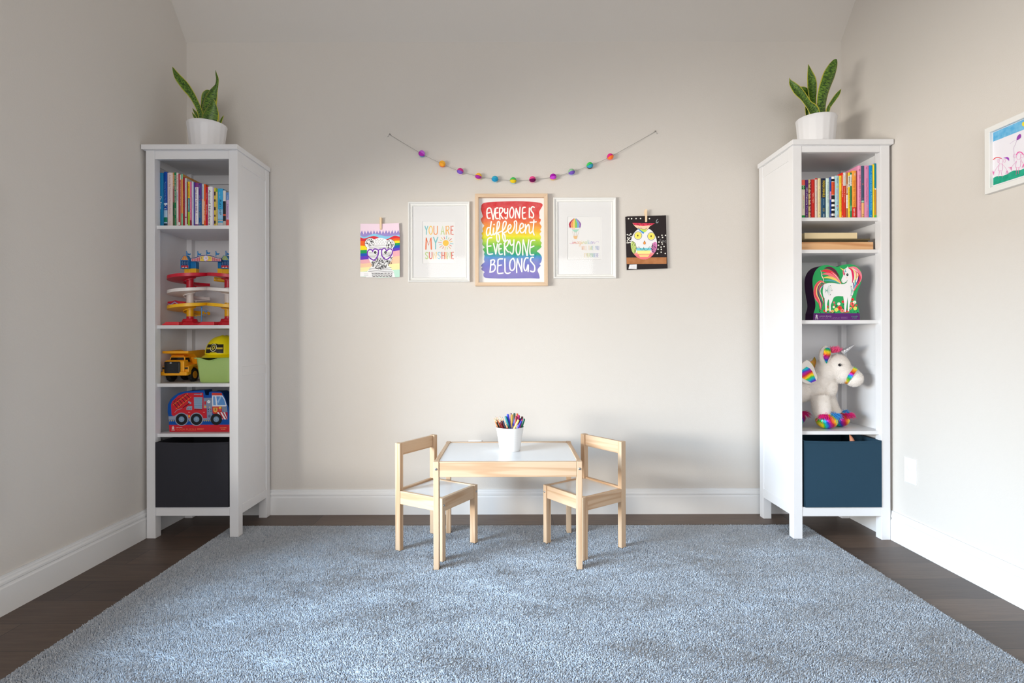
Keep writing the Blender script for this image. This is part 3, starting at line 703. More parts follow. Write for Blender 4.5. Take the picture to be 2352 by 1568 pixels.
# ------------------------------------------------------------------ potted plants
pot_m = mat('white_ceramic', (228, 228, 231), 0.35, 0.5)
soil_m = mat('potting_soil', (58, 44, 34), 0.95, 0.1, bump=(150, 0.8, 0.004))
def leaf_material():
    m = bpy.data.materials.new('variegated_leaf'); m.use_nodes = True
    nt = m.node_tree; b = nt.nodes['Principled BSDF']; L = nt.links.new
    b.inputs['Roughness'].default_value = 0.42; b.inputs['Specular IOR Level'].default_value = 0.45
    uv = nt.nodes.new('ShaderNodeUVMap'); sx = nt.nodes.new('ShaderNodeSeparateXYZ'); L(uv.outputs[0], sx.inputs[0])
    n = nt.nodes.new('ShaderNodeTexNoise'); n.inputs['Scale'].default_value = 5.0; n.inputs['Detail'].default_value = 4; n.inputs['Distortion'].default_value = 0.8
    mp = nt.nodes.new('ShaderNodeMapping'); mp.inputs['Scale'].default_value = (0.7, 14, 1); L(uv.outputs[0], mp.inputs['Vector']); L(mp.outputs[0], n.inputs['Vector'])
    rp = nt.nodes.new('ShaderNodeMapRange'); rp.inputs['From Min'].default_value = 0.42; rp.inputs['From Max'].default_value = 0.58; L(n.outputs['Fac'], rp.inputs['Value'])
    mx = nt.nodes.new('ShaderNodeMix'); mx.data_type = 'RGBA'; mx.inputs['A'].default_value = lin((34, 66, 22)); mx.inputs['B'].default_value = lin((104, 140, 44))
    L(rp.outputs[0], mx.inputs['Factor'])
    sb = nt.nodes.new('ShaderNodeMath'); sb.operation = 'SUBTRACT'; sb.inputs[1].default_value = 0.5; L(sx.outputs[0], sb.inputs[0])
    ab = nt.nodes.new('ShaderNodeMath'); ab.operation = 'ABSOLUTE'; L(sb.outputs[0], ab.inputs[0])
    n2 = nt.nodes.new('ShaderNodeTexNoise'); n2.inputs['Scale'].default_value = 6; L(uv.outputs[0], n2.inputs['Vector'])
    ad = nt.nodes.new('ShaderNodeMath'); ad.operation = 'MULTIPLY_ADD'; ad.inputs[1].default_value = 0.12; L(n2.outputs['Fac'], ad.inputs[0]); L(ab.outputs[0], ad.inputs[2])
    gt = nt.nodes.new('ShaderNodeMath'); gt.operation = 'GREATER_THAN'; gt.inputs[1].default_value = 0.500; L(ad.outputs[0], gt.inputs[0])
    m2_ = nt.nodes.new('ShaderNodeMix'); m2_.data_type = 'RGBA'; m2_.inputs['B'].default_value = lin((188, 184, 66))
    L(gt.outputs[0], m2_.inputs['Factor']); L(mx.outputs['Result'], m2_.inputs['A']); L(m2_.outputs['Result'], b.inputs['Base Color'])
    return m
leaf_m = leaf_material()
def leaf(parent, f, pts, dy, rev=False):
    "pts from the base to the tip: (cx, cy, width) in picture units; dy: depth shift at base and tip"
    sm = smooth_line(pts, 6)
    n = len(sm); k = 7
    vs = []; uvs = []
    c3 = [f(p[0], p[1]) for p in sm]
    wsc = (f(1, 0) - f(0, 0)).length
    for i, p in enumerate(sm):
        a = c3[max(i - 1, 0)]; b = c3[min(i + 1, n - 1)]
        t = (b - a).normalized(); side = Vector((t.z, 0, -t.x)).normalized() if abs(t.x) + abs(t.z) > 1e-6 else Vector((1, 0, 0))
        u = i / (n - 1)
        off = dy[0] + (dy[1] - dy[0]) * u
        hw = max(p[2], 1.2) * wsc / 2
        for j in range(k):
            q = -1 + 2 * j / (k - 1)
            depth = off + hw * 0.45 * (q * q) * (-1 if not rev else 1) + q * hw * 0.25 * math.sin(u * 5)
            vs.append(c3[i] + side * hw * q + Vector((0, depth, 0)))
            uvs.append((j / (k - 1), u * 1.0))
    fs = [(i * k + j, i * k + j + 1, (i + 1) * k + j + 1, (i + 1) * k + j) for i in range(n - 1) for j in range(k - 1)]
    mb = MB(); mb.add(vs, fs)
    o = mb.build('leaf', leaf_m, parent, smooth='all', solid=0.0022)
    uvl = o.data.uv_layers.new(name='UVMap')
    for l in o.data.loops: uvl.data[l.index].uv = uvs[l.vertex_index]
    return o
def pot(parent, x, y, z, r0, r1, h):
    b = MB(); n = 108; prof = [(0, 0), (r0, 0), (r0 + 0.001, 0.002)]
    for i in range(1, 9): prof.append((r0 + (r1 - r0) * (i / 8) ** 0.9, 0.002 + (h - 0.004) * i / 8))
    prof += [(r1 - 0.001, h), (r1 - 0.005, h), (r1 - 0.007, h - 0.03), (r1 - 0.009, h - 0.035)]
    vs = []
    for q, (r, zz) in enumerate(prof):
        for i in range(n):
            fl = 0.0017 * abs(math.sin(i * PI / n * 18)) if 2 <= q <= 9 else 0      # shallow vertical fluting
            a = 2 * PI * i / n; vs.append((x + (r - fl) * math.cos(a), y + (r - fl) * math.sin(a), z + zz))
    fs = [(j * n + i, j * n + (i + 1) % n, (j + 1) * n + (i + 1) % n, (j + 1) * n + i) for j in range(len(prof) - 1) for i in range(n)]
    b.add(vs, fs); b.build('pot', pot_m, parent, smooth=True)
    s = MB(); s.lathe([(0, h - 0.022), (r1 - 0.0085, h - 0.026)], (x, y, z), 32); s.build('soil', soil_m, parent, smooth=True)
lx, ly = -1.617, 2.868
pl = thing('potted_plant', 'snake plant in a white pot on top of the left bookcase', 'plant', (lx, ly, 1.9805), group='potted snake plants')
pot(pl, lx, ly, 1.9805, 0.077, 0.0965, 0.158)
f = crop_map(380, 140, 6.03, ly)
leaf(pl, f, [(535, 960, 60), (525, 820, 66), (495, 690, 66), (420, 530, 80), (320, 385, 112), (215, 255, 88), (165, 165, 40), (145, 120, 2)], (-0.01, -0.03))
leaf(pl, f, [(560, 960, 80), (565, 830, 100), (595, 700, 150), (625, 560, 158), (665, 440, 112), (715, 340, 48), (722, 250, 38), (705, 180, 20), (697, 128, 1)], (-0.02, 0.0), True)
leaf(pl, f, [(545, 960, 44), (520, 800, 50), (512, 650, 56), (520, 520, 64), (535, 450, 70), (570, 415, 60), (600, 405, 20)], (0.012, 0.010))
leaf(pl, f, [(600, 900, 60), (600, 620, 76), (606, 480, 70), (620, 395, 40), (628, 335, 1)], (0.02, 0.018))
leaf(pl, f, [(640, 980, 130), (655, 880, 190), (690, 800, 196), (715, 720, 150), (732, 650, 90), (738, 610, 50), (740, 592, 8)], (-0.05, -0.06), True)
leaf(pl, f, [(540, 940, 40), (500, 830, 50), (465, 780, 55), (420, 720, 40), (372, 652, 1)], (0.0, 0.0))
leaf(pl, f, [(500, 940, 30), (440, 830, 34), (400, 765, 34), (365, 708, 1)], (0.01, 0.0))
leaf(pl, f, [(740, 960, 20), (775, 880, 30), (797, 800, 24), (812, 755, 1)], (-0.02, 0.0))
rx, ry = 1.606, 2.845
pr = thing('potted_plant', 'snake plant in a ribbed white pot on top of the right bookcase', 'plant', (rx, ry, 1.9805), group='potted snake plants')
pot(pr, rx, ry, 1.9805, 0.083, 0.0975, 0.172)
f = crop_map(1730, 130, 5.809, ry)
leaf(pr, f, [(865, 900, 90), (872, 740, 125), (888, 570, 150), (925, 420, 160), (975, 280, 160), (1020, 160, 110), (1038, 105, 60), (1045, 84, 14)], (-0.03, -0.04), True)
leaf(pr, f, [(820, 900, 50), (800, 740, 74), (788, 600, 100), (780, 450, 130), (778, 320, 118), (765, 210, 66), (748, 88, 1)], (0.0, 0.01))
leaf(pr, f, [(790, 900, 90), (730, 770, 160), (665, 690, 120), (600, 605, 120), (520, 520, 130), (450, 425, 72), (428, 375, 20), (420, 343, 1)], (-0.04, -0.05))
leaf(pr, f, [(760, 880, 20), (735, 700, 50), (742, 560, 60), (735, 470, 66), (690, 430, 66), (620, 425, 50), (560, 400, 6)], (0.02, 0.006))
leaf(pr, f, [(930, 880, 30), (968, 740, 44), (1010, 660, 48), (1065, 580, 52), (1125, 500, 44), (1175, 430, 1)], (-0.01, 0.0))
leaf(pr, f, [(900, 860, 40), (925, 745, 50), (935, 700, 8)], (-0.05, -0.05))

# ------------------------------------------------------------------ cup with pencils and markers
zt = 0.4673
cx, cy = (1170.3 - 1176 + 0.3) * 2.585 / F, 2.585
cup = thing('pencil_cup', 'white cup full of pencils and markers on the low table', 'cup', (cx, cy, zt))
b = MB()
prof = [(0, 0), (0.047, 0), (0.0485, 0.0015)]
H_c = 0.1135
for i in range(1, 40):
    t = i / 40; r = 0.0485 + (0.0660 - 0.0485) * t
    if 0.25 < t < 0.85: r += 0.0003 * math.sin(i * PI)  + (0.0004 if i % 3 == 0 else 0)
    prof.append((r, H_c * t))
prof += [(0.0665, H_c - 0.001), (0.0675, H_c), (0.0655, H_c), (0.0645, H_c - 0.002), (0.047, 0.004), (0, 0.003)]
b.lathe(prof, (cx, cy, zt), 48); b.build('cup_body', mat('white_enamel', (230, 231, 232), 0.3, 0.5), cup, smooth=True)
fc = crop_map(1110, 930, 13.07, cy)
bare = ink((226, 190, 150)); lead = ink((70, 50, 60))
STICKS = []
def pencil(label, tip, rim, rgb, dy, kind='pencil', cap=None):
    "tip and rim: picture points where it ends and where it crosses the cup's rim; dy: depth offset at the tip"
    T = fc(*tip); R = fc(*rim); T.y += dy; R.y += dy * 0.75
    d = (R - T).normalized(); zf = zt + 0.0075
    B = R + d * ((R.z - zf) / -d.z)
    STICKS.append(dict(label=label, B=np.array(B), T=np.array(T), r=0.0037 if kind == 'pencil' else 0.0056, rgb=rgb, kind=kind, cap=cap))
def settle():
    "slide the lower ends about until no two sticks run through each other"
    ax = np.array([cx, cy]); n = len(STICKS); zr = zt + H_c
    def clamp(q):
        for z_, lim in ((q['B'][2], 0.0455), (zr, 0.0638)):
            t = (z_ - q['B'][2]) / (q['T'][2] - q['B'][2]); p = q['B'][:2] + (q['T'][:2] - q['B'][:2]) * t - ax
            m = math.hypot(*p); L = lim - q['r'] * 1.25
            if m > L:
                c_ = p * (L / m - 1)
                if t < .01: q['B'][:2] += c_
                else: q['B'][:2] += c_ * .8; q['T'][:2] += c_ * .8
    for it in range(160):
        worst = 0
        for i in range(n):
            for j in range(i):
                a_, b_ = STICKS[i], STICKS[j]; p, q = a_['B'], b_['B']; u, v = a_['T'] - p, b_['T'] - q; w = p - q
                A, Bq, Cq, D, E = u @ u, u @ v, v @ v, u @ w, v @ w; den = A * Cq - Bq * Bq
                s_ = min(1, max(0, (Bq * E - Cq * D) / den)) if den > 1e-12 else 0
                t = min(1, max(0, (Bq * s_ + E) / Cq)); s_ = min(1, max(0, (Bq * t - D) / A))
                dv = (p + u * s_) - (q + v * t); dist = math.sqrt(dv @ dv); gap = (a_['r'] + b_['r']) * 1.06 + .0002 - dist
                if gap > 0:
                    worst = max(worst, gap); nrm = dv / dist if dist > 1e-6 else np.array([0.0, 1.0, 0.0]); nrm[2] = 0
                    h = gap * .55
                    a_['B'] += nrm * h * (1 - s_ * .6); b_['B'] -= nrm * h * (1 - t * .6)
                    k = np.array([.35, 1, 0]); a_['T'] += nrm * k * h * s_; b_['T'] -= nrm * k * h * t
        for q in STICKS: clamp(q)
        if worst < .0002: break
def make_sticks():
    for q in STICKS:
        B, T = Vector(q['B']), Vector(q['T']); d = (T - B).normalized(); rgb = q['rgb']
        if q['kind'] == 'pencil':
            wid = 0.0037
            root = thing('colored_pencil', q['label'], 'pencil', B, group='colored pencils in the cup'); pm = mat('pencil_paint_%02x%02x%02x' % rgb, rgb, 0.3, 0.5)
            b = MB(); b.tube([B, T - d * 0.018], wid, 6); b.build('barrel', pm, root)
            b = MB(); b.tube([T - d * 0.018, T - d * 0.005], [wid * 0.98, wid * 0.38], 8); b.build('wood_tip', bare, root)
            b = MB(); b.tube([T - d * 0.005, T], [wid * 0.37, wid * 0.05], 8); b.build('lead', pm, root)
        else:
            r = 0.0050
            root = thing('marker', q['label'], 'marker', B, group='markers in the cup')
            b = MB(); b.tube([B, T - d * 0.045], r, 12); b.build('barrel', plastic(rgb), root, smooth=True)
            b = MB(); b.tube([T - d * 0.046, T - d * 0.004, T], [r * 1.12, r * 1.08, r * 0.8], 12); b.build('cap', plastic(q['cap'] or rgb), root, smooth=True)
for a in (
 ('light orange colored pencil, leftmost in the white cup', (296, 380), (425, 650), (240, 128, 70), 0.0),
 ('dark brown-black colored pencil beside the leftmost orange one', (362, 395), (490, 655), (40, 32, 20), -0.012),
 ('grey-brown pencil tip behind the two leftmost pencils', (345, 360), (460, 650), (90, 84, 80), 0.028),
 ('rust orange colored pencil third from the left in the cup', (405, 350), (540, 660), (214, 92, 50), 0.004),
 ('wine red colored pencil left of the maroon one', (445, 400), (600, 670), (126, 24, 34), -0.02),
 ('maroon colored pencil in the middle of the left bunch', (515, 350), (660, 670), (110, 14, 30), -0.01),
 ('violet-black colored pencil behind the maroon one', (488, 345), (600, 650), (70, 20, 50), 0.03),
 ('dark blue colored pencil with a blue tip', (578, 370), (670, 640), (20, 60, 110), 0.016),
 ('brown colored pencil, the short one in the middle', (652, 480), (715, 660), (130, 84, 40), -0.015),
 ('crimson colored pencil low in the middle of the cup', (700, 540), (745, 680), (170, 14, 60), -0.028),
): pencil(*a)
for a in (
 ('teal marker leaning left of the blue one', (668, 320), (800, 650), (0, 92, 102), -0.018, 'm', (0, 120, 130)),
 ('bright blue marker, tallest in the cup', (762, 262), (840, 590), (20, 50, 220), 0.0, 'm'),
 ('thin grey-purple marker behind the yellow one', (838, 275), (860, 560), (120, 80, 110), 0.032, 'm'),
 ('yellow-orange marker standing upright in the middle', (880, 292), (890, 600), (246, 200, 90), -0.005, 'm'),
 ('dark red marker right of the upright yellow one', (950, 312), (945, 580), (150, 40, 40), 0.012, 'm'),
 ('dark green marker cap at the back of the cup', (925, 278), (930, 580), (30, 80, 50), 0.034, 'm'),
 ('burnt orange marker at the back right of the cup', (1005, 285), (975, 590), (214, 100, 50), 0.028, 'm'),
 ('magenta-capped marker behind the pale yellow one', (1058, 300), (1010, 590), (220, 190, 220), 0.022, 'm', (180, 10, 100)),
 ('pale yellow marker leaning right at the front', (1062, 405), (915, 680), (250, 214, 110), -0.026, 'm'),
 ('blue-capped white marker leaning right', (1066, 345), (985, 620), (214, 196, 232), 0.0, 'm', (60, 80, 220)),
 ('pink-red marker leaning right at the back', (1118, 345), (1040, 620), (226, 60, 100), 0.018, 'm'),
 ('deep purple marker leaning far right', (1165, 430), (1020, 675), (100, 20, 120), -0.020, 'm', (50, 40, 160)),
 ('navy marker between the purple and pink ones', (1130, 410), (1060, 650), (30, 30, 140), 0.004, 'm'),
 ('hot pink marker leaning right', (1205, 425), (1105, 650), (216, 40, 120), -0.010, 'm'),
 ('dark brown marker cap at the far right back', (1200, 362), (1130, 610), (90, 40, 34), 0.014, 'm'),
 ('green-tipped black marker, rightmost in the cup', (1255, 400), (1165, 640), (30, 54, 40), -0.004, 'm', (20, 100, 74)),
): pencil(*a)
settle(); make_sticks()

# ------------------------------------------------------------------ stroke lettering
def _o(n=14): return [(0.5 + 0.5 * math.sin(2 * PI * i / n), 0.5 + 0.5 * math.cos(2 * PI * i / n)) for i in range(n + 1)]
GL = {
 'A': [[(0, 0), (.5, 1), (1, 0)], [(.2, .35), (.8, .35)]],
 'B': [[(0, 0), (0, 1), (.7, .95), (.9, .75), (.6, .53), (0, .5)], [(.6, .53), (1, .3), (.7, .03), (0, 0)]],
 'C': [[(1, .85), (.5, 1), (0, .5), (.5, 0), (1, .15)]],
 'E': [[(1, 1), (0, 1), (0, 0), (1, 0)], [(0, .52), (.8, .52)]],
 'H': [[(0, 0), (0, 1)], [(1, 0), (1, 1)], [(0, .5), (1, .5)]],
 'I': [[(.5, 0), (.5, 1)]],
 'K': [[(0, 0), (0, 1)], [(1, 1), (0, .45), (1, 0)]],
 'L': [[(0, 1), (0, 0), (1, 0)]],
 'M': [[(0, 0), (.08, 1), (.5, .35), (.92, 1), (1, 0)]],
 'N': [[(0, 0), (0, 1), (1, 0), (1, 1)]],
 'O': [_o()],
 'R': [[(0, 0), (0, 1), (.7, 1), (1, .78), (.7, .52), (0, .5)], [(.45, .5), (1, 0)]],
 'S': [smooth_line([(1, .88), (.6, 1), (.15, .92), (.05, .7), (.5, .5), (.95, .3), (.8, .06), (.4, 0), (0, .12)], 3)],
 'T': [[(0, 1), (1, 1)], [(.5, 1), (.5, 0)]],
 'U': [smooth_line([(0, 1), (0, .3), (.18, .05), (.5, 0), (.82, .05), (1, .3), (1, 1)], 3)],
 'V': [[(0, 1), (.5, 0), (1, 1)]],
 'W': [[(0, 1), (.25, 0), (.5, .8), (.75, 0), (1, 1)]],
 'Y': [[(0, 1), (.5, .5)], [(1, 1), (.5, .5), (.5, 0)]],
 'i': [[(0, 0), (.3, .6), (.3, .1), (.7, 0)], [(.35, .85), (.4, .9)]],
 'm': [smooth_line([(0, 0), (.1, .6), (.16, 0), (.35, .6), (.45, 0), (.68, .6), (.75, .05), (1, .1)], 3)],
 'a': [smooth_line([(.8, .5), (.4, .6), (.1, .3), (.3, 0), (.7, .2), (.8, .55), (.8, .1), (1, .05)], 3)],
 'g': [smooth_line([(.8, .5), (.4, .6), (.1, .3), (.3, 0), (.7, .2), (.8, .55), (.75, -.4), (.4, -.7), (.2, -.45), (1, .1)], 3)],
 'n': [smooth_line([(0, 0), (.1, .6), (.2, 0), (.5, .6), (.7, .4), (.75, .05), (1, .1)], 3)],
 't': [[(.4, 1.1), (.35, .1), (.7, 0)], [(.1, .7), (.7, .75)]],
 'o': [smooth_line([(.5, .6), (.1, .3), (.4, 0), (.8, .3), (.5, .6), (1, .5)], 3)],
 'r': [smooth_line([(0, 0), (.1, .6), (.2, .1), (.5, .6), (.8, .5)], 3)],
 'e': [smooth_line([(.1, .3), (.8, .4), (.5, .62), (.1, .3), (.4, 0), (.9, .1)], 3)],
}
def glyph(b, f, ch, x0, x1, y0, y1, w, m, layer=2):
    "y0 is the top, y1 the baseline (picture y runs down)"
    for st in GL[ch]:
        b.stroke(f, [(x0 + (x1 - x0) * u, y1 + (y0 - y1) * v) for u, v in st], w, m, layer, smooth=0)

def sweep_frame(b, mapf, u0, u1, z0, z1, prof, m=None):
    "mitred moulding round a rectangle; mapf(u, d, z); prof: (inset, distance from the wall)"
    rings = []
    for ins, d in prof:
        rings.append([mapf(u0 + ins, d, z0 + ins), mapf(u1 - ins, d, z0 + ins), mapf(u1 - ins, d, z1 - ins), mapf(u0 + ins, d, z1 - ins)])
    o = [p for r in rings for p in r]; fs = []
    for j in range(len(rings) - 1):
        for i in range(4):
            fs.append((j * 4 + i, j * 4 + (i + 1) % 4, (j + 1) * 4 + (i + 1) % 4, (j + 1) * 4 + i))
    b.add(o, fs, m)
def glass_material():
    m = bpy.data.materials.new('picture_glass'); m.use_nodes = True
    nt = m.node_tree; nt.nodes.remove(nt.nodes['Principled BSDF']); out = nt.nodes['Material Output']
    t = nt.nodes.new('ShaderNodeBsdfTransparent'); g = nt.nodes.new('ShaderNodeBsdfGlossy'); g.inputs['Roughness'].default_value = 0.05
    mx = nt.nodes.new('ShaderNodeMixShader')
    mx.inputs[0].default_value = 0.03; nt.links.new(t.outputs[0], mx.inputs[1]); nt.links.new(g.outputs[0], mx.inputs[2]); nt.links.new(mx.outputs[0], out.inputs[0])
    return m
glass_m = glass_material()
white_frame_m = mat('white_frame_lacquer', (230, 230, 228), 0.4, 0.4)
mount_m = mat('mount_board', (226, 226, 227), 0.8, 0.1)
print_m = mat('print_paper', (232, 232, 232), 0.8, 0.1)
wall_f = lambda u, d, z: Vector((u, YB - d, z))
ORN = [(0, .0008), (0, .018), (.003, .021), (.007, .020), (.012, .012), (.019, .010), (.021, .012), (.0235, .012), (.025, .009), (.025, .004)]
def ornate(label, px0, py0, px1, py1):
    a = P(px0, py0, YB - .02); c = P(px1, py1, YB - .02)
    root = thing('framed_print', label, 'framed print', ((a.x + c.x) / 2, YB - 0.0008, c.z), group='framed prints on the back wall')
    b = MB(); sweep_frame(b, wall_f, a.x, c.x, c.z, a.z, ORN)
    b.build('frame', white_frame_m, root)
    # beading along the inner lip
    b = MB(); ins = .0222
    for k in range(int((c.x - a.x - 2 * ins) / 0.0042)):
        for zz in (a.z - ins, c.z + ins):
            b.ellipsoid((a.x + ins + .002 + k * .0042, YB - .0122, zz), (.0014, .0012, .0014), None, 6, 4)
    for k in range(int((a.z - c.z - 2 * ins) / 0.0042)):
        for xx in (a.x + ins, c.x - ins):
            b.ellipsoid((xx, YB - .0122, c.z + ins + .002 + k * .0042), (.0014, .0012, .0014), None, 6, 4)
    b.build('beading', white_frame_m, root, smooth='all')
    b = MB(); b.poly([wall_f(a.x + .024, .0086, c.z + .024), wall_f(c.x - .024, .0086, c.z + .024), wall_f(c.x - .024, .0086, a.z - .024), wall_f(a.x + .024, .0086, a.z - .024)])
    b.build('glass', glass_m, root)
    return root, a, c
def mount(root, a, c, o0, o1):
    "board with a bevelled opening o0..o1 (corner points), print behind it"
    b = MB(); x0, x1, z0, z1 = a.x + .0245, c.x - .0245, c.z + .0245, a.z - .0245
    ox0, ox1, oz0, oz1 = o0.x, o1.x, o1.z, o0.z
    d = .0065
    for q in ([(x0, z0), (x1, z0), (ox1, oz0), (ox0, oz0)], [(x1, z0), (x1, z1), (ox1, oz1), (ox1, oz0)], [(x1, z1), (x0, z1), (ox0, oz1), (ox1, oz1)], [(x0, z1), (x0, z0), (ox0, oz0), (ox0, oz1)]):
        b.poly([wall_f(x, d, z) for x, z in q])
    e = .0014
    A = [(ox0, oz0), (ox1, oz0), (ox1, oz1), (ox0, oz1)]; Bq = [(ox0 + e, oz0 + e), (ox1 - e, oz0 + e), (ox1 - e, oz1 - e), (ox0 + e, oz1 - e)]
    for i in range(4):
        j = (i + 1) % 4
        b.poly([wall_f(A[i][0], d, A[i][1]), wall_f(A[j][0], d, A[j][1]), wall_f(Bq[j][0], d - .0015, Bq[j][1]), wall_f(Bq[i][0], d - .0015, Bq[i][1])])
    b.build('mount', mount_m, root)
    return (ox0, ox1, oz0, oz1)

# --- "you are my sunshine"
root, a, c = ornate('white framed sunshine print, left of the rainbow poster', 936.8, 462.5, 1079.4, 646.7)
f1 = crop_map(810, 480, 8.4, YB - .0045)
ox = mount(root, a, c, f1(1350, 237), f1(1972, 1052))
b = MB(); b.poly([wall_f(ox[0] - .004, .0042, ox[2] - .004), wall_f(ox[1] + .004, .0042, ox[2] - .004), wall_f(ox[1] + .004, .0042, ox[3] + .004), wall_f(ox[0] - .004, .0042, ox[3] + .004)], print_m)
TE, YE, OR_, GR, RE, LB_ = ink((128, 194, 200)), ink((240, 200, 104)), ink((234, 156, 100)), ink((188, 212, 140)), ink((216, 104, 86)), ink((160, 206, 224))
AM = ink((240, 178, 92))
for ch, x0, x1, m in (('Y', 1395, 1450, TE), ('O', 1472, 1540, YE), ('U', 1566, 1636, OR_), ('A', 1706, 1766, GR), ('R', 1802, 1862, AM), ('E', 1897, 1940, RE)):
    glyph(b, f1, ch, x0, x1, 330, 487, 17, m)
glyph(b, f1, 'M', 1412, 1518, 552, 772, 26, ink((232, 126, 86))); glyph(b, f1, 'Y', 1560, 1642, 545, 768, 20, TE)
for ch, x0, x1, m in (('S', 1404, 1454, GR), ('U', 1480, 1532, RE), ('N', 1560, 1613, YE), ('S', 1642, 1694, LB_), ('H', 1722, 1768, RE), ('I', 1795, 1805, AM), ('N', 1832, 1884, GR), ('E', 1910, 1945, RE)):
    glyph(b, f1, ch, x0, x1, 833, 957, 16, m)
b.disc(f1, (1797, 655), 58, ink((246, 196, 84)), 2)
rays = [TE, GR, RE, YE, TE, RE, AM, GR, YE, RE, OR_, TE, RE, GR, YE, RE, GR]
for i in range(16):
    t = 2 * PI * i / 16 + 0.12 - PI / 2; r1 = 128 if i % 2 else 146
    b.stroke(f1, [(1797 + 84 * math.cos(t), 655 + 78 * math.sin(t)), (1797 + r1 * math.cos(t), 655 + (r1 - 8) * math.sin(t))], 10, rays[i], 2, 0)
b.build('print', print_m, root)

# --- balloon print
root, a, c = ornate('white framed hot air balloon print, right of the rainbow poster', 1271.0, 453.0, 1415.7, 638.6)
f3 = crop_map(1260, 440, 7.127, YB - .0045)
ox = mount(root, a, c, f3(310, 410), f3(862, 1110))
b = MB(); b.poly([wall_f(ox[0] - .004, .0042, ox[2] - .004), wall_f(ox[1] + .004, .0042, ox[2] - .004), wall_f(ox[1] + .004, .0042, ox[3] + .004), wall_f(ox[0] - .004, .0042, ox[3] + .004)], print_m)
cols = [(176, 40, 66), (240, 150, 80), (236, 200, 100), (130, 196, 70), (110, 170, 214), (150, 110, 176)]
for i, rgb in enumerate(cols):
    u0 = -1 + 2 * i / 6 + .02; u1 = -1 + 2 * (i + 1) / 6 - .03
    L_ = []; R_ = []
    for k in range(9):
        v = k / 8; y = 438 + 150 * v
        hw = 105 * math.sin(PI * min(0.5, 0.06 + v * .62)) * (1 - .12 * max(0, v - .6) / .4)
        L_.append((433 + u0 * hw, y + 6 * (1 - u0 * u0))); R_.append((433 + u1 * hw, y + 6 * (1 - u1 * u1)))
    b.shape(f3, L_ + R_[::-1], ink(rgb), 2)
b.shape(f3, [(380, 622), (505, 618), (475, 645), (450, 670), (415, 655)], ink((170, 214, 196)), 2)
b.stroke(f3, [(340, 596), (400, 612), (470, 612), (530, 596)], 4, ink((200, 200, 200)), 2)
b.stroke(f3, [(383, 606), (430, 606)], 9, ink((240, 176, 150)), 2, 0)
for x0, x1 in ((388, 412), (425, 425), (455, 450), (500, 470)):
    b.stroke(f3, [(x0, 650), (x1, 725)], 3, ink((196, 170, 140)), 2, 0)
b.shape(f3, [(405, 725), (476, 722), (470, 752), (458, 776), (430, 778), (412, 758)], ink((230, 190, 140)), 2)
gcol = [(214, 150, 180), (228, 160, 150), (236, 180, 150), (238, 196, 150), (236, 206, 150), (220, 214, 150), (190, 210, 160), (170, 206, 190), (160, 196, 220), (176, 186, 224), (196, 180, 216)]
wsx = [(385, 22), (407, 52), (458, 36), (494, 40), (534, 20), (554, 40), (594, 38), (634, 22), (656, 20), (678, 38), (716, 44)]
for ch, (x, w_), col in zip('imagination', wsx, gcol):
    glyph(b, f3, ch, x, x + w_, 792, 852, 5, ink(col))
b.stroke(f3, [(345, 845), (360, 852), (385, 850)], 4, ink(gcol[0]), 2); b.stroke(f3, [(758, 835), (790, 815), (815, 815), (815, 832)], 4, ink(gcol[-1]), 2)
def spaced(text, x0, x1, y0, y1, wd, cols):
    n = len(text); st = (x1 - x0) / n
    for i, ch in enumerate(text):
        if ch == ' ': continue
        glyph(b, f3, ch, x0 + st * i + st * .18, x0 + st * (i + 1) - st * .18, y0, y1, wd, ink(cols[int(i * len(cols) / n)]))
spaced('WILL TAKE YOU', 540, 828, 888, 952, 4.4, [(240, 190, 150), (238, 206, 150), (196, 214, 160), (160, 200, 220), (170, 180, 220)])
spaced('EVERYWHERE', 582, 826, 1008, 1072, 4.4, [(236, 206, 140), (206, 214, 150), (170, 210, 190), (166, 196, 224), (180, 180, 220)])
b.build('print', print_m, root)

# --- rainbow poster in the pale wood box frame
a = P(1091.0, 444.6, YB - .034); c = P(1258.4, 655.8, YB - .034)
root = thing('framed_print', 'large pale wood framed rainbow poster in the middle of the wall', 'framed print', ((a.x + c.x) / 2, YB - 0.0008, c.z), group='framed prints on the back wall')
fw = 0.0195
BOXF = [(0, .0008), (0, .034), (fw, .034), (fw, .006)]
fwd_h, fwd_v = wood('ash_along_x', 'x', (220, 194, 166), (202, 172, 140), 1.0, .6), wood('ash_along_z', 'z', (220, 194, 166), (202, 172, 140), 1.0, .6)
for (u0, u1, z0, z1, mm) in ((a.x, c.x, a.z - fw, a.z, fwd_h), (a.x, c.x, c.z, c.z + fw, fwd_h), (a.x, a.x + fw, c.z, a.z, fwd_v), (c.x - fw, c.x, c.z, a.z, fwd_v)):
    b = MB(); hor = mm is fwd_h
    if hor:
        top = z1 == a.z
        o_, i_ = (z1, z0) if top else (z0, z1)
        pr_ = [(u0, o_), (u1, o_), (u1 - fw, i_), (u0 + fw, i_)]
    else:
        left = u0 == a.x
        o_, i_ = (u0, u1) if left else (u1, u0)
        pr_ = [(o_, c.z), (o_, a.z), (i_, a.z - fw), (i_, c.z + fw)]
    b.prism(pr_, lambda x, z: Vector((x, YB - .034, z)), lambda x, z: Vector((x, YB - .0008, z)))
    b.build('frame_side', mm, root, weld=True, bevel=.0008)
f2 = crop_map(1080, 430, 6.532, YB - .008)
b = MB(); b.poly([wall_f(a.x + .015, .0078, c.z + .015), wall_f(c.x - .015, .0078, c.z + .015), wall_f(c.x - .015, .0078, a.z - .015), wall_f(a.x + .015, .0078, a.z - .015)], print_m)
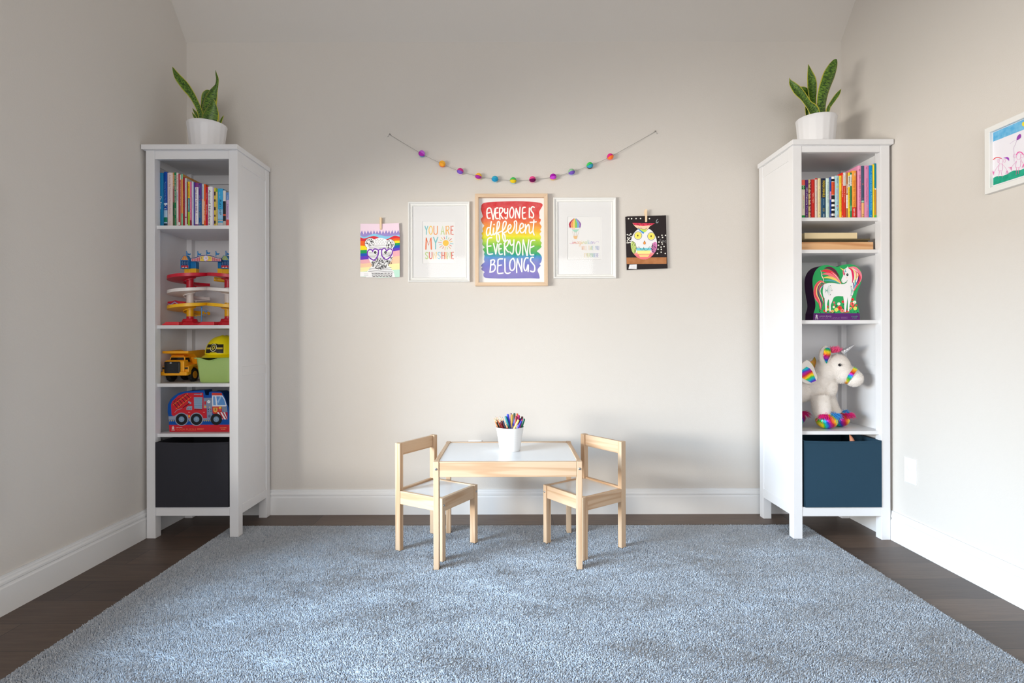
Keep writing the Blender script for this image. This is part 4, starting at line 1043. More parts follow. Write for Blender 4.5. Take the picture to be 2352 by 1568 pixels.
def rainbow_paint():
    m = bpy.data.materials.new('rainbow_watercolour'); m.use_nodes = True
    nt = m.node_tree; bs = nt.nodes['Principled BSDF']; L = nt.links.new
    bs.inputs['Roughness'].default_value = .8; bs.inputs['Specular IOR Level'].default_value = .1
    tc = nt.nodes.new('ShaderNodeTexCoord'); sx = nt.nodes.new('ShaderNodeSeparateXYZ'); L(tc.outputs['Object'], sx.inputs[0])
    z0 = f2(0, 1375).z - root.location.z; z1 = f2(0, 210).z - root.location.z
    mr_ = nt.nodes.new('ShaderNodeMapRange'); mr_.inputs['From Min'].default_value = z1; mr_.inputs['From Max'].default_value = z0
    n = nt.nodes.new('ShaderNodeTexNoise'); n.inputs['Scale'].default_value = 18; n.inputs['Detail'].default_value = 5
    mp = nt.nodes.new('ShaderNodeMapping'); mp.inputs['Scale'].default_value = (.6, 1, 2.2); L(tc.outputs['Object'], mp.inputs[0]); L(mp.outputs[0], n.inputs['Vector'])
    ma = nt.nodes.new('ShaderNodeMath'); ma.operation = 'MULTIPLY_ADD'; ma.inputs[1].default_value = .07; L(n.outputs['Fac'], ma.inputs[0])
    L(sx.outputs[2], mr_.inputs['Value']); 
    s2 = nt.nodes.new('ShaderNodeMath'); s2.operation = 'SUBTRACT'; s2.inputs[1].default_value = .035; L(mr_.outputs[0], ma.inputs[2]); L(ma.outputs[0], s2.inputs[0])
    cr = nt.nodes.new('ShaderNodeValToRGB'); L(s2.outputs[0], cr.inputs[0])
    st = [(215, (204, 46, 58)), (430, (216, 60, 50)), (510, (226, 104, 56)), (590, (232, 152, 52)), (670, (236, 184, 44)), (735, (230, 224, 34)), (800, (176, 212, 48)), (880, (96, 184, 66)), (960, (66, 172, 84)), (1000, (0, 156, 132)), (1045, (44, 140, 202)), (1110, (72, 96, 188)), (1180, (74, 78, 182)), (1290, (98, 84, 178)), (1365, (80, 72, 170))]
    el = cr.color_ramp.elements
    while len(el) > 2: el.remove(el[-1])
    for i, (y, rgb) in enumerate(st):
        p = (y - 210) / (1375 - 210)
        e = el[i] if i < 2 else el.new(p)
        e.position = p; e.color = lin(rgb)
    mx = nt.nodes.new('ShaderNodeMix'); mx.data_type = 'RGBA'; mx.inputs['B'].default_value = lin((240, 235, 235))
    rr = nt.nodes.new('ShaderNodeMapRange'); rr.inputs['From Min'].default_value = .3; rr.inputs['From Max'].default_value = .8; rr.inputs['To Max'].default_value = .13
    n2 = nt.nodes.new('ShaderNodeTexNoise'); n2.inputs['Scale'].default_value = 40; n2.inputs['Detail'].default_value = 4; L(tc.outputs['Object'], n2.inputs['Vector']); L(n2.outputs['Fac'], rr.inputs[0])
    L(cr.outputs[0], mx.inputs['A']); L(rr.outputs[0], mx.inputs['Factor']); L(mx.outputs['Result'], bs.inputs['Base Color'])
    return m
blob = [(180,250),(260,225),(500,212),(800,210),(1000,225),(1075,245),(1085,275),(1060,320),(1035,370),(1040,430),(1035,465),(1058,480),(1050,520),(1040,540),(1070,590),(1050,640),(1068,660),(1040,700),(1062,745),(1050,800),(1072,830),(1060,870),(1070,890),(1040,925),(1000,960),(1040,990),(1075,1050),(1065,1120),(1040,1150),(1058,1170),(1040,1195),(1010,1240),(1035,1310),(1040,1345),(1030,1370),(900,1365),(500,1370),(260,1362),(205,1340),(200,1290),(215,1270),(165,1230),(185,1195),(160,1185),(180,1150),(215,1120),(205,1080),(215,1030),(205,1000),(215,975),(195,940),(190,925),(215,900),(180,855),(190,800),(170,760),(185,730),(170,690),(195,660),(185,620),(210,575),(180,540),(165,500),(165,470),(190,440),(180,400),(160,330),(165,300)]
b.shape(f2, smooth_line(blob, 3, True), rainbow_paint(), 1)
wm = ink((244, 244, 240)); T = lambda *p, w=20: b.stroke(f2, list(p), w, wm, 3)
T((298,310),(262,320),(250,385),(262,460),(300,462)); T((256,388),(298,378))
T((308,318),(328,400),(343,480)); T((375,318),(358,400),(345,480))
T((416,310),(386,318),(379,390),(386,462),(420,468)); T((383,388),(415,380))
T((442,312),(440,390),(446,480)); T((442,312),(482,314),(488,350),(465,388),(444,396)); T((450,398),(470,440),(492,468))
T((516,322),(512,362),(530,392),(556,372)); T((562,318),(560,400),(552,460),(535,470),(523,452))
T((622,300),(600,340),(592,400),(605,450),(630,455),(650,410),(652,350),(636,306),(622,300))
T((678,460),(680,390),(690,316)); T((690,318),(714,390),(738,460)); T((738,460),(741,390),(748,300))
T((825,300),(790,310),(783,380),(790,465),(832,468)); T((786,388),(822,380))
T((888,312),(887,380),(888,455)); T((960,300),(935,290),(912,320),(920,360),(945,392),(950,430),(932,460),(908,445))
T((292,604),(262,610),(245,660),(250,715),(272,720),(295,680),(306,590),(318,515)); T((318,515),(302,610),(300,670),(312,715),(332,712),(347,685),(352,610))
T((352,612),(346,665),(354,712),(375,695),(392,668)); b.disc(f2, (358, 560), 12, wm, 3)
T((392,668),(422,615),(440,560),(433,515),(413,522),(405,570),(398,650),(396,740),(405,805),(424,820),(440,780),(432,715),(407,690),(440,672),(500,640),(530,580),(540,530),(524,510),(500,530),(490,590),(486,680),(490,760),(508,808),(524,790),(520,722),(500,690),(540,665),(560,640))
T((560,640),(600,615),(612,578),(592,560),(570,590),(565,640),(585,685),(620,680),(650,640)); T((650,640),(668,570),(662,522),(680,505),(697,525),(694,600),(690,670),(704,690),(740,640))
T((745,628),(790,600),(797,560),(775,540),(750,570),(745,630),(765,680),(800,672),(826,630)); T((828,560),(830,620),(832,688)); T((832,650),(850,585),(874,560),(886,600),(886,660),(902,690),(930,660))
T((956,490),(950,580),(942,660),(960,715)); T((900,525),(945,523),(990,518))
T((325,755),(270,770),(255,850),(258,930),(270,1000),(336,998)); T((258,886),(312,880))
T((350,845),(370,930),(382,1000)); T((410,850),(396,930),(384,1000)); T((465,850),(434,860),(430,930),(440,1000),(482,1000)); T((432,926),(466,920))
T((515,840),(514,930),(518,1015)); T((510,845),(553,792),(575,812),(560,870),(520,905)); T((525,905),(560,960),(585,970))
T((595,790),(600,840),(620,870),(647,848)); T((656,790),(652,900),(642,985),(620,1000),(604,975))
T((716,820),(696,870),(690,950),(710,1010),(736,1000),(752,930),(746,850),(726,815),(716,820)); T((788,1015),(786,900),(796,790)); T((797,795),(822,900),(852,1025)); T((855,1025),(864,900),(880,790))
T((970,795),(916,805),(900,880),(895,960),(906,1010),(952,1012)); T((900,906),(956,882))
T((312,1095),(306,1180),(298,1270)); T((306,1100),(347,1086),(366,1110),(346,1150),(312,1165)); T((312,1165),(362,1162),(378,1210),(350,1258),(296,1275))
T((486,1075),(422,1085),(415,1170),(410,1250),(422,1292),(492,1286)); T((415,1176),(468,1166)); T((520,1075),(522,1180),(526,1270),(560,1292),(598,1280))
T((645,1065),(606,1100),(592,1170),(605,1235),(640,1245),(668,1200),(668,1120),(650,1070)); T((698,1280),(696,1190),(708,1075)); T((708,1080),(740,1170),(775,1265)); T((775,1265),(773,1170),(775,1072))
T((868,1060),(836,1060),(812,1110),(805,1190),(820,1248),(846,1236),(868,1160),(872,1210),(868,1262)); T((950,1052),(915,1055),(905,1100),(935,1140),(965,1182),(965,1250),(937,1268),(902,1254))
b.build('print', print_m, root)
b = MB(); b.poly([wall_f(a.x + .0185, .013, c.z + .0185), wall_f(c.x - .0185, .013, c.z + .0185), wall_f(c.x - .0185, .013, a.z - .0185), wall_f(a.x + .0185, .013, a.z - .0185)])
b.build('glass', glass_m, root)

# ------------------------------------------------------------------ childrens drawings pinned to the wall
def tilted(fm, xl, xr, dl, dr):
    "paper plane that stands off the wall by dl at its left edge and dr at its right edge"
    def g(x, y, d=0.0):
        p = fm(x, y); return Vector((p.x, YB - (dl + (dr - dl) * (x - xl) / (xr - xl)) - d, p.z))
    return g
K = ink((34, 32, 36))
def scribbles(b, f, inside, box, n, ln, w, layer, seed, ang=None):
    r = random.Random(seed); k = 0
    while k < n:
        x, y = r.uniform(box[0], box[2]), r.uniform(box[1], box[3])
        if not inside(x, y): continue
        a = (ang if ang is not None else r.uniform(0, PI)) + r.uniform(-.4, .4); L = ln * r.uniform(.5, 1.2) / 2
        b.stroke(f, [(x - L * math.cos(a), y - L * math.sin(a)), (x + r.uniform(-3, 3), y + r.uniform(-3, 3)), (x + L * math.cos(a), y + L * math.sin(a))], w, K, layer, 0, caps=False)
        k += 1
fb = tilted(crop_map(820, 495, 10.457, YB - .01), 75, 1035, .004, .020)
ctr = fb(550, 1480)
root = thing('childs_drawing', 'childs drawing of a patterned bear in purple heart glasses on a rainbow', 'drawing', (ctr.x, YB - .004, ctr.z), group='childrens drawings held by clothespins')
b = MB()
page = [(75, 190), (560, 200), (1015, 185), (1035, 520), (1035, 1482), (560, 1490), (70, 1465)]
b.shape(fb, page, ink((240, 216, 232)), 0)
xs = [75, 180, 300, 400, 480, 560, 640, 720, 810, 900, 1035]
def band(ys, rgb, layer):
    xe = [75, 180, 400, 560, 720, 900, 1035]
    pts = smooth_line(list(zip(xe, ys)), 5)
    pts = [(min(max(x, 74), 1035), y) for x, y in pts]
    b.shape(fb, pts + [(1035, 1482), (560, 1489), (72, 1465)], ink(rgb), layer, lw=.00008)
zz = []
for i in range(27):
    x = 75 + i * 960 / 26
    zz.append((x, (350 if i % 4 == 1 else 372) if i % 2 else 430 + 10 * (i % 3)))
b.shape(fb, zz + [(1035, 560), (75, 560)], ink((158, 142, 206)), 1, lw=.00008)
for i in range(1, 26, 2):
    x = 75 + i * 960 / 26
    for q in (-1, 1): b.stroke(fb, [(x, 362), (x + q * 26, 440)], 5, ink((118, 100, 184)), 2, 0, lw=.00008)
    b.stroke(fb, [(x - 14, 410), (x + 14, 418)], 4, ink((136, 120, 196)), 2, 0, lw=.00008)
for k, (ys, rgb) in enumerate([
  ((470, 510, 435, 470, 500, 480, 470), (140, 204, 234)), ((515, 545, 490, 545, 570, 490, 515), (222, 44, 60)),
  ((605, 612, 600, 600, 600, 556, 555), (244, 104, 30)), ((715, 720, 720, 690, 650, 612, 608), (252, 226, 40)),
  ((825, 822, 800, 760, 700, 672, 662), (20, 158, 86)), ((905, 902, 880, 820, 760, 727, 715), (24, 84, 186)),
  ((975, 972, 940, 880, 820, 790, 775), (104, 56, 190)), ((1060, 1050, 1020, 950, 880, 857, 836), (238, 176, 186)),
  ((1145, 1148, 1110, 1060, 1010, 990, 972), (246, 206, 170)), ((1245, 1240, 1220, 1200, 1180, 1160, 1150), (246, 238, 176)), ((1345, 1340, 1330, 1320, 1312, 1306, 1300), (190, 232, 214))]):
    band(ys, rgb, 3 + k)
WH = ink((246, 246, 248)); q = .00008
def D(c_, r, m, l, ry=None): b.disc(fb, c_, r, m, l, 24, ry, lw=q)
def S(pts, w, m, l=19, sm=4): b.stroke(fb, pts, w, m, l, sm, lw=q)
body_ = [(210, 1480), (245, 1330), (350, 1215), (440, 1160), (700, 1160), (800, 1240), (890, 1350), (922, 1482)]
b.shape(fb, body_, WH, 15, lw=q)
D((315, 665), 132, WH, 15); D((800, 690), 118, WH, 15)
S([(315 + 132 * math.cos(t), 665 + 132 * math.sin(t)) for t in [2.2 + i * .35 for i in range(12)]], 7, K, 16); S([(800 + 118 * math.cos(t), 690 + 118 * math.sin(t)) for t in [4.0 + i * .3 for i in range(12)]], 7, K, 16)
head_ = smooth_line([(235, 860), (262, 730), (340, 620), (450, 556), (570, 536), (690, 570), (790, 650), (862, 780), (872, 930), (835, 1080), (770, 1170), (700, 1260), (560, 1290), (430, 1270), (360, 1180), (290, 1060)], 4, True)
b.shape(fb, head_, WH, 17, lw=q)
for y0, amp, st, xa, xb in ((590, 26, 34, 430, 660), (655, 34, 30, 390, 760), (715, 14, 16, 320, 800)):
    pts = []; x = xa; i = 0
    while x < xb: pts.append((x, y0 + (amp if i % 2 else -amp))); x += st; i += 1
    S(pts, 7, K, 19, 0)
for y0 in (760, 790): S([(280, y0 + 10), (450, y0 - 8), (640, y0 + 6), (840, y0 + 12)], 6, K)
el = lambda cx, cy, rx, ry: (lambda x, y: ((x - cx) / rx) ** 2 + ((y - cy) / ry) ** 2 < 1)
scribbles(b, fb, el(300, 660, 105, 105), (180, 540, 440, 790), 34, 60, 8, 18, 3, .6)
scribbles(b, fb, el(800, 690, 100, 105), (690, 570, 920, 810), 46, 44, 8, 18, 4, 1.9)
scribbles(b, fb, el(560, 1150, 210, 135), (340, 1010, 780, 1290), 190, 46, 8, 19, 5)
scribbles(b, fb, el(800, 1060, 60, 110), (730, 940, 870, 1180), 26, 40, 8, 19, 6)
for k in range(5):
    S([(285, 880 + k * 32), (400, 892 + k * 30), (500, 884 + k * 24)], 6, K); S([(610, 880 + k * 30), (720, 888 + k * 26), (840, 876 + k * 20)], 6, K)
S([(560, 1010), (520, 1080), (470, 1190)], 12, WH, 20); S([(580, 1010), (640, 1080), (700, 1180)], 12, WH, 20)
D((565, 985), 58, ink((226, 226, 230)), 20, 40)
for cx_, cy_ in ((440, 885), (690, 888)): D((cx_, cy_), 46, WH, 20); D((cx_, cy_), 31, K, 21, 34); D((cx_ + 8, cy_ - 4), 10, ink((170, 170, 170)), 22)
PU = ink((122, 44, 176))
S([(378, 862), (345, 818), (275, 828), (245, 900), (270, 980), (340, 1040), (410, 1070), (470, 1020), (512, 930), (512, 835), (440, 802), (392, 822), (378, 862)], 27, PU, 23)
S([(716, 855), (680, 795), (630, 797), (592, 860), (602, 960), (650, 1020), (706, 1058), (790, 1010), (858, 900), (838, 815), (770, 808), (716, 855)], 25, PU, 23)
S([(512, 835), (550, 812), (592, 815)], 24, PU, 23)
for k, y in enumerate((1262, 1300, 1340, 1376)):
    S([(300 - k * 14, y), (480, y + 14), (680, y + 4), (830 + k * 18, y + 4 - 12 * (k == 0))], 7, K, 19)
for y0, amp in ((1400, 14), (1440, 22), (1462, 12)):
    S([(370 + i * 40, y0 + (amp if i % 2 else -amp)) for i in range(13)], 8, K, 19, 3)
b.shape(fb, [(72, 1345), (345, 1350), (342, 1458), (72, 1462)], WH, 24, lw=q)
for y in (1390, 1415, 1436): b.stroke(fb, [(165, y), (270, y + 2)], 4, ink((170, 170, 180)), 25, 0, lw=q)
b.build('paper', print_m, root)

fo = tilted(crop_map(1430, 480, 10.818, YB - .01), 80, 1100, .005, .016)
ctr = fo(600, 1500)
root = thing('childs_drawing', 'childs collage of an owl with yellow eyes on black paper', 'drawing', (ctr.x, YB - .004, ctr.z), group='childrens drawings held by clothespins')
b = MB(); BK = ink((38, 30, 32))
b.shape(fo, [(70, 188), (130, 176), (1072, 160), (1085, 800), (1112, 1476), (106, 1510)], BK, 0, lw=q)
b.shape(fo, [(100, 1200), (1085, 1200), (1085, 1366), (106, 1362)], mat('kraft_strip', (184, 126, 84), .7, .1, vary=(30, (168, 110, 70))), 1, lw=q)
egg = lambda t: (528 + 322 * math.cos(t), 858 + (392 if math.sin(t) > 0 else 400) * math.sin(t))
def eggband(ya, yb_, m, l, w0=-1, w1=1):
    def hw(y): return 322 * math.sqrt(max(0, 1 - ((y - 858) / 392) ** 2))
    n = 14; Ls = []; Rs = []
    for i in range(n + 1):
        y = ya + (yb_ - ya) * i / n; Ls.append((528 + w0 * hw(y), y)); Rs.append((528 + w1 * hw(y), y))
    b.shape(fo, Ls + Rs[::-1], m, l, lw=q)
WH2 = ink((236, 236, 240))
b.shape(fo, [egg(2 * PI * i / 48) for i in range(48)], WH2, 2, lw=q)
eggband(965, 1030, ink((120, 206, 220)), 3, -.6, .62); eggband(1030, 1130, ink((242, 236, 150)), 3, -.62, .6); eggband(1110, 1175, ink((246, 196, 130)), 4, -.86, .9); eggband(1120, 1249, ink((240, 120, 130)), 3)
eggband(1080, 1130, ink((240, 150, 150)), 4, -1, -.6); eggband(1080, 1130, ink((240, 150, 150)), 4, .6, 1); eggband(1130, 1190, ink((246, 206, 140)), 5, -.55, .6)
b.disc(fo, (274, 950), 62, ink((200, 220, 130)), 6, 24, 160, -.16, lw=q); b.disc(fo, (782, 955), 66, ink((214, 130, 186)), 6, 24, 145, .2, lw=q)
scribbles(b, fo, el(274, 950, 50, 140), (220, 800, 330, 1100), 36, 28, 6, 7, 8); scribbles(b, fo, el(765, 965, 56, 130), (700, 830, 850, 1090), 60, 32, 7, 7, 9)
b.stroke(fo, [(225, 800), (300, 830), (340, 940), (330, 1040), (290, 1100)], 8, K, 8, lw=q)
sc_ = []
for i in range(4):
    x = 350 + i * 90
    sc_ += [(x, 925 + 10 * (i % 2)), (x + 45, 1010)]
b.stroke(fo, [(340, 950), (375, 968), (405, 930), (460, 1012), (515, 1000), (525, 940), (535, 1000), (575, 1028), (630, 1000), (665, 935), (690, 970), (735, 960)], 7, K, 8, 2, lw=q)
b.shape(fo, [(245, 340), (802, 356), (680, 425), (620, 515), (370, 482), (300, 420)], ink((246, 206, 176)), 9, lw=q)
b.shape(fo, [(245, 340), (802, 356), (730, 400), (500, 422), (290, 392)], ink((224, 60, 90)), 10, lw=q)
scribbles(b, fo, el(520, 378, 250, 30), (270, 340, 780, 410), 40, 30, 5, 11, 12)
b.shape(fo, [(365, 482), (400, 486), (545, 565), (515, 618)], ink((50, 146, 220)), 11, lw=q); b.shape(fo, [(400, 490), (620, 515), (560, 578), (520, 572)], ink((196, 220, 90)), 10, lw=q)
b.stroke(fo, [(360, 470), (385, 498), (400, 460), (430, 492), (455, 465), (500, 505), (530, 500), (560, 510), (590, 470), (620, 515), (640, 470)], 8, K, 12, 2, lw=q)
for cx_, cy_ in ((385, 662), (712, 682)):
    b.disc(fo, (cx_, cy_), 94, ink((232, 228, 214)), 12, lw=q); b.disc(fo, (cx_, cy_ - 6), 84, ink((246, 228, 100)), 13, lw=q); b.disc(fo, (cx_ - 6, cy_ - 6), 15, ink((70, 60, 30)), 14, 12, 24, lw=q)
    b.stroke(fo, [(cx_ + 92 * math.cos(t), cy_ - 4 + 98 * math.sin(t)) for t in [i * .45 for i in range(15)]], 8, K, 14, lw=q)
b.shape(fo, smooth_line([(545, 790), (574, 850), (545, 878), (514, 850)], 3, True), ink((240, 150, 70)), 13, lw=q)
b.stroke(fo, [(545, 785), (572, 840), (560, 874), (525, 872), (516, 840), (545, 785)], 5, K, 14, lw=q)
for x, y in ((152, 235), (226, 236), (336, 234), (446, 234), (664, 238), (122, 632), (168, 645), (206, 618), (214, 684), (132, 712), (176, 720), (148, 750), (124, 788), (190, 780), (118, 834), (156, 832), (192, 824), (888, 698), (972, 655), (1058, 658), (986, 708), (898, 824), (968, 832), (980, 874), (886, 902), (1022, 934), (950, 948), (876, 1000), (956, 1006), (952, 1074), (858, 1106), (1052, 1108)):
    b.disc(fo, (x, y), 19, ink((232, 230, 222)), 2, 10, 17, lw=q)
b.stroke(fo, [(868, 258), (838, 290), (832, 340), (868, 340), (880, 315)], 18, ink((150, 156, 160)), 2, lw=q)
for ch, x, w_ in (('K', 920, 36), ('a', 965, 30), ('r', 998, 26), ('e', 1034, 36)): glyph(b, fo, ch, x, x + w_, 745, 812 if ch == 'K' else 835, 6, ink((150, 150, 150)), 3)
b.shape(fo, [(176, 1376), (354, 1372), (350, 1492), (150, 1484)], WH2, 3, lw=q)
for y in (1412, 1438, 1462): b.stroke(fo, [(200, y), (325, y + 3)], 4, ink((150, 150, 150)), 4, 0, lw=q)
b.build('paper', BK, root)
pin_m = wood('clothespin_wood', 'z', (236, 210, 176), (216, 184, 144), 2.0, .5)
def clothespin(label, px, y0, y1, lean):
    a_ = P(px, y0, YB - .02); c_ = P(px, y1, YB - .02)
    root = thing('clothespin', label, 'clothespin', (a_.x, YB - .0008, c_.z), group='wooden clothespins on the wall')
    h = a_.z - c_.z; w_ = .0055
    b = MB()
    b.prism([(YB - .0165, c_.z), (YB - .0205, c_.z + h * .1), (YB - .0225, c_.z + h), (YB - .0175, c_.z + h), (YB - .0142, c_.z + h * .6), (YB - .0142, c_.z)], lambda y, z: Vector((a_.x - w_, y, z)), lambda y, z: Vector((a_.x + w_, y, z)))
    b.build('prong', pin_m, root, weld=True, bevel=.0006)
    b = MB()
    b.prism([(YB - .0005, c_.z + h * .1), (YB - .0085, c_.z + h * .05), (YB - .0092, c_.z + h * .6), (YB - .006, c_.z + h), (YB - .0005, c_.z + h)], lambda y, z: Vector((a_.x - w_, y, z)), lambda y, z: Vector((a_.x + w_, y, z)))
    b.build('prong', pin_m, root, weld=True, bevel=.0006)
    b = MB(); z_ = c_.z + h * .64
    b.tube([(a_.x - w_ - .001, YB - .0118, z_), (a_.x + w_ + .001, YB - .0118, z_)], .0022, 10); b.build('spring', steel, root, smooth=True)
clothespin('wooden clothespin holding the bear drawing', 874.3, 499.0, 527.0, 0)
clothespin('wooden clothespin holding the owl collage', 1484.2, 480.8, 509.6, 0)

# ------------------------------------------------------------------ garland
gp = [(968.7, 352.9), (1015.7, 376.3), (1057, 393.5), (1098.9, 405), (1136.8, 411.4), (1178.6, 414.6), (1223, 412.3), (1270.4, 406.2), (1312.7, 395), (1354.8, 380), (1401.6, 360)]
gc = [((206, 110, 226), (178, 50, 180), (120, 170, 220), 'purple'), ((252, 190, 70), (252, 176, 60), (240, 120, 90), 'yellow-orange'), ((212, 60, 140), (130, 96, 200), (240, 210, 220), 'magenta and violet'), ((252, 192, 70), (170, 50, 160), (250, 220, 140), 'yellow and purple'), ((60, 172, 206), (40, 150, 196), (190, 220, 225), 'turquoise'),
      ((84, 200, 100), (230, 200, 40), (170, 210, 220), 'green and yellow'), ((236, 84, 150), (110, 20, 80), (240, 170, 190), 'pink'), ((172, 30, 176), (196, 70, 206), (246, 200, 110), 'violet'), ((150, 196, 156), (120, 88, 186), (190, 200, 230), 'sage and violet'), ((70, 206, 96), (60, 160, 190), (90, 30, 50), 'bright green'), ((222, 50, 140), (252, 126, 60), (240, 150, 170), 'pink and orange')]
GY = YB - .022
e0, e1 = P(895.5, 309.5, YB - .004), P(1504.5, 302.5, YB - .004)
root = thing('garland', 'string garland of coloured paper balls hanging above the framed prints', 'garland', (float((e0.x + e1.x) / 2), YB - .001, P(1178, 422, GY).z))
pts = [e0] + [P(x, y, GY) for x, y in gp] + [e1]
def string_material():
    m = bpy.data.materials.new('twisted_string'); m.use_nodes = True; nt = m.node_tree; bs = nt.nodes['Principled BSDF']; bs.inputs['Roughness'].default_value = .9
    tc = nt.nodes.new('ShaderNodeTexCoord'); w_ = nt.nodes.new('ShaderNodeTexWave'); w_.bands_direction = 'X'; w_.inputs['Scale'].default_value = 60
    cr = nt.nodes.new('ShaderNodeValToRGB'); cr.color_ramp.interpolation = 'CONSTANT'; cr.color_ramp.elements[0].color = lin((60, 58, 60)); cr.color_ramp.elements[1].position = .5; cr.color_ramp.elements[1].color = lin((214, 210, 204))
    nt.links.new(tc.outputs['Object'], w_.inputs['Vector']); nt.links.new(w_.outputs['Fac'], cr.inputs[0]); nt.links.new(cr.outputs[0], bs.inputs['Base Color']); return m
sm = string_material()
b = MB(); b.tube([Vector(p) for p in smooth_line([tuple(p) for p in pts], 5)], .0011, 6); b.build('string', sm, root)
for e, s in ((e0, -1), (e1, 1)):
    b = MB(); b.tube([e + Vector((-.006 * s, 0, .002)), e + Vector((0, -.003, .006)), e + Vector((.008 * s, 0, -.004)), e + Vector((.012 * s, -.002, -.012))], .0012, 6)
    b.tube([e + Vector((0, 0, 0)), e + Vector((.003 * s, 0, .011))], .0009, 6); b.tube([e + Vector((0, .003, .001)), e + Vector((0, -.004, .001))], .0016, 8)
    b.build('string_knot', sm, root)
for i, (x, y) in enumerate(gp):
    c_ = P(x, y, GY); ca, cb, cc, nm = gc[i]
    t = (pts[i + 2] - pts[i]).normalized(); t.y = 0; t.normalize()
    up = Vector((-t.z, 0, t.x)); out = Vector((0, -1, 0)); r = .0188
    b = MB()
    # six half discs fanned round the string like a small paper ball
    tilt = (i * 37 % 24 - 12)
    for k, ang in enumerate((68, 8 + tilt * .4, -62, -120, 178, 122)):
        a_ = math.radians(ang)
        d = up * math.cos(a_ - PI / 2 + PI / 2) if False else (up * math.sin(a_) + out * math.cos(a_))
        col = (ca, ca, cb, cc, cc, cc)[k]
        nrm = t.cross(d)
        arc = [c_ + t * (r * math.cos(q2 * PI / 14)) + d * (r * math.sin(q2 * PI / 14)) for q2 in range(15)]
        m_ = mat('paper_ball_%02x%02x%02x' % col, col, .85, .15)
        b.prism([(q2, 0) for q2 in range(15)], lambda u, v: arc[int(u)] + nrm * .0004, lambda u, v: arc[int(u)] - nrm * .0004, m_)
    # folded leaves between the fans give each ball its rounded body
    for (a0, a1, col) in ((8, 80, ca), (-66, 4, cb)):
        vs = []; fs = []
        for q1 in range(7):
            a_ = math.radians(a0 + (a1 - a0) * q1 / 6); d = up * math.sin(a_) + out * math.cos(a_)
            for q2 in range(15): vs.append(c_ + t * (r * .96 * math.cos(q2 * PI / 14)) + d * (r * .93 * math.sin(q2 * PI / 14)))
        for q1 in range(6):
            for q2 in range(14): fs.append((q1 * 15 + q2, q1 * 15 + q2 + 1, q1 * 15 + q2 + 16, q1 * 15 + q2 + 15))
        b.add(vs, fs, mat('paper_ball_%02x%02x%02x' % col, col, .85, .15))
    o = b.build('paper_ball', None, root); o['label'] = nm + ' paper ball'

# ------------------------------------------------------------------ family drawing in a white frame on the right wall
def PX(px, py, X):
    u, v = unroll(px, py); Y = X * F / u
    return Vector((X, Y, CAM_H - v * Y / F))
XW = XR - .022
def f6(cx, cy, d=0.0):
    p = PX(2230 + cx / 6.82, 230 + cy / 6.82, XR - .010); return Vector((p.x - d, p.y, p.z))
tl = PX(2259.3, 297.4, XW); bl = PX(2263.5, 446.3, XW)
z0, z1, ya = bl.z, tl.z, (tl.y + bl.y) / 2; yb_ = ya - .335
side_f = lambda u, d, z: Vector((XR - d, u, z))
root = thing('framed_drawing', 'white framed childs drawing of stick figures on the right wall', 'framed drawing', (XR - .0008, (ya + yb_) / 2, z0))
b = MB(); sweep_frame(b, side_f, yb_, ya, z0, z1, [(0, .0008), (0, .022), (.002, .023), (.020, .023), (.022, .021), (.022, .008)]); b.build('frame', white_frame_m, root)
b = MB(); b.poly([side_f(yb_ + .02, .0095, z0 + .02), side_f(ya - .02, .0095, z0 + .02), side_f(ya - .02, .0095, z1 - .02), side_f(yb_ + .02, .0095, z1 - .02)], ink((236, 234, 242)))
pl_ = lambda y, z, d=0: Vector((XR - .0097 - d, y, z))
yi, yo = ya - .0245, yb_ + .0245
blue_p = mat('blue_marker_sky', (84, 170, 220), .7, .15, vary=(45, (130, 196, 230))); green_p = mat('green_marker_grass', (0, 150, 120), .7, .15, vary=(45, (30, 172, 140)))
bt, bb_, gt_, gb = f6(300, 530).z, f6(300, 670).z, f6(315, 1235).z, f6(315, 1345).z
b.poly([pl_(yi, bt, .0002), pl_(yo, bt, .0002), pl_(yo, bb_ - .004, .0002), pl_(yi, bb_, .0002)], blue_p)
wav = [pl_(yi + (yo - yi) * i / 20, gt_ + .0035 * math.sin(i * 1.3 + .4), .0002) for i in range(21)]
b.poly([pl_(yi, gb, .0002)] + wav + [pl_(yo, gb, .0002)], green_p)
pk = ink((232, 130, 196)); pk2 = ink((236, 80, 170))
def S6(pts, w, m, l=2): b.stroke(f6, pts, w, m, l, 3)
b.disc(f6, (826, 375), 26, ink((238, 220, 60)), 3, ry=36)
b.shape(f6, smooth_line([(718, 625), (722, 580), (745, 545), (768, 528), (786, 545), (782, 585), (755, 610)], 3, True), ink((150, 60, 170)), 2)
S6([(715, 628), (680, 634), (612, 682)], 3, ink((190, 150, 200))); S6([(716, 628), (700, 690), (668, 750), (678, 850), (676, 960)], 3, ink((190, 150, 200)))
S6([(350, 930), (390, 902), (430, 898), (478, 912)], 12, ink((226, 60, 70))); b.shape(f6, [(508, 905), (570, 888), (596, 905), (600, 952), (580, 935), (560, 916)], ink((160, 60, 190)), 2)
b.stroke(f6, [(470 + 32 * math.cos(t), 955 + 45 * math.sin(t)) for t in [i * .6 for i in range(12)]], 3, pk, 2, 3)
for cx_ in (430, 528): b.stroke(f6, [(cx_ + 16 * math.cos(t), 950 + 26 * math.sin(t)) for t in [i * .7 for i in range(10)]], 3, pk, 2, 3)
S6([(445, 1000), (440, 1040), (430, 1105)], 4, pk); S6([(486, 995), (494, 1040), (490, 1100)], 4, pk); S6([(430, 1105), (492, 1100)], 3, pk); S6([(448, 1105), (438, 1208)], 4, pk); S6([(470, 1102), (492, 1208)], 4, pk)
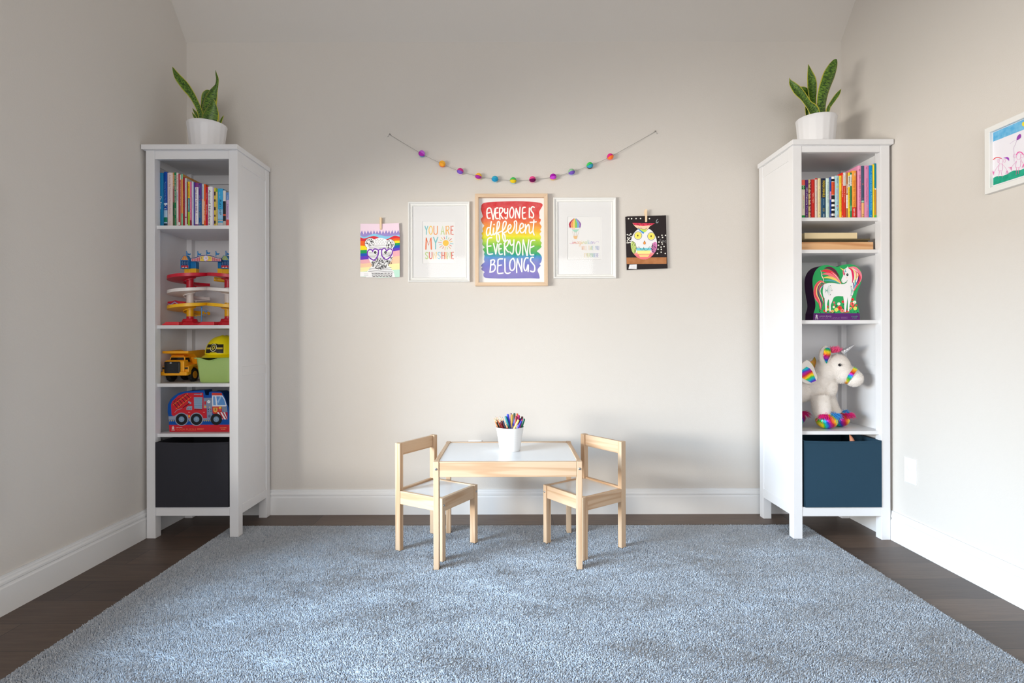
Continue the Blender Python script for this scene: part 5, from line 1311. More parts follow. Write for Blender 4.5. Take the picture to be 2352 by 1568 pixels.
S6([(445, 1010), (400, 1070), (368, 1128)], 3, pk); S6([(490, 1000), (535, 1050), (568, 1098)], 3, pk); S6([(310, 1060), (335, 1100), (365, 1130)], 4, pk)
for i in range(5):
    S6([(362, 1128), (322 + i * 9, 1110 + i * 16)], 4, pk2); S6([(568, 1098), (540 + i * 14, 1165 - abs(i - 2) * 6)], 3, pk)
S6([(718, 852), (735, 822), (765, 810), (800, 825), (820, 852)], 14, pk2)
b.stroke(f6, [(748 + 34 * math.cos(t), 880 + 52 * math.sin(t)) for t in [i * .6 for i in range(12)]], 3, pk, 2, 3)
for cx_ in (688, 804): b.stroke(f6, [(cx_ + 22 * math.cos(t), 875 + 30 * math.sin(t)) for t in [i * .7 for i in range(10)]], 3, pk, 2, 3)
S6([(716, 950), (706, 1000), (700, 1055)], 4, pk); S6([(778, 945), (782, 1000), (770, 1052)], 4, pk); S6([(700, 1055), (770, 1052)], 3, pk); S6([(718, 1056), (712, 1165)], 4, pk2); S6([(752, 1054), (750, 1150)], 4, pk2)
S6([(716, 952), (670, 1010), (636, 1050)], 3, pk); S6([(782, 915), (805, 970), (826, 1000)], 3, pk2)
for i in range(5): S6([(636, 1050), (588 + i * 13, 1052 + i * 13)], 4, pk2); S6([(826, 996), (800 + i * 10, 1055)], 3, pk2)
b.build('paper', None, root)
b = MB(); b.poly([side_f(yb_ + .021, .0125, z0 + .021), side_f(ya - .021, .0125, z0 + .021), side_f(ya - .021, .0125, z1 - .021), side_f(yb_ + .021, .0125, z1 - .021)]); b.build('glass', glass_m, root)

# ------------------------------------------------------------------ wall outlets
plate_m = mat('outlet_plastic', (238, 240, 242), .3, .5)
def outlet(label, center, axis):
    "axis 'x': plate on the right wall, 'y': on the back wall"
    root = thing('wall_outlet', label, 'outlet', center, group='wall outlets')
    def mp(a_, d, z): return Vector((center[0] - d, center[1] + a_, center[2] + z)) if axis == 'x' else Vector((center[0] + a_, center[1] - d, center[2] + z))
    hw, hh = .038, .0605
    b = MB(); rings = [(0, .0), (0, .003), (.004, .0055)]; o_ = []
    for ins, d in rings: o_ += [mp(-hw + ins, d, -hh + ins), mp(hw - ins, d, -hh + ins), mp(hw - ins, d, hh - ins), mp(-hw + ins, d, hh - ins)]
    fs = [(j * 4 + i, j * 4 + (i + 1) % 4, (j + 1) * 4 + (i + 1) % 4, (j + 1) * 4 + i) for j in range(2) for i in range(4)] + [(8, 9, 10, 11)]
    b.add(o_, fs); b.build('cover_plate', plate_m, root)
    for z in (.0195, -.0195):
        b = MB(); n = 28; prof = [(.0175, .0054), (.0172, .009), (.0150, .0102), (.004, .0104), (.0025, .0118), (0.0, .012)]
        vs = [mp(r * math.cos(2 * PI * i / n), d, z + r * math.sin(2 * PI * i / n)) for r, d in prof for i in range(n)]
        fs = [(j * n + i, j * n + (i + 1) % n, (j + 1) * n + (i + 1) % n, (j + 1) * n + i) for j in range(len(prof) - 1) for i in range(n)]
        b.add(vs, fs); b.build('safety_plug', plate_m, root, smooth=True)
q0 = PX(2076, 1047.3, XR - .003); q1 = PX(2106, 1115, XR - .003)
outlet('white wall outlet low on the right wall beside the bookcase', (XR - .0005, 2.56, .3695), 'x')
q0 = P(1091.5, 1010.8, YB - .003)
outlet('white wall outlet on the back wall hidden behind the low table', (q0.x, YB - .0005, q0.z - .0605), 'y')

# ------------------------------------------------------------------ die-cut puzzle boxes
def puzzle_box(label, outline, fm, depth, side_mat, back_mat):
    a = fm(*outline[0]); xs_ = [fm(*p).x for p in outline]; zs_ = [fm(*p).z for p in outline]
    root = thing('puzzle_box', label, 'puzzle box', ((min(xs_) + max(xs_)) / 2, a.y + depth / 2, min(zs_)), group='die-cut puzzle boxes')
    return root
# fire engine box, left bookcase
YT = 2.787
ft = crop_map(340, 750, 6.03, YT)
zfl = L_SH[3] + .0004
k_ = zfl - ft(300, 1457).z + .0009
def ft2(x, y, d=0.0): p = ft(x, y, d); return Vector((p.x, p.y, p.z + k_))
out_ = [(298,1457),(290,1360),(283,1240),(272,1180),(275,1080),(310,1010),(360,960),(430,915),(520,895),(640,888),(780,882),(786,905),(795,948),(840,948),(848,905),(870,900),(1000,900),(1035,925),(1062,980),(1090,1060),(1115,1120),(1130,1230),(1135,1457)]
root = puzzle_box('', out_, ft2, .07, None, None)
root['label'] = 'die-cut puzzle box with a red fire engine picture on blue'
BL, RD = ink((0, 78, 164), .45), ink((206, 36, 50), .45)
b = MB(); b.prism(out_, lambda x, y: ft2(x, y), lambda x, y: ft2(x, y) + Vector((0, .07, 0)), BL, ink((0, 52, 110), .45))
b.shape(ft2, [(290, 1360), (1133, 1358), (1135, 1457), (298, 1457)], RD)
b.shape(ft2, [(320, 1080), (335, 1035), (420, 955), (525, 917), (762, 915), (768, 990), (770, 1130), (812, 1130), (816, 1272), (560, 1285), (350, 1262), (345, 1232), (328, 1225)], RD)
r5 = random.Random(5)
for i in range(60):
    x, y = r5.uniform(350, 520), 0
    y = 925 + (1 - (x - 350) / 170) * 110 + r5.uniform(0, 60) - 10
    if (y - 935) < (520 - x) * 1.0: b.shape(ft2, [(x, y), (x + 12, y - 4), (x + 12, y + 4), (x, y + 8)], ink((120, 30, 44)))
GY1, GY2, BKK = ink((150, 158, 178), .45), ink((110, 124, 150), .45), ink((28, 28, 32), .45)
b.shape(ft2, [(285, 1242), (360, 1240), (395, 1218), (550, 1218), (560, 1270), (870, 1270), (870, 1290), (285, 1290)], GY1)
for i in range(22):
    x = 290 + i * 27
    if x < 1000: b.shape(ft2, [(x, 1310), (x + 10, 1296), (x + 22, 1296), (x + 12, 1310)], ink((226, 200, 60)))
for p0, p1 in (((348, 1085), (550, 930)), ((390, 1138), (596, 975))): b.stroke(ft2, [p0, p1], 9, ink((240, 130, 50)), 2, 0)
for i in range(6):
    t = (i + .5) / 6; b.stroke(ft2, [(348 + 202 * t, 1085 - 155 * t), (390 + 206 * t, 1138 - 163 * t)], 9, ink((60, 24, 30)), 2, 0)
b.stroke(ft2, [(490, 1120), (575, 1060)], 12, ink((90, 30, 40)), 2, 0); b.shape(ft2, [(560, 1028), (600, 1050), (596, 1075), (556, 1056)], GY1)
b.stroke(ft2, [(640, 938), (715, 938), (742, 928)], 9, GY1, 2, 0); b.disc(ft2, (735, 940), 11, GY1)
b.shape(ft2, [(635, 978), (755, 978), (750, 1140), (640, 1135)], ink((140, 170, 196), .4))
for y in (1000, 1030, 1060, 1090, 1115): b.stroke(ft2, [(642, y), (748, y)], 7, ink((110, 140, 172)), 2, 0)
for i in range(6): b.shape(ft2, [(645 + i * 18, 1156), (653 + i * 18, 1143), (662 + i * 18, 1143), (654 + i * 18, 1156)], BKK)
b.shape(ft2, [(532, 1120), (556, 1100), (612, 1100), (610, 1155), (532, 1152)], GY1); b.disc(ft2, (555, 1138), 9, GY2); b.disc(ft2, (588, 1138), 9, GY2)
b.stroke(ft2, [(370, 1190), (410, 1150), (470, 1135)], 6, GY1, 2, 0); b.stroke(ft2, [(560, 1186), (580, 1186)], 6, ink((240, 200, 200)), 2, 0); b.stroke(ft2, [(764, 1186), (786, 1186)], 6, ink((240, 200, 200)), 2, 0)
b.shape(ft2, [(560, 1225), (580, 1225), (580, 1255), (560, 1255)], ink((246, 180, 60)))
b.shape(ft2, [(770, 988), (888, 986), (890, 1285), (820, 1285), (816, 1132), (770, 1130)], ink((132, 146, 172), .45))
for x, y in ((785, 1001), (815, 1000), (845, 1000), (873, 1000)): b.disc(ft2, (x, y), 6, GY2, n=8)
b.shape(ft2, [(780, 1034), (804, 1034), (804, 1080), (780, 1080)], RD); b.shape(ft2, [(780, 1096), (806, 1096), (806, 1122), (780, 1122)], ink((246, 170, 70)))
b.disc(ft2, (842, 1040), 22, ink((236, 236, 236))); b.stroke(ft2, [(842, 1040), (850, 1026)], 4, BKK, 2, 0)
for x, y, c_ in ((855, 1116, (246, 200, 140)), (836, 1145, (30, 40, 60)), (870, 1145, (200, 60, 60)), (836, 1175, (90, 100, 120)), (872, 1172, (90, 100, 120))): b.disc(ft2, (x, y), 8, ink(c_), n=8)
b.disc(ft2, (850, 1240), 22, GY2); b.disc(ft2, (850, 1240), 14, ink((90, 104, 130)))
b.shape(ft2, [(884, 916), (1020, 918), (1030, 952), (884, 950)], ink((214, 70, 56))); 
b.shape(ft2, [(886, 952), (1034, 952), (1066, 1010), (1090, 1092), (1088, 1104), (890, 1106)], ink((232, 236, 244)))
b.shape(ft2, [(902, 966), (928, 966), (942, 1090), (904, 1090)], ink((110, 160, 216), .4)); b.shape(ft2, [(946, 966), (1026, 966), (1056, 1015), (1076, 1088), (962, 1088)], ink((96, 152, 214), .4))
b.shape(ft2, [(1000, 966), (1022, 966), (975, 1060), (960, 1040)], ink((160, 196, 234), .4))
b.shape(ft2, [(890, 1106), (1022, 1106), (1022, 1185), (1100, 1185), (1100, 1240), (1030, 1260), (895, 1200)], ink((214, 62, 48)))
b.shape(ft2, [(1022, 1106), (1088, 1104), (1104, 1182), (1026, 1184)], GY2)
for i in range(4): b.stroke(ft2, [(1034 + i * 17, 1110), (1040 + i * 17, 1178)], 5, ink((176, 186, 206)), 2, 0)
b.shape(ft2, [(982, 1112), (1014, 1112), (1014, 1136), (982, 1138)], ink((250, 220, 70))); b.shape(ft2, [(986, 1146), (1012, 1146), (1012, 1160), (986, 1160)], ink((240, 110, 130)))
b.shape(ft2, [(905, 1122), (962, 1122), (962, 1170), (935, 1192), (906, 1170)], ink((240, 180, 90)))
put_text(b, '8', lambda u, v, d: ft2(922 + 24 * u, 1168 - 42 * v, b.k * 3e-6 + .0002), BKK)
b.shape(ft2, [(955, 1185), (1104, 1190), (1100, 1284), (1040, 1284)], ink((180, 34, 60)))
for x in (975, 1020, 1062): b.shape(ft2, [(x - 18, 1186), (x + 4, 1186), (min(x + 62, 1101), 1284), (min(x + 36, 1098), 1284)], ink((238, 238, 242)))
for x in (465, 672, 946):
    y = 1283
    if x < 900: b.disc(ft2, (x, y), 92, GY1)
    b.disc(ft2, (x, y), 80, BKK, n=30); b.disc(ft2, (x, y), 41, ink((92, 122, 150)), n=20); b.disc(ft2, (x, y), 33, ink((140, 166, 190)), n=16)
    for k in range(6): b.disc(ft2, (x + 20 * math.cos(k * PI / 3), y + 20 * math.sin(k * PI / 3)), 5, ink((60, 80, 110)), n=6)
def box_words(b, f, x0, ytop, u, col1, col2, col3, brand_x, name):
    "piece count with a puzzle mark, title, small print and maker's name; u = unit height"
    wh = ink(col1, .5); tt = ink(col2, .5)
    def tx(s_, xa, xb, yb_, h, m): 
        d = b.off(); put_text(b, s_, lambda uu, v, _: f(xa + (xb - xa) * uu, yb_ - h * v, d + .00005), m)
    b.shape(f, [(x0 + 8, ytop + 40), (x0 + 8, ytop + 30), (x0 + 18, ytop + 28), (x0 + 14, ytop + 20), (x0 + 4, ytop + 22), (x0 + 6, ytop + 12), (x0 + 16, ytop + 12), (x0 + 18, ytop), (x0 + 26, ytop), (x0 + 28, ytop + 12), (x0 + 38, ytop + 12), (x0 + 40, ytop + 22), (x0 + 30, ytop + 20), (x0 + 26, ytop + 28), (x0 + 36, ytop + 30), (x0 + 36, ytop + 40)], wh)
    tx('36', x0, x0 + 44, ytop + 64, 24, wh); b.k += 2
    tx(name, x0 + 60, x0 + 60 + (90 if len(name) < 10 else 165), ytop + 26, 13, wh)
    tx('FLOOR PUZZLE', x0 + 60, x0 + 340, ytop + 60, 25, tt)
    for k in range(3): b.stroke(f, [(x0 + 356, ytop + 34 + k * 9), (x0 + 430 + 20 * (k != 1), ytop + 34 + k * 9)], 4, tt, 2, 0, caps=False)
    tx('crocodile', brand_x, brand_x + 92, ytop + 30, 15, ink(col3, .5)); tx('creek', brand_x + 14, brand_x + 78, ytop + 52, 15, ink(col3, .5))
box_words(b, ft2, 326, 1376, 1, (240, 226, 226), (236, 120, 80), (246, 196, 110), 996, 'vehicles')
b.build('box', BL, root)

# unicorn puzzle box, right bookcase
YU = 2.735
fu0 = crop_map(1830, 500, 6.03, YU); k2_ = R_SH[2] + .0012 - fu0(400, 1416).z
def fu(x, y, d=0.0): p = fu0(x, y, d); return Vector((p.x, p.y, p.z + k2_))
ou = [(228,1416),(232,1320),(255,1250),(258,1180),(240,1080),(225,980),(218,880),(228,800),(260,730),(310,680),(370,655),(430,652),(500,668),(560,675),(600,662),(660,645),(730,640),(800,652),(860,690),(890,740),(903,810),(893,880),(870,950),(845,1010),(825,1080),(822,1150),(845,1220),(865,1290),(872,1320),(876,1416)]
ou_s = [ou[0]] + smooth_line(ou[1:-1], 3) + [ou[-1]]
root = puzzle_box('', ou_s, fu, .075, None, None)
root['label'] = 'die-cut puzzle box with a white unicorn picture on green'
GN = ink((40, 164, 92), .45)
b = MB(); b.prism(ou_s, lambda x, y: fu(x, y), lambda x, y: fu(x, y) + Vector((0, .075, 0)), GN, ink((58, 22, 66), .5))
b.shape(fu, [(232, 1318), (872, 1318), (876, 1416), (228, 1416)], ink((92, 34, 112), .45))
WU = ink((240, 238, 240), .5)
def H(pts, w, rgb): b.stroke(fu, pts, w, ink(rgb, .5), 2, 4, taper=True)
# flowers at the foot
r6 = random.Random(11)
for i in range(90):
    x = r6.uniform(300, 850); y = r6.uniform(1210, 1312) - 40 * (abs(x - 580) < 110) * r6.random()
    b.disc(fu, (x, y), r6.uniform(5, 12), ink(r6.choice([(20, 110, 60), (16, 90, 56), (30, 60, 50), (60, 140, 70)])), n=6, ry=r6.uniform(4, 9), a=r6.uniform(0, 3))
for x, y, r, c_ in ((640, 1160, 20, (226, 60, 60)), (594, 1246, 32, (224, 60, 50)), (548, 1270, 28, (216, 226, 110)), (495, 1290, 20, (250, 190, 110)), (630, 1285, 26, (240, 130, 120)), (770, 1190, 30, (240, 110, 100)), (772, 1128, 20, (224, 50, 50)), (808, 1250, 26, (220, 226, 110)), (745, 1250, 18, (250, 170, 110)), (428, 1268, 18, (216, 226, 110)), (425, 1228, 16, (226, 70, 60)), (516, 1170, 14, (240, 110, 130)), (525, 1205, 12, (226, 60, 70)), (582, 1190, 22, (245, 245, 240)), (800, 1165, 22, (245, 245, 240)), (380, 1285, 16, (214, 60, 50)), (823, 1208, 14, (226, 70, 70)), (512, 1232, 16, (240, 240, 220)), (690, 1295, 16, (226, 60, 60)), (780, 1225, 18, (230, 80, 60))):
    for k in range(6):
        t = k * PI / 3 + x; b.disc(fu, (x + r * .55 * math.cos(t), y + r * .55 * math.sin(t)), r * .5, ink(c_), n=8)
    b.disc(fu, (x, y), r * .3, ink((246, 200, 60) if c_[1] > 200 else (150, 30, 40)), n=8)
# tail
for pts, w, c_ in (([(395, 905), (330, 885), (275, 960), (270, 1080), (330, 1190), (330, 1275)], 70, (240, 110, 130)), ([(390, 900), (320, 880), (262, 960), (255, 1060), (300, 1150), (320, 1265)], 26, (236, 80, 90)),
                   ([(385, 910), (330, 900), (290, 970), (296, 1080), (345, 1180), (325, 1275)], 24, (90, 40, 110)), ([(385, 902), (335, 890), (282, 960), (278, 1060), (320, 1150), (330, 1250)], 14, (246, 226, 130)), ([(380, 920), (345, 930), (318, 1000), (335, 1080), (372, 1140), (352, 1220)], 20, (200, 40, 80)), ([(375, 925), (338, 960), (322, 1020), (350, 1100), (365, 1170)], 10, (245, 245, 240)), ([(370, 925), (352, 950), (330, 985)], 12, (120, 150, 190))):
    H(pts, w, c_)
# body
bod = smooth_line([(365, 960), (380, 918), (450, 900), (560, 905), (640, 915), (700, 880), (730, 760), (700, 690), (760, 700), (800, 780), (800, 900), (790, 1000), (765, 1080), (700, 1095), (640, 1085), (540, 1085), (490, 1120), (420, 1130), (375, 1100), (358, 1030)], 3, True)
b.shape(fu, bod, WU)
head = smooth_line([(640, 740), (690, 688), (750, 700), (785, 770), (770, 860), (720, 900), (690, 880), (655, 900), (625, 890), (618, 850), (640, 800)], 3, True)
b.shape(fu, head, WU)
for pts in ([(382, 1090), (440, 1100), (420, 1180), (412, 1305), (395, 1305), (388, 1180)], [(440, 1090), (520, 1080), (492, 1150), (470, 1200), (470, 1300), (450, 1300), (448, 1180)], [(640, 1070), (706, 1080), (692, 1180), (680, 1305), (658, 1305), (655, 1180)], [(704, 1070), (770, 1050), (748, 1140), (732, 1200), (724, 1296), (704, 1296), (706, 1180)]):
    b.shape(fu, pts, WU)
for x, y in ((404, 1306), (461, 1302), (668, 1307), (713, 1300)): b.shape(fu, [(x - 14, y + 6), (x - 11, y - 8), (x + 11, y - 8), (x + 14, y + 6)], ink((206, 50, 70)))
# wing
H([(380, 700), (450, 690), (530, 740), (595, 830)], 40, (92, 30, 60))
for pts, w, c_ in (([(330, 735), (420, 735), (520, 790), (615, 905)], 54, (228, 50, 70)), ([(345, 780), (430, 775), (520, 820), (612, 908)], 40, (240, 120, 130)), ([(362, 830), (440, 822), (530, 850), (610, 910)], 34, (240, 210, 110)), ([(362, 868), (450, 862), (530, 880), (605, 912)], 26, (80, 170, 180)), ([(372, 896), (450, 885), (530, 895), (600, 915)], 20, (60, 150, 100)), ([(325, 722), (345, 770), (345, 800), (368, 850), (368, 900)], 12, (244, 220, 210)), ([(470, 745), (540, 800), (605, 890)], 12, (250, 180, 190))):
    H(pts, w, c_)
# mane
for pts, w, c_ in (([(712, 690), (800, 700), (860, 790), (850, 880), (790, 1005)], 80, (240, 130, 150)), ([(705, 690), (760, 720), (780, 820), (765, 900)], 30, (226, 40, 90)), ([(745, 690), (800, 740), (810, 840), (775, 930)], 22, (246, 226, 160)), ([(790, 700), (850, 780), (850, 860), (800, 960)], 22, (110, 40, 110)), ([(770, 690), (838, 760), (830, 860), (785, 950)], 18, (245, 245, 240)), ([(800, 720), (868, 800), (862, 880), (795, 1010)], 20, (214, 50, 80)), ([(800, 860), (815, 900), (785, 990)], 22, (90, 190, 200)), ([(840, 760), (846, 800), (800, 870)], 14, (246, 190, 110)), ([(770, 880), (790, 930), (782, 980)], 14, (90, 60, 150)), ([(658, 700), (642, 740), (655, 790), (670, 760)], 16, (240, 110, 130)), ([(680, 700), (668, 740), (690, 745)], 12, (80, 180, 190)), ([(640, 720), (660, 770), (655, 800)], 8, (120, 60, 120))):
    H(pts, w, c_)
b.shape(fu, [(592, 684), (650, 715), (640, 732)], ink((240, 214, 130))); b.shape(fu, [(690, 690), (706, 668), (716, 700)], WU)
b.disc(fu, (700, 785), 15, ink((20, 60, 50)), ry=19); b.disc(fu, (704, 778), 4, WU, n=8); b.disc(fu, (632, 872), 4, ink((90, 90, 90)), n=6); b.disc(fu, (690, 826), 11, ink((246, 214, 214)), n=10)
b.stroke(fu, [(645, 905), (680, 895), (700, 860)], 5, ink((60, 160, 100)), 2, 3)
for (cx_, cy_), sgn in (((430, 1000), 1), ((720, 1010), -1)):
    for k in range(9):
        t = -1.2 + k * .3; x1, y1 = cx_ + 62 * math.cos(t) * .9, cy_ + 80 * math.sin(t)
        b.stroke(fu, [(cx_ - 40 * sgn, cy_ + 40 - k * 8), (x1, y1)], 3, ink((140, 190, 176)), 2, 0, caps=False)
        if k % 3 == 1: b.disc(fu, (x1, y1), 6, ink((70, 50, 80)), n=6)
        if k % 3 == 2: b.disc(fu, (x1, y1), 4, ink((246, 214, 140)), n=6)
box_words(b, fu, 252, 1338, 1, (232, 220, 236), (140, 104, 156), (70, 180, 150), 752, 'unicorn dreams')
b.build('box', GN, root)

# ------------------------------------------------------------------ toy dump truck
YL, DK = plastic((250, 172, 28)), plastic((34, 34, 36))
zs = L_SH[2] + .0005
tx0, tx1, ty0 = -1.8215, -1.683, 2.792
tcx = (tx0 + tx1) / 2
root = thing('toy_dump_truck', 'yellow and black toy dump truck beside the green tub', 'toy truck', (tcx, 2.90, zs))
f_ = lambda X: (lambda y, z: Vector((X, y, zs + z)))
def tprism(name, prof, xa, xb, m, par=None, bev=.0025, taper=None):
    b = MB(); b.prism(prof, f_(xa), f_(xb)); return b.build(name, m, par or root, weld=True, bevel=bev)
# hull: hood, fenders and chassis
tprism('body', [(2.800, .036), (2.800, .108), (2.808, .114), (2.835, .116), (2.84, .100), (2.90, .092), (2.93, .066), (3.03, .060), (3.03, .036)], tx0 + .020, tx1 - .018, YL)
for xa, xb in ((tx0 + .002, tx0 + .0215), (tx1 - .0195, tx1 + .0005)):
    tprism('fender', [(2.808, .050), (2.808, .082), (2.840, .090), (2.885, .094), (2.915, .078), (2.915, .062), (2.904, .064), (2.890, .078), (2.852, .078), (2.834, .060), (2.830, .040), (2.815, .040)], xa, xb, YL)
b = MB(); b.prism([(tx0, 2.800), (tx0 + .004, ty0), (tx1 - .004, ty0), (tx1, 2.800), (tx1, 2.815), (tx0, 2.815)], lambda x, y: Vector((x, y, zs + .036)), lambda x, y: Vector((x, y, zs + .056)))
b.build('bumper', YL, root, weld=True, bevel=.003)
gx0, gx1 = tcx - .048, tcx + .034
b = MB(); b.box(gx0, gx1, ty0 - .002, 2.802, zs + .046, zs + .108); g_ = b.build('grille', DK, root, bevel=.006, bevel_seg=3)
b = MB()
for k in range(9): b.box(gx0 + .008, gx1 - .008, ty0 - .0032, ty0 - .0018, zs + .052 + k * .005, zs + .0545 + k * .005)
b.box(tcx - .016, tcx - .007, ty0 - .0036, ty0 - .0018, zs + .099, zs + .104, ink((220, 220, 220)))
b.build('grille_slats', DK, g_)
for xa, xb in ((tx0 + .004, tx0 + .017), (tx1 - .027, tx1 - .003)):
    MB().box(xa, xb, 2.8045, 2.8095, zs + .068, zs + .078).build('headlight', DK, root, bevel=.001)
# cab with dark windows
b = MB()
lo = [(tcx - .046, 2.826), (tcx + .040, 2.826), (tcx + .046, 2.872), (tcx - .046, 2.872)]; hi = [(tcx - .040, 2.834), (tcx + .034, 2.834), (tcx + .038, 2.872), (tcx - .040, 2.872)]
b.add([Vector((x, y, zs + .100)) for x, y in lo] + [Vector((x, y, zs + .134)) for x, y in hi], [(3, 2, 1, 0), (4, 5, 6, 7), (0, 1, 5, 4), (1, 2, 6, 5), (2, 3, 7, 6), (3, 0, 4, 7)]); cab = b.build('cab', YL, root, bevel=.002)
b = MB(); fr = lambda u, v, d=.0008: Vector((lo[0][0] + (lo[1][0] - lo[0][0]) * u + (hi[0][0] - lo[0][0]) * v * (1 - u) + (hi[1][0] - lo[1][0]) * v * u, 2.826 + .008 * v - d, zs + .100 + .034 * v))
b.prism([(.06, .12), (.96, .12), (.94, .84), (.08, .84)], lambda u, v: fr(u, v, .0012), lambda u, v: fr(u, v, -.001))
b.build('windshield', mat('dark_window_plastic', (24, 22, 24), .15, .5), cab)
sd = lambda y, v, d=.001: Vector((lo[1][0] + (lo[2][0] - lo[1][0]) * (y - 2.826) / .046 + (hi[1][0] - lo[1][0]) * v + d, y + .008 * v * (1 - (y - 2.826) / .046), zs + .100 + .034 * v))
b = MB(); b.prism([(2.829, .14), (2.866, .14), (2.862, .80), (2.832, .80)], lambda y, v: sd(y, v, .0012), lambda y, v: sd(y, v, -.001)); b.build('side_window', mat('dark_window_plastic', (24, 22, 24), .15, .5), cab)
b = MB(); b.box(tcx - .038, tcx + .028, 2.836, 2.866, zs + .1342, zs + .140); b.build('roof_light', plastic((252, 150, 20)), cab, bevel=.0015)
# dump bed: sloping tub with a canopy over the cab
b = MB()
side = [(2.812, .150), (2.86, .146), (2.885, .128), (2.90, .074), (3.005, .066), (3.024, .092), (3.027, .145), (2.95, .168), (2.86, .164), (2.812, .162)]
t_ = .004
for xa in (tx0 + .010, tx1 - .0055): b.prism(side, f_(xa), f_(xa + t_), YL)
flo = [(2.812, .150), (2.86, .146), (2.885, .128), (2.90, .074), (3.005, .066), (3.024, .092), (3.020, .095), (3.003, .071), (2.904, .079), (2.889, .132), (2.862, .151), (2.812, .155)]
b.prism(flo, f_(tx0 + .0145), f_(tx1 - .006), YL)
b.prism([(2.806, .150), (2.806, .163), (2.816, .163), (2.816, .150)], f_(tx0 + .004), f_(tx1 + .0005), YL)
b.build('dump_bed', YL, root, bevel=.0015)
for sx, wx in ((-1, tx0 + .0130), (1, tx1 - .0115)):
    for wy, r_, ww in ((2.868, .0365, .012), (2.990, .0365, .0125)):
        mt = Matrix.Rotation(PI / 2, 4, 'Y')
        b = MB(); n = 48; prof = [(.012, -ww), (r_ * .8, -ww), (r_ * .96, -ww * .8), (r_, -ww * .5), (r_, ww * .5), (r_ * .96, ww * .8), (r_ * .8, ww), (r_ * .6, ww * .92), (.012, ww * .7)]
        vs = []
        for j, (r, w_) in enumerate(prof):
            for i in range(n):
                a_ = 2 * PI * i / n; rr = r - (.0022 if (3 <= j <= 4 or j in (2, 5)) and i % 4 in (0,) else 0)
                vs.append(Vector((wx + w_ * sx, wy + rr * math.cos(a_), zs + r_ + rr * math.sin(a_))))
        fs = [(j * n + i, j * n + (i + 1) % n, (j + 1) * n + (i + 1) % n, (j + 1) * n + i) for j in range(len(prof) - 1) for i in range(n)] + [tuple(range(n)), tuple((len(prof) - 1) * n + i for i in reversed(range(n)))]
        b.add(vs, fs); wh_ = b.build('wheel', mat('toy_rubber', (28, 28, 28), .7, .3), root)
        if sx > 0:
            b = MB(); b.tube([(wx + ww * .60, wy, zs + r_), (wx + ww * .95, wy, zs + r_), (wx + ww * .98, wy, zs + r_)], [.0205, .0195, .013], 28); b.build('hub', plastic((226, 150, 40)), wh_, smooth=True)
for wy in (2.868, 2.990):
    b = MB(); b.tube([(tx0 + .014, wy, zs + .0365), (tx1 - .013, wy, zs + .0365)], .005, 10); b.build('axle', DK, root)

# ------------------------------------------------------------------ green tub and yellow hard hat
gm = plastic((176, 206, 122))
gx0, gx1, gy0, gy1 = -1.6405, -1.4265, 2.765, 2.985
gh = .1285
root = thing('plastic_tub', 'light green plastic tub under the yellow toy hard hat', 'tub', ((gx0 + gx1) / 2, (gy0 + gy1) / 2, zs))
def rr_(x0, x1, y0, y1, r, n=6):
    out = []
    for cx_, cy_, a0 in ((x1 - r, y0 + r, -PI / 2), (x1 - r, y1 - r, 0), (x0 + r, y1 - r, PI / 2), (x0 + r, y0 + r, PI)):
        for i in range(n + 1):
            a_ = a0 + PI / 2 * i / n; out.append((cx_ + r * math.cos(a_), cy_ + r * math.sin(a_)))
    # extra points along the front edge for the dipped lip
    fx0, fx1 = x0 + r, x1 - r
    out += [(fx0 + (fx1 - fx0) * k / 16, y0) for k in range(1, 16)]
    return out
def dip(x, y, amt):
    if y > gy0 + .03: return 0
    u = (x - (gx0 + .030)) / .115
    return -amt * math.sin(PI * u) ** 2 if 0 < u < 1 else 0
b = MB(); lv = [(.024, .0, 0), (.020, .004, 0), (.0105, gh - .02, 0), (.0095, gh - .004, 1), (.001, gh - .004, 1), (.0, gh - .001, 1), (.001, gh, 1), (.011, gh, 1), (.0125, gh - .01, 1), (.023, .006, 0)]
ring = [rr_(gx0 + i_, gx1 - i_, gy0 + i_, gy1 - i_, .024) for i_, _, _ in lv]
n = len(ring[0]); vs = []
for (i_, z_, w_), r_ in zip(lv, ring): vs += [Vector((x, y, zs + z_ + dip(x, y, .013) * w_)) for x, y in r_]
fs = [(j * n + i, j * n + (i + 1) % n, (j + 1) * n + (i + 1) % n, (j + 1) * n + i) for j in range(len(lv) - 1) for i in range(n)]
fs += [tuple(reversed(range(n))), tuple((len(lv) - 1) * n + i for i in range(n))]
b.add(vs, fs); b.build('tub_body', gm, root, smooth=True)
ym = plastic((246, 226, 0))
hx, hy, hz = -1.528, 2.872, zs + gh + .0012
root = thing('toy_hard_hat', 'bright yellow toy hard hat lying on the green tub', 'hard hat', (hx, hy, hz))
b = MB(); RX_, RY_, RZ_ = .088, .104, .112
vs = []; n = 56; m_ = 14
for j in range(m_ + 1):
    th = (PI / 2) * j / m_
    for i in range(n):
        a_ = 2 * PI * i / n
        ridge = 1 + (.035 if abs(math.cos(a_)) < .17 and j > 1 else (.018 if abs(math.cos(a_)) < .27 and j > 1 else 0)) * math.sin(min(1, j / 5) * PI / 2)
        vs.append(Vector((hx + RX_ * math.cos(th) ** .8 * math.cos(a_), hy + RY_ * math.cos(th) ** .8 * math.sin(a_), hz + .012 + (RZ_ - .012) * math.sin(th) * (ridge if j < m_ else 1.0))))
fs = [(j * n + i, j * n + (i + 1) % n, (j + 1) * n + (i + 1) % n, (j + 1) * n + i) for j in range(m_) for i in range(n)]
b.add(vs, fs); b.build('shell', ym, root, smooth='all', solid=.002)
b = MB(); vs = []; q3 = [(.96, .013), (1.0, .012), (1.10, .004), (1.14, .0), (1.14, -.0002), (.98, .003)]
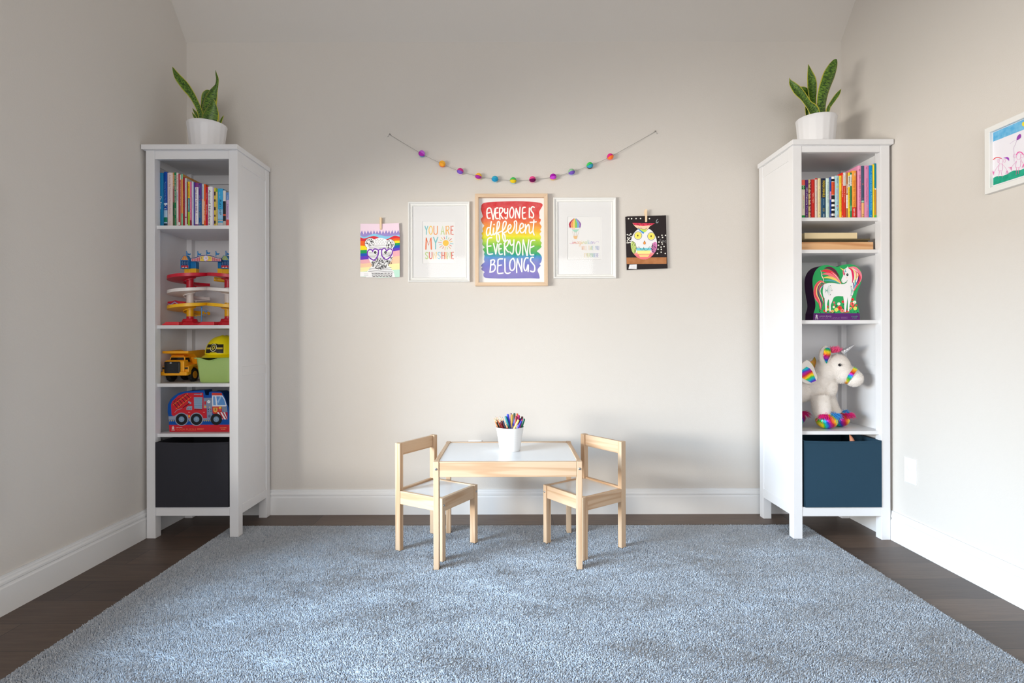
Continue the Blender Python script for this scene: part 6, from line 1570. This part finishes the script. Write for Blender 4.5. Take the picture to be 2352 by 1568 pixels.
for s_, z_ in q3:
    for i in range(n):
        a_ = 2 * PI * i / n; fwd = max(0, -math.sin(a_)) ** 3
        k = 1 + (s_ - 1) * (1.0 + 1.5 * fwd) if s_ > 1 else s_
        vs.append(Vector((hx + RX_ * k * math.cos(a_), hy + RY_ * k * math.sin(a_), hz + z_ )))
fs = [(j * n + i, j * n + (i + 1) % n, (j + 1) * n + (i + 1) % n, (j + 1) * n + i) for j in range(len(q3) - 1) for i in range(n)]
b.add(vs, fs); b.build('brim', ym, root, smooth=True)
def hs(u, v, d=0):           # front of the shell
    a_ = -PI / 2 + u; th = v
    k = 1 + d
    return Vector((hx + RX_ * k * math.cos(th) ** .8 * math.cos(a_), hy + (RY_ * k) * math.cos(th) ** .8 * math.sin(a_), hz + .012 + (RZ_ - .012) * (math.sin(th) * k + .035 * (abs(math.cos(a_)) < .17))))
b = MB(); nu = 14; nv = 6
def patch(u0, u1, v0, v1, d, m, nu=14, nv=6):
    vs = [hs(u0 + (u1 - u0) * i / nu, v0 + (v1 - v0) * j / nv, d) for j in range(nv + 1) for i in range(nu + 1)]
    b.add(vs, [(j * (nu + 1) + i, j * (nu + 1) + i + 1, (j + 1) * (nu + 1) + i + 1, (j + 1) * (nu + 1) + i) for j in range(nv) for i in range(nu)], m)
patch(-.60, .56, .07, .60, .055, ym); patch(-.54, .50, .10, .55, .062, ink((30, 28, 24), .35)); patch(-.50, .46, .29, .38, .066, ink((206, 180, 60), .35), 14, 2)
def hp(x, y, d=0): return hs(-.02 + x * .0135, .335 + y * .0155, .068 + d * 60)
b.k = 0
b.disc(hp, (0, 0), 13, ink((240, 236, 200), .35)); b.disc(hp, (0, 0), 11, ink((30, 28, 24), .35)); 
for k in range(4): t = k * PI / 4 + .4; b.stroke(hp, [(-8 * math.cos(t), -8 * math.sin(t)), (8 * math.cos(t), 8 * math.sin(t))], 2.2, ink((236, 220, 90), .35), 2, 0, caps=False)
b.disc(hp, (0, 0), 3.4, ink((30, 28, 24), .35), n=10)
b.build('emblem', ym, root)

# ------------------------------------------------------------------ ball ramp toy
zb = L_SH[1] + .0005
TY = 2.865
red, yel, blu, whi = plastic((206, 26, 52)), plastic((248, 190, 20)), plastic((0, 118, 184)), plastic((238, 232, 228))
lx_, rx_ = P(436.6, 700, TY).x, P(524.0, 700, TY).x
def zy(y): return P(440, 550 + y / 7.84, TY - .05).z        # height of something near the front of the toy
root = thing('ball_ramp_toy', 'three-tier red, white and yellow toy ball ramp with blue flags', 'ramp toy', ((lx_ + rx_) / 2, TY, zb))
Z1, Z2, Z3, Z4 = 1.124, 1.196, 1.276, 1.352
cw = .0185
for x in (lx_, rx_):
    for z0_, z1_, m in ((zb + .035, Z1 - .0004, red), (Z1, Z2 - .0004, yel), (Z2, Z3 - .0004, whi), (Z3, Z4, red)):
        b = MB(); b.lathe([(0, z0_), (cw, z0_), (cw, z0_ + .003), (cw * .94, z0_ + .004), (cw * .94, z1_), (0, z1_)], (x, TY, 0), 28); b.build('column', m, root, smooth=True)
def ramp(cx_, m, ztop, drop, a0, sweep, R=.104, r=.030, name='ramp'):
    "helical tray with a raised outer rim; a0 = starting angle at the high end"
    n = 40; vs = []
    prof = [(r, -.004), (r, -.012), (r + .003, -.012), (r + .003, -.007), (R - .012, .0), (R, .0), (R, .016), (R - .003, .016), (R - .003, .004)]
    for i in range(n + 1):
        t = i / n; a_ = a0 + sweep * t; z_ = ztop - .016 - drop * t
        for q, h_ in prof: vs.append(Vector((cx_ + q * math.cos(a_), TY + min(q, .104) * .98 * math.sin(a_), z_ + h_)))
    k = len(prof)
    fs = [(i * k + j, i * k + (j + 1) % k, (i + 1) * k + (j + 1) % k, (i + 1) * k + j) for i in range(n) for j in range(k)] + [tuple(reversed(range(k))), tuple(n * k + j for j in range(k))]
    b = MB(); b.add(vs, fs); return b.build(name, m, root, smooth=True)
for ztop, m in ((Z4 + .002, red), (Z3 + .002, whi), (Z2 + .002, yel)):
    ramp(lx_, m, ztop, .046, -.10, -5.2, .1055)
    ramp(rx_, m, ztop, .040, PI + .10, 5.2, .0985)
# red base with ramps running down to the shelf
b = MB()
for cx_ in (lx_, rx_):
    b.lathe([(0, zb), (.072 if cx_ == lx_ else .070, zb), (.060, zb + .018), (.040, zb + .020), (.034, zb + .036), (0, zb + .036)], (cx_, TY, 0), 8, red)
b.box(lx_ - .05, rx_ + .05, TY - .05, TY + .06, zb, zb + .012)
b.build('base', red, root, bevel=.002)
for cx_ in (lx_ - .035, (lx_ + rx_) / 2 + .045):
    b = MB(); b.prism([(cx_ - .055 if cx_ < lx_ else cx_ - .05, zb), (cx_ - .03, zb + .017), (cx_ + .035, zb + .017), (cx_ + .035, zb)], lambda x, z: Vector((x, TY - .100, z)), lambda x, z: Vector((x, TY - .052, z))); b.build('base_ramp', plastic((226, 58, 70)), root, weld=True, bevel=.002)
# yellow blocks, blue posts and the arched sign
mS = crop_map(340, 550, 7.84, TY - .03)
def blk(name, xa, xb, ya, yb2, m, d0=-.03, d1=.0, par=None, bev=.001):
    p = mS(xa, ya); q_ = mS(xb, yb2); b = MB(); b.box(p.x, q_.x, TY + d0, TY + d1, q_.z, p.z); return b.build(name, m, par or root, bevel=bev)
for xa, xb in ((652, 752), (753, 865), (1248, 1332), (1334, 1452)): blk('connector_block', xa, xb, 520, 612, yel)
for xa, xb in ((762, 862), (1254, 1326)): blk('post', xa, xb, 395, 519, blu)
mG = crop_map(340, 550, 7.84, TY - .0615)
S_ = lambda x, y, d=0.0: mG(x, y, d)
arch = [(770, 395), (768, 335), (830, 330), (900, 300), (960, 282), (1040, 276), (1120, 282), (1190, 306), (1250, 330), (1322, 335), (1322, 400)]
b = MB(); b.prism(arch, lambda x, y: mG(x, y, -.0002), lambda x, y: mG(x, y, -.006), ink((70, 74, 130), .4))
b.shape(S_, [(782, 388), (780, 342), (850, 340), (920, 306), (1040, 288), (1170, 310), (1240, 338), (1310, 342), (1310, 388)], ink((226, 206, 210), .4))
for i, x in enumerate(range(790, 940, 19)):
    b.shape(S_, [(x, 386), (x, 344 - max(0, (x - 850) * .35)), (x + 12, 344 - max(0, (x - 838) * .35)), (x + 12, 386)], ink((196, 40, 60), .4))
    x2 = 2090 - x
    b.shape(S_, [(x2 - 12, 386), (x2 - 12, 344 - max(0, (x - 838) * .35)), (x2, 344 - max(0, (x - 850) * .35)), (x2, 386)], ink((196, 40, 60), .4))
b.shape(S_, [(942, 388), (942, 308), (1040, 290), (1146, 308), (1146, 388)], ink((236, 206, 90), .4))
for k in range(8): b.disc(S_, (1040 + 30 * math.cos(k * PI / 4), 338 + 36 * math.sin(k * PI / 4)), 17, ink((214, 206, 236), .4), n=10)
b.disc(S_, (1042, 338), 34, ink((236, 230, 240), .4)); b.disc(S_, (1045, 335), 10, ink((210, 80, 120), .4), n=10); b.disc(S_, (1030, 322), 4, BKK, n=6); b.disc(S_, (1056, 322), 4, BKK, n=6); b.disc(S_, (1060, 372), 14, ink((236, 150, 180), .4), n=10, ry=9)
b.disc(S_, (962, 332), 9, ink((90, 70, 130), .4), n=8); b.disc(S_, (1116, 332), 9, ink((90, 70, 130), .4), n=8)
b.build('sign', blu, root)
for xa, (c1, c2), hidden in ((608, ((246, 176, 100), (176, 110, 60)), 0), (1328, ((196, 210, 150), (120, 150, 90)), 1)):
    xw = 158; b = MB()
    hs_ = [(xa, 528), (xa, 370), (xa + 50, 292), (xa + 112, 292), (xa + xw, 372), (xa + xw - 4, 528)]
    b.prism(hs_, lambda x, y: mS(x, y, .012), lambda x, y: mS(x, y, -.012), blu)
    S2 = lambda x, y, d=0.0: mS(x, y, d + .0122)
    b.shape(S2, [(xa + 14, 376), (xa + 54, 300), (xa + 104, 300), (xa + xw - 14, 376)], ink(c1, .4))
    for k in range(5): x = xa + 34 + k * 23; b.shape(S2, [(x, 376), ((x + xa + 79) / 2 - 4, 302), ((x + xa + 79) / 2 + 3, 302), (x + 8, 376)], ink(c2, .4))
    b.shape(S2, [(xa + 14, 384), (xa + xw - 14, 384), (xa + xw - 14, 468), (xa + 14, 468)], ink((36, 70, 120), .4))
    for k in range(3): b.stroke(S2, [(xa + 38 + k * 42, 400), (xa + 30 + k * 42, 430), (xa + 40 + k * 42, 460), (xa + 48 + k * 42, 430), (xa + 38 + k * 42, 400)], 5, ink((120, 160, 196), .4), 2, 2)
    b.shape(S2, [(xa + 14, 472), (xa + xw - 14, 472), (xa + xw - 14, 514), (xa + 14, 514)], ink((206, 50, 60), .4))
    for k in range(2): x = xa + 50 + k * 52; b.shape(S2, [(x - 20, 514), (x, 490), (x + 20, 514)], ink((240, 236, 226), .4))
    b.build('booth', blu, root)
for x, y, h_ in ((700, 218, 75), (890, 218, 90), (1050, 198, 80), (1216, 212, 95), (1408, 212, 80)):
    mm_ = mG if 800 < x < 1300 else mS; yy_ = (TY - .0585) if mm_ is mG else (TY - .033)
    p = mm_(x, y); q_ = mm_(x, y + h_); sc2 = (mS(1, 0) - mS(0, 0)).length
    b = MB()
    b.tube([(p.x, yy_, q_.z), (p.x, yy_, p.z - .002)], .0021, 8); b.ellipsoid((p.x, yy_, p.z), (.0028, .0028, .0028), None, 10, 6)
    pen = [(x + 10, y + 12), (x + 30, y + 34), (x + 50, y + 38), (x + 70, y + 30), (x + 64, y + 52), (x + 48, y + 64), (x + 28, y + 60), (x + 10, y + 66)]
    b.prism(pen, lambda a_, c_: mm_(a_, c_, .001), lambda a_, c_: mm_(a_, c_, -.001)); b.build('flag', blu, root)
# yellow barrel under the top tier, low blue flag, little booth behind
p = mS(1145, 705); b = MB(); b.tube([(p.x - .014, TY + .02, p.z + .004), (p.x + .062, TY + .05, p.z - .004)], .0115, 20)
bf = lambda x, y, d=0.0: Vector((p.x - .0145 - d * .6, TY + .02 - .003, p.z + .004)) + Vector((-.0004, -.0008, 0)) * 0 + Vector((x * .0008 * .35, -.0116 - d + .0, y * -.0008))
b.build('barrel', yel, root, smooth=True)
b = MB(); b.stroke(lambda x, y, d=0: Vector((p.x + .004 + x * .0001, TY + .0115 - d + .0000, p.z + .003 - y * .0001)), [(r_ * math.cos(a_), r_ * math.sin(a_)) for r_, a_ in [(10 + 6 * k, k * .9) for k in range(14)]], 8, ink((60, 50, 30), .4), 2, 3, caps=False); b.build('barrel_label', yel, root)
mF = crop_map(340, 550, 7.84, TY - .088)
p = mF(965, 1220); q_ = mF(965, 1480)
b = MB(); b.tube([(p.x, TY - .088, q_.z), (p.x, TY - .088, p.z)], .0024, 8); b.ellipsoid((p.x, TY - .088, p.z), (.0035, .0035, .0035), None, 10, 6)
for pts, w_ in (([(985, 1262), (1000, 1272), (1030, 1268), (1070, 1272), (1050, 1305), (1068, 1345), (1030, 1352), (1000, 1345), (985, 1348)], 9),):
    b.tube([mF(x, y) for x, y in smooth_line(pts, 3)], .0013, 6)
b.tube([mF(1020, 1285), mF(1030, 1310), mF(1015, 1335)], .0011, 6); b.tube([mF(1045, 1285), mF(1030, 1310)], .0011, 6)
b.build('flag', blu, root)
mB = crop_map(340, 550, 7.84, TY - .02)
b = MB(); b.prism([(365, 1215), (360, 1118), (440, 1112), (495, 1094), (560, 1112), (665, 1116), (660, 1215)], lambda x, y: mB(x, y, .004), lambda x, y: mB(x, y, -.01), red)
for o_, c_ in ((0, (60, 100, 170)), (12, (220, 200, 210)), (22, (90, 130, 180))): b.stroke(lambda x, y, d=0.0: mB(x, y, .0042 + d), [(370, 1150 + o_), (420, 1160 + o_), (490, 1112 + o_), (560, 1160 + o_), (620, 1150 + o_)], 9, ink(c_, .4), 2, 0, caps=False)
b.build('back_booth', red, root)
for x in (lx_ - .05, lx_ + .045): pass

# ------------------------------------------------------------------ plush unicorn
UY = 2.80
m7 = crop_map(1830, 750, 6.03, UY)
us = (m7(1, 0) - m7(0, 0)).length
zsh = R_SH[3] + .0005
def U(x, y, dy=0.0): p = m7(x, y); return Vector((p.x, UY + dy, p.z))
root = thing('plush_unicorn', 'white plush unicorn with rainbow hooves and a silver horn', 'plush toy', (U(330, 900).x, UY + .02, zsh))
b = MB()
def el_(x, y, dy, rx, rz, ry=None, rot=0):
    b.ellipsoid(U(x, y, dy), (rx * us, (ry or min(rx, rz)) * us, rz * us), None, 20, 14, Matrix.Rotation(rot, 4, 'Y') if rot else None)
el_(560, 570, .0, 165, 185, 150); el_(600, 640, -.005, 150, 140, 140); el_(700, 660, -.02, 118, 112, 110); el_(742, 712, -.03, 112, 108, 105)
el_(420, 620, .01, 150, 190, 130); el_(350, 760, .02, 150, 170, 130); el_(450, 830, .02, 125, 170, 130)
el_(280, 860, .035, 200, 185, 165); el_(100, 880, .045, 210, 180, 170); el_(-10, 890, .05, 124, 165, 150)
b.tube([U(310, 960, -.005), U(312, 1060, -.015), U(318, 1180, -.022), U(330, 1260, -.03)], [115 * us, 118 * us, 110 * us, 95 * us], 16)
b.tube([U(470, 930, .045), U(500, 1040, .04), U(555, 1150, .035), U(600, 1220, .03)], [100 * us, 98 * us, 80 * us, 75 * us], 16)
b.tube([U(110, 980, .10), U(110, 1150, .10)], [100 * us, 85 * us], 14); b.tube([U(-8, 980, .03), U(8, 1180, .03)], [86 * us, 80 * us], 14)
el_(368, 400, -.012, 80, 135, 40, .08)        # ear outer
el_(262, 515, .04, 40, 80, 25, .1)
tmp = b.build('tmp', None)
rm = tmp.modifiers.new('r', 'REMESH'); rm.mode = 'VOXEL'; rm.voxel_size = .0035; rm.use_smooth_shade = True
sm_ = tmp.modifiers.new('s', 'SMOOTH'); sm_.factor = .6; sm_.iterations = 7
dg = bpy.context.evaluated_depsgraph_get(); dg.update()
me = bpy.data.meshes.new_from_object(tmp.evaluated_get(dg)); bpy.data.objects.remove(tmp)
nv_ = len(me.vertices); co = np.zeros(nv_ * 3, np.float32); me.vertices.foreach_get('co', co); co = co.reshape(-1, 3)
nf_ = len(me.polygons); cen = np.zeros(nf_ * 3, np.float32); me.polygons.foreach_get('center', cen); cen = cen.reshape(-1, 3)
nrm = np.zeros(nf_ * 3, np.float32); me.polygons.foreach_get('normal', nrm); nrm = nrm.reshape(-1, 3)
polys = [tuple(p.vertices) for p in me.polygons]
reps = 5
c3 = np.repeat(cen, reps, 0) + rng.normal(0, .0014, (nf_ * reps, 3)); n3 = np.repeat(nrm, reps, 0) + rng.normal(0, .38, (nf_ * reps, 3))
n3 /= np.linalg.norm(n3, axis=1)[:, None]
t3 = np.cross(n3, rng.normal(0, 1, (nf_ * reps, 3))); t3 /= np.linalg.norm(t3, axis=1)[:, None]
L3 = rng.uniform(.0022, .0042, (nf_ * reps, 1)); w3 = .00045
A = c3 - t3 * w3; B_ = c3 + t3 * w3; Cc = c3 + n3 * L3
V = np.concatenate([co, np.stack([A, B_, Cc], 1).reshape(-1, 3)])
base_ = nv_ + np.arange(nf_ * reps) * 3
F_ = polys + [(int(i), int(i) + 1, int(i) + 2) for i in base_]
V = V - np.array(root.location)
me2 = bpy.data.meshes.new('body'); me2.from_pydata(V.tolist(), [], F_)
me2.polygons.foreach_set('use_smooth', [True] * nf_ + [False] * (nf_ * reps))
plush = mat('white_plush', (236, 230, 224), .95, .1, sheen=.3)
me2.materials.append(plush); o = bpy.data.objects.new('body', me2); C.objects.link(o); o.parent = root
bpy.data.meshes.remove(me)
def foil(name, axis, scale, phase):
    if name in _mats: return _mats[name]
    m = bpy.data.materials.new(name); m.use_nodes = True; nt = m.node_tree; bs = nt.nodes['Principled BSDF']
    bs.inputs['Metallic'].default_value = .55; bs.inputs['Roughness'].default_value = .3
    tc = nt.nodes.new('ShaderNodeTexCoord'); mp = nt.nodes.new('ShaderNodeMapping'); mp.inputs['Rotation'].default_value = axis
    w_ = nt.nodes.new('ShaderNodeSeparateXYZ'); n_ = nt.nodes.new('ShaderNodeTexNoise'); n_.inputs['Scale'].default_value = 22
    a1 = nt.nodes.new('ShaderNodeMath'); a1.operation = 'MULTIPLY_ADD'; a1.inputs[1].default_value = scale; a1.inputs[2].default_value = phase
    a2 = nt.nodes.new('ShaderNodeMath'); a2.operation = 'MULTIPLY_ADD'; a2.inputs[1].default_value = .5
    fr_ = nt.nodes.new('ShaderNodeMath'); fr_.operation = 'FRACT'
    L = nt.links.new; L(tc.outputs['Object'], mp.inputs[0]); L(mp.outputs[0], w_.inputs[0]); L(tc.outputs['Object'], n_.inputs['Vector']); L(w_.outputs[0], a1.inputs[0]); L(n_.outputs['Fac'], a2.inputs[0]); L(a1.outputs[0], a2.inputs[2]); L(a2.outputs[0], fr_.inputs[0])
    cr = nt.nodes.new('ShaderNodeValToRGB'); L(fr_.outputs[0], cr.inputs[0]); el = cr.color_ramp.elements
    cs = [(200, 20, 60), (250, 140, 20), (250, 226, 40), (60, 200, 60), (0, 180, 210), (60, 60, 200), (180, 30, 150), (200, 20, 60)]
    for i, c_ in enumerate(cs):
        e = el[i] if i < 2 else el.new(i / 7); e.position = i / 7; e.color = lin(c_)
    bp = nt.nodes.new('ShaderNodeBump'); bp.inputs['Strength'].default_value = .6; bp.inputs['Distance'].default_value = .004; n4 = nt.nodes.new('ShaderNodeTexNoise'); n4.inputs['Scale'].default_value = 90; L(tc.outputs['Object'], n4.inputs['Vector']); L(n4.outputs['Fac'], bp.inputs['Height']); L(bp.outputs[0], bs.inputs['Normal'])
    L(cr.outputs[0], bs.inputs['Base Color']); _mats[name] = m; return m
foil_h = foil('rainbow_foil', (0, .5, .2), 13, .1)
foil_b = foil('rainbow_foil_band', (0, 1.1, 0), 14, .35)
foil_e = foil('rainbow_foil_ear', (0, 1.35, 0), 14, .6)
def hoof(x, y, dy, r):
    b = MB(); c_ = U(x, y, dy); c_.z = zsh + r * us * .80
    b.ellipsoid(c_, (r * us, r * us * 1.0, r * us * .80), None, 28, 18)
    h = b.build('hoof', foil_h, root, smooth='all'); return h, c_
pinky, bluey = mat('pink_yarn', (234, 44, 136), .85, .2), mat('blue_yarn', (60, 146, 216), .85, .2)
def tuft(name, par, c_, dirs, m, n, L_, w_, seed, rad=.0011):
    r = random.Random(seed); b = MB()
    for i in range(n):
        d = Vector(dirs) + Vector((r.gauss(0, .55), r.gauss(0, .4), r.gauss(0, .35))); d.normalize()
        s_ = c_ + Vector((r.uniform(-1, 1) * w_, r.uniform(-1, 1) * w_ * .6, r.uniform(-.5, .5) * w_ * .5))
        l_ = L_ * r.uniform(.6, 1.1)
        e = s_ + d * l_ + Vector((0, 0, -l_ * .35)) if dirs[2] < .5 else s_ + d * l_
        b.tube([s_, s_ + d * l_ * .5, e], [rad, rad, rad * .5], 4)
    return b.build(name, m, par or root, smooth='all')
for (x, y, dy, r, lit) in ((360, 1330, -.035, 138, 1), (645, 1295, .030, 122, 1), (135, 1255, .10, 120, 0), (12, 1260, .02, 96, 0)):
    h, c_ = hoof(x, y, dy, r)
    top = c_ + Vector((0, -.01, r * us * .62))
    if x < 50: continue
    tuft('hoof_tuft', None, top + Vector((-.022, -.012, 0)), (-.9, -.7, -.25), pinky, 90, .034, .016, x)
    tuft('hoof_tuft', None, top + Vector((.020, -.016, .004)), (.6, -.8, -.15), bluey if 300 < x < 600 else pinky, 90, .034, .015, x + 1)
    if x > 600: tuft('hoof_tuft', None, top + Vector((.012, -.002, .012)), (.8, -.2, .25), bluey, 50, .032, .010, x + 2)
# inner ears
b = MB(); fe = lambda x, y, d=0.0: U(x, y, -.012 - 40 * us - .0075 - d)
inner = smooth_line([(335, 318), (370, 288), (410, 300), (424, 350), (415, 400), (385, 460), (366, 506), (345, 470), (322, 400)], 3, True)
cn = (372, 385); vs = [fe(*cn) + Vector((0, .004, 0))] + [fe(x, y) + Vector((0, .0035, 0)) for x, y in inner]
b.add(vs, [(0, 1 + i, 1 + (i + 1) % len(inner)) for i in range(len(inner))]); b.build('inner_ear', foil_e, root, smooth='all', solid=.001)
b = MB(); b.prism([(275, 418), (300, 470), (288, 540), (256, 606), (238, 570), (200, 545), (212, 492), (250, 470)], lambda x, y: U(x, y, .018), lambda x, y: U(x, y, .022)); b.build('inner_ear', mat('orange_foil', (224, 140, 60), .35, .5, .4, vary=(40, (150, 160, 60))), root)
# forelock
tuft('forelock', None, U(500, 350, -.01), (0, -.15, 1), mat('hot_pink_yarn', (246, 96, 146), .85, .2), 150, .030, .020, 77)
# horn: twisted silver cone
b = MB(); hb, ht = U(600, 362, -.012), U(752, 243, -.03); n = 26; ax = ht - hb
pts = [hb + ax * (i / n) for i in range(n + 1)]; rad = [(.0150 * (1 - i / n) ** .8 + .0008) * (1 + .10 * math.sin(i * 2 * PI / 5.2)) for i in range(n + 1)]
b.tube(pts, rad, 18); b.build('horn', mat('silver_foil', (206, 206, 210), .25, .5, .85, bump=(120, .5, .002)), root, smooth='all')
# eyes
for x, y, dy in ((503, 523, -.0575),):
    c_ = U(x, y, dy); b = MB(); b.ellipsoid(c_, (.0085, .005, .0072), None, 18, 12); b.build('eye', mat('black_bead', (12, 10, 12), .08, .6), root, smooth='all')
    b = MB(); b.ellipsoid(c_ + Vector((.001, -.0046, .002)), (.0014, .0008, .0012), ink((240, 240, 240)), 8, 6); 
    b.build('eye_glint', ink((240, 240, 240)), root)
# muzzle band
b = MB(); cb = U(705, 672, -.022); axd = (U(790, 725, -.045) - U(600, 590, .0)).normalized()
u1 = axd.cross(Vector((0, 1, 0))).normalized(); u2 = axd.cross(u1).normalized()
vs = []; n = 48; R1, R2 = 124 * us, 122 * us
for wq, rr2 in ((-.0095, 1.0), (-.0095, 1.045), (.0095, 1.015), (.0095, .97)):
    for i in range(n):
        a_ = 2 * PI * i / n; vs.append(cb + axd * wq + (u1 * R1 * math.cos(a_) + u2 * R2 * math.sin(a_)) * rr2)
fs = [(j * n + i, j * n + (i + 1) % n, ((j + 1) % 4) * n + (i + 1) % n, ((j + 1) % 4) * n + i) for j in range(4) for i in range(n)]
b.add(vs, fs); b.build('muzzle_band', foil_b, root, smooth=True)
# wing
wing_o = smooth_line([(40, 470), (90, 466), (150, 530), (185, 620), (206, 680), (195, 738), (120, 775), (40, 770), (-40, 700), (-50, 560)], 3, True)
b = MB(); b.prism(wing_o, lambda x, y: U(x, y, -.052), lambda x, y: U(x, y, -.040)); wg = b.build('wing', plush, root, weld=True, bevel=.003)
b = MB(); b.prism([(60, 548), (100, 570), (135, 610), (165, 680), (188, 738), (120, 765), (60, 730), (0, 700), (-10, 600)], lambda x, y: U(x, y, -.0545), lambda x, y: U(x, y, -.0522)); b.build('wing_foil', foil('rainbow_foil_wing', (0, -1.1, 0), 15, .2), wg)
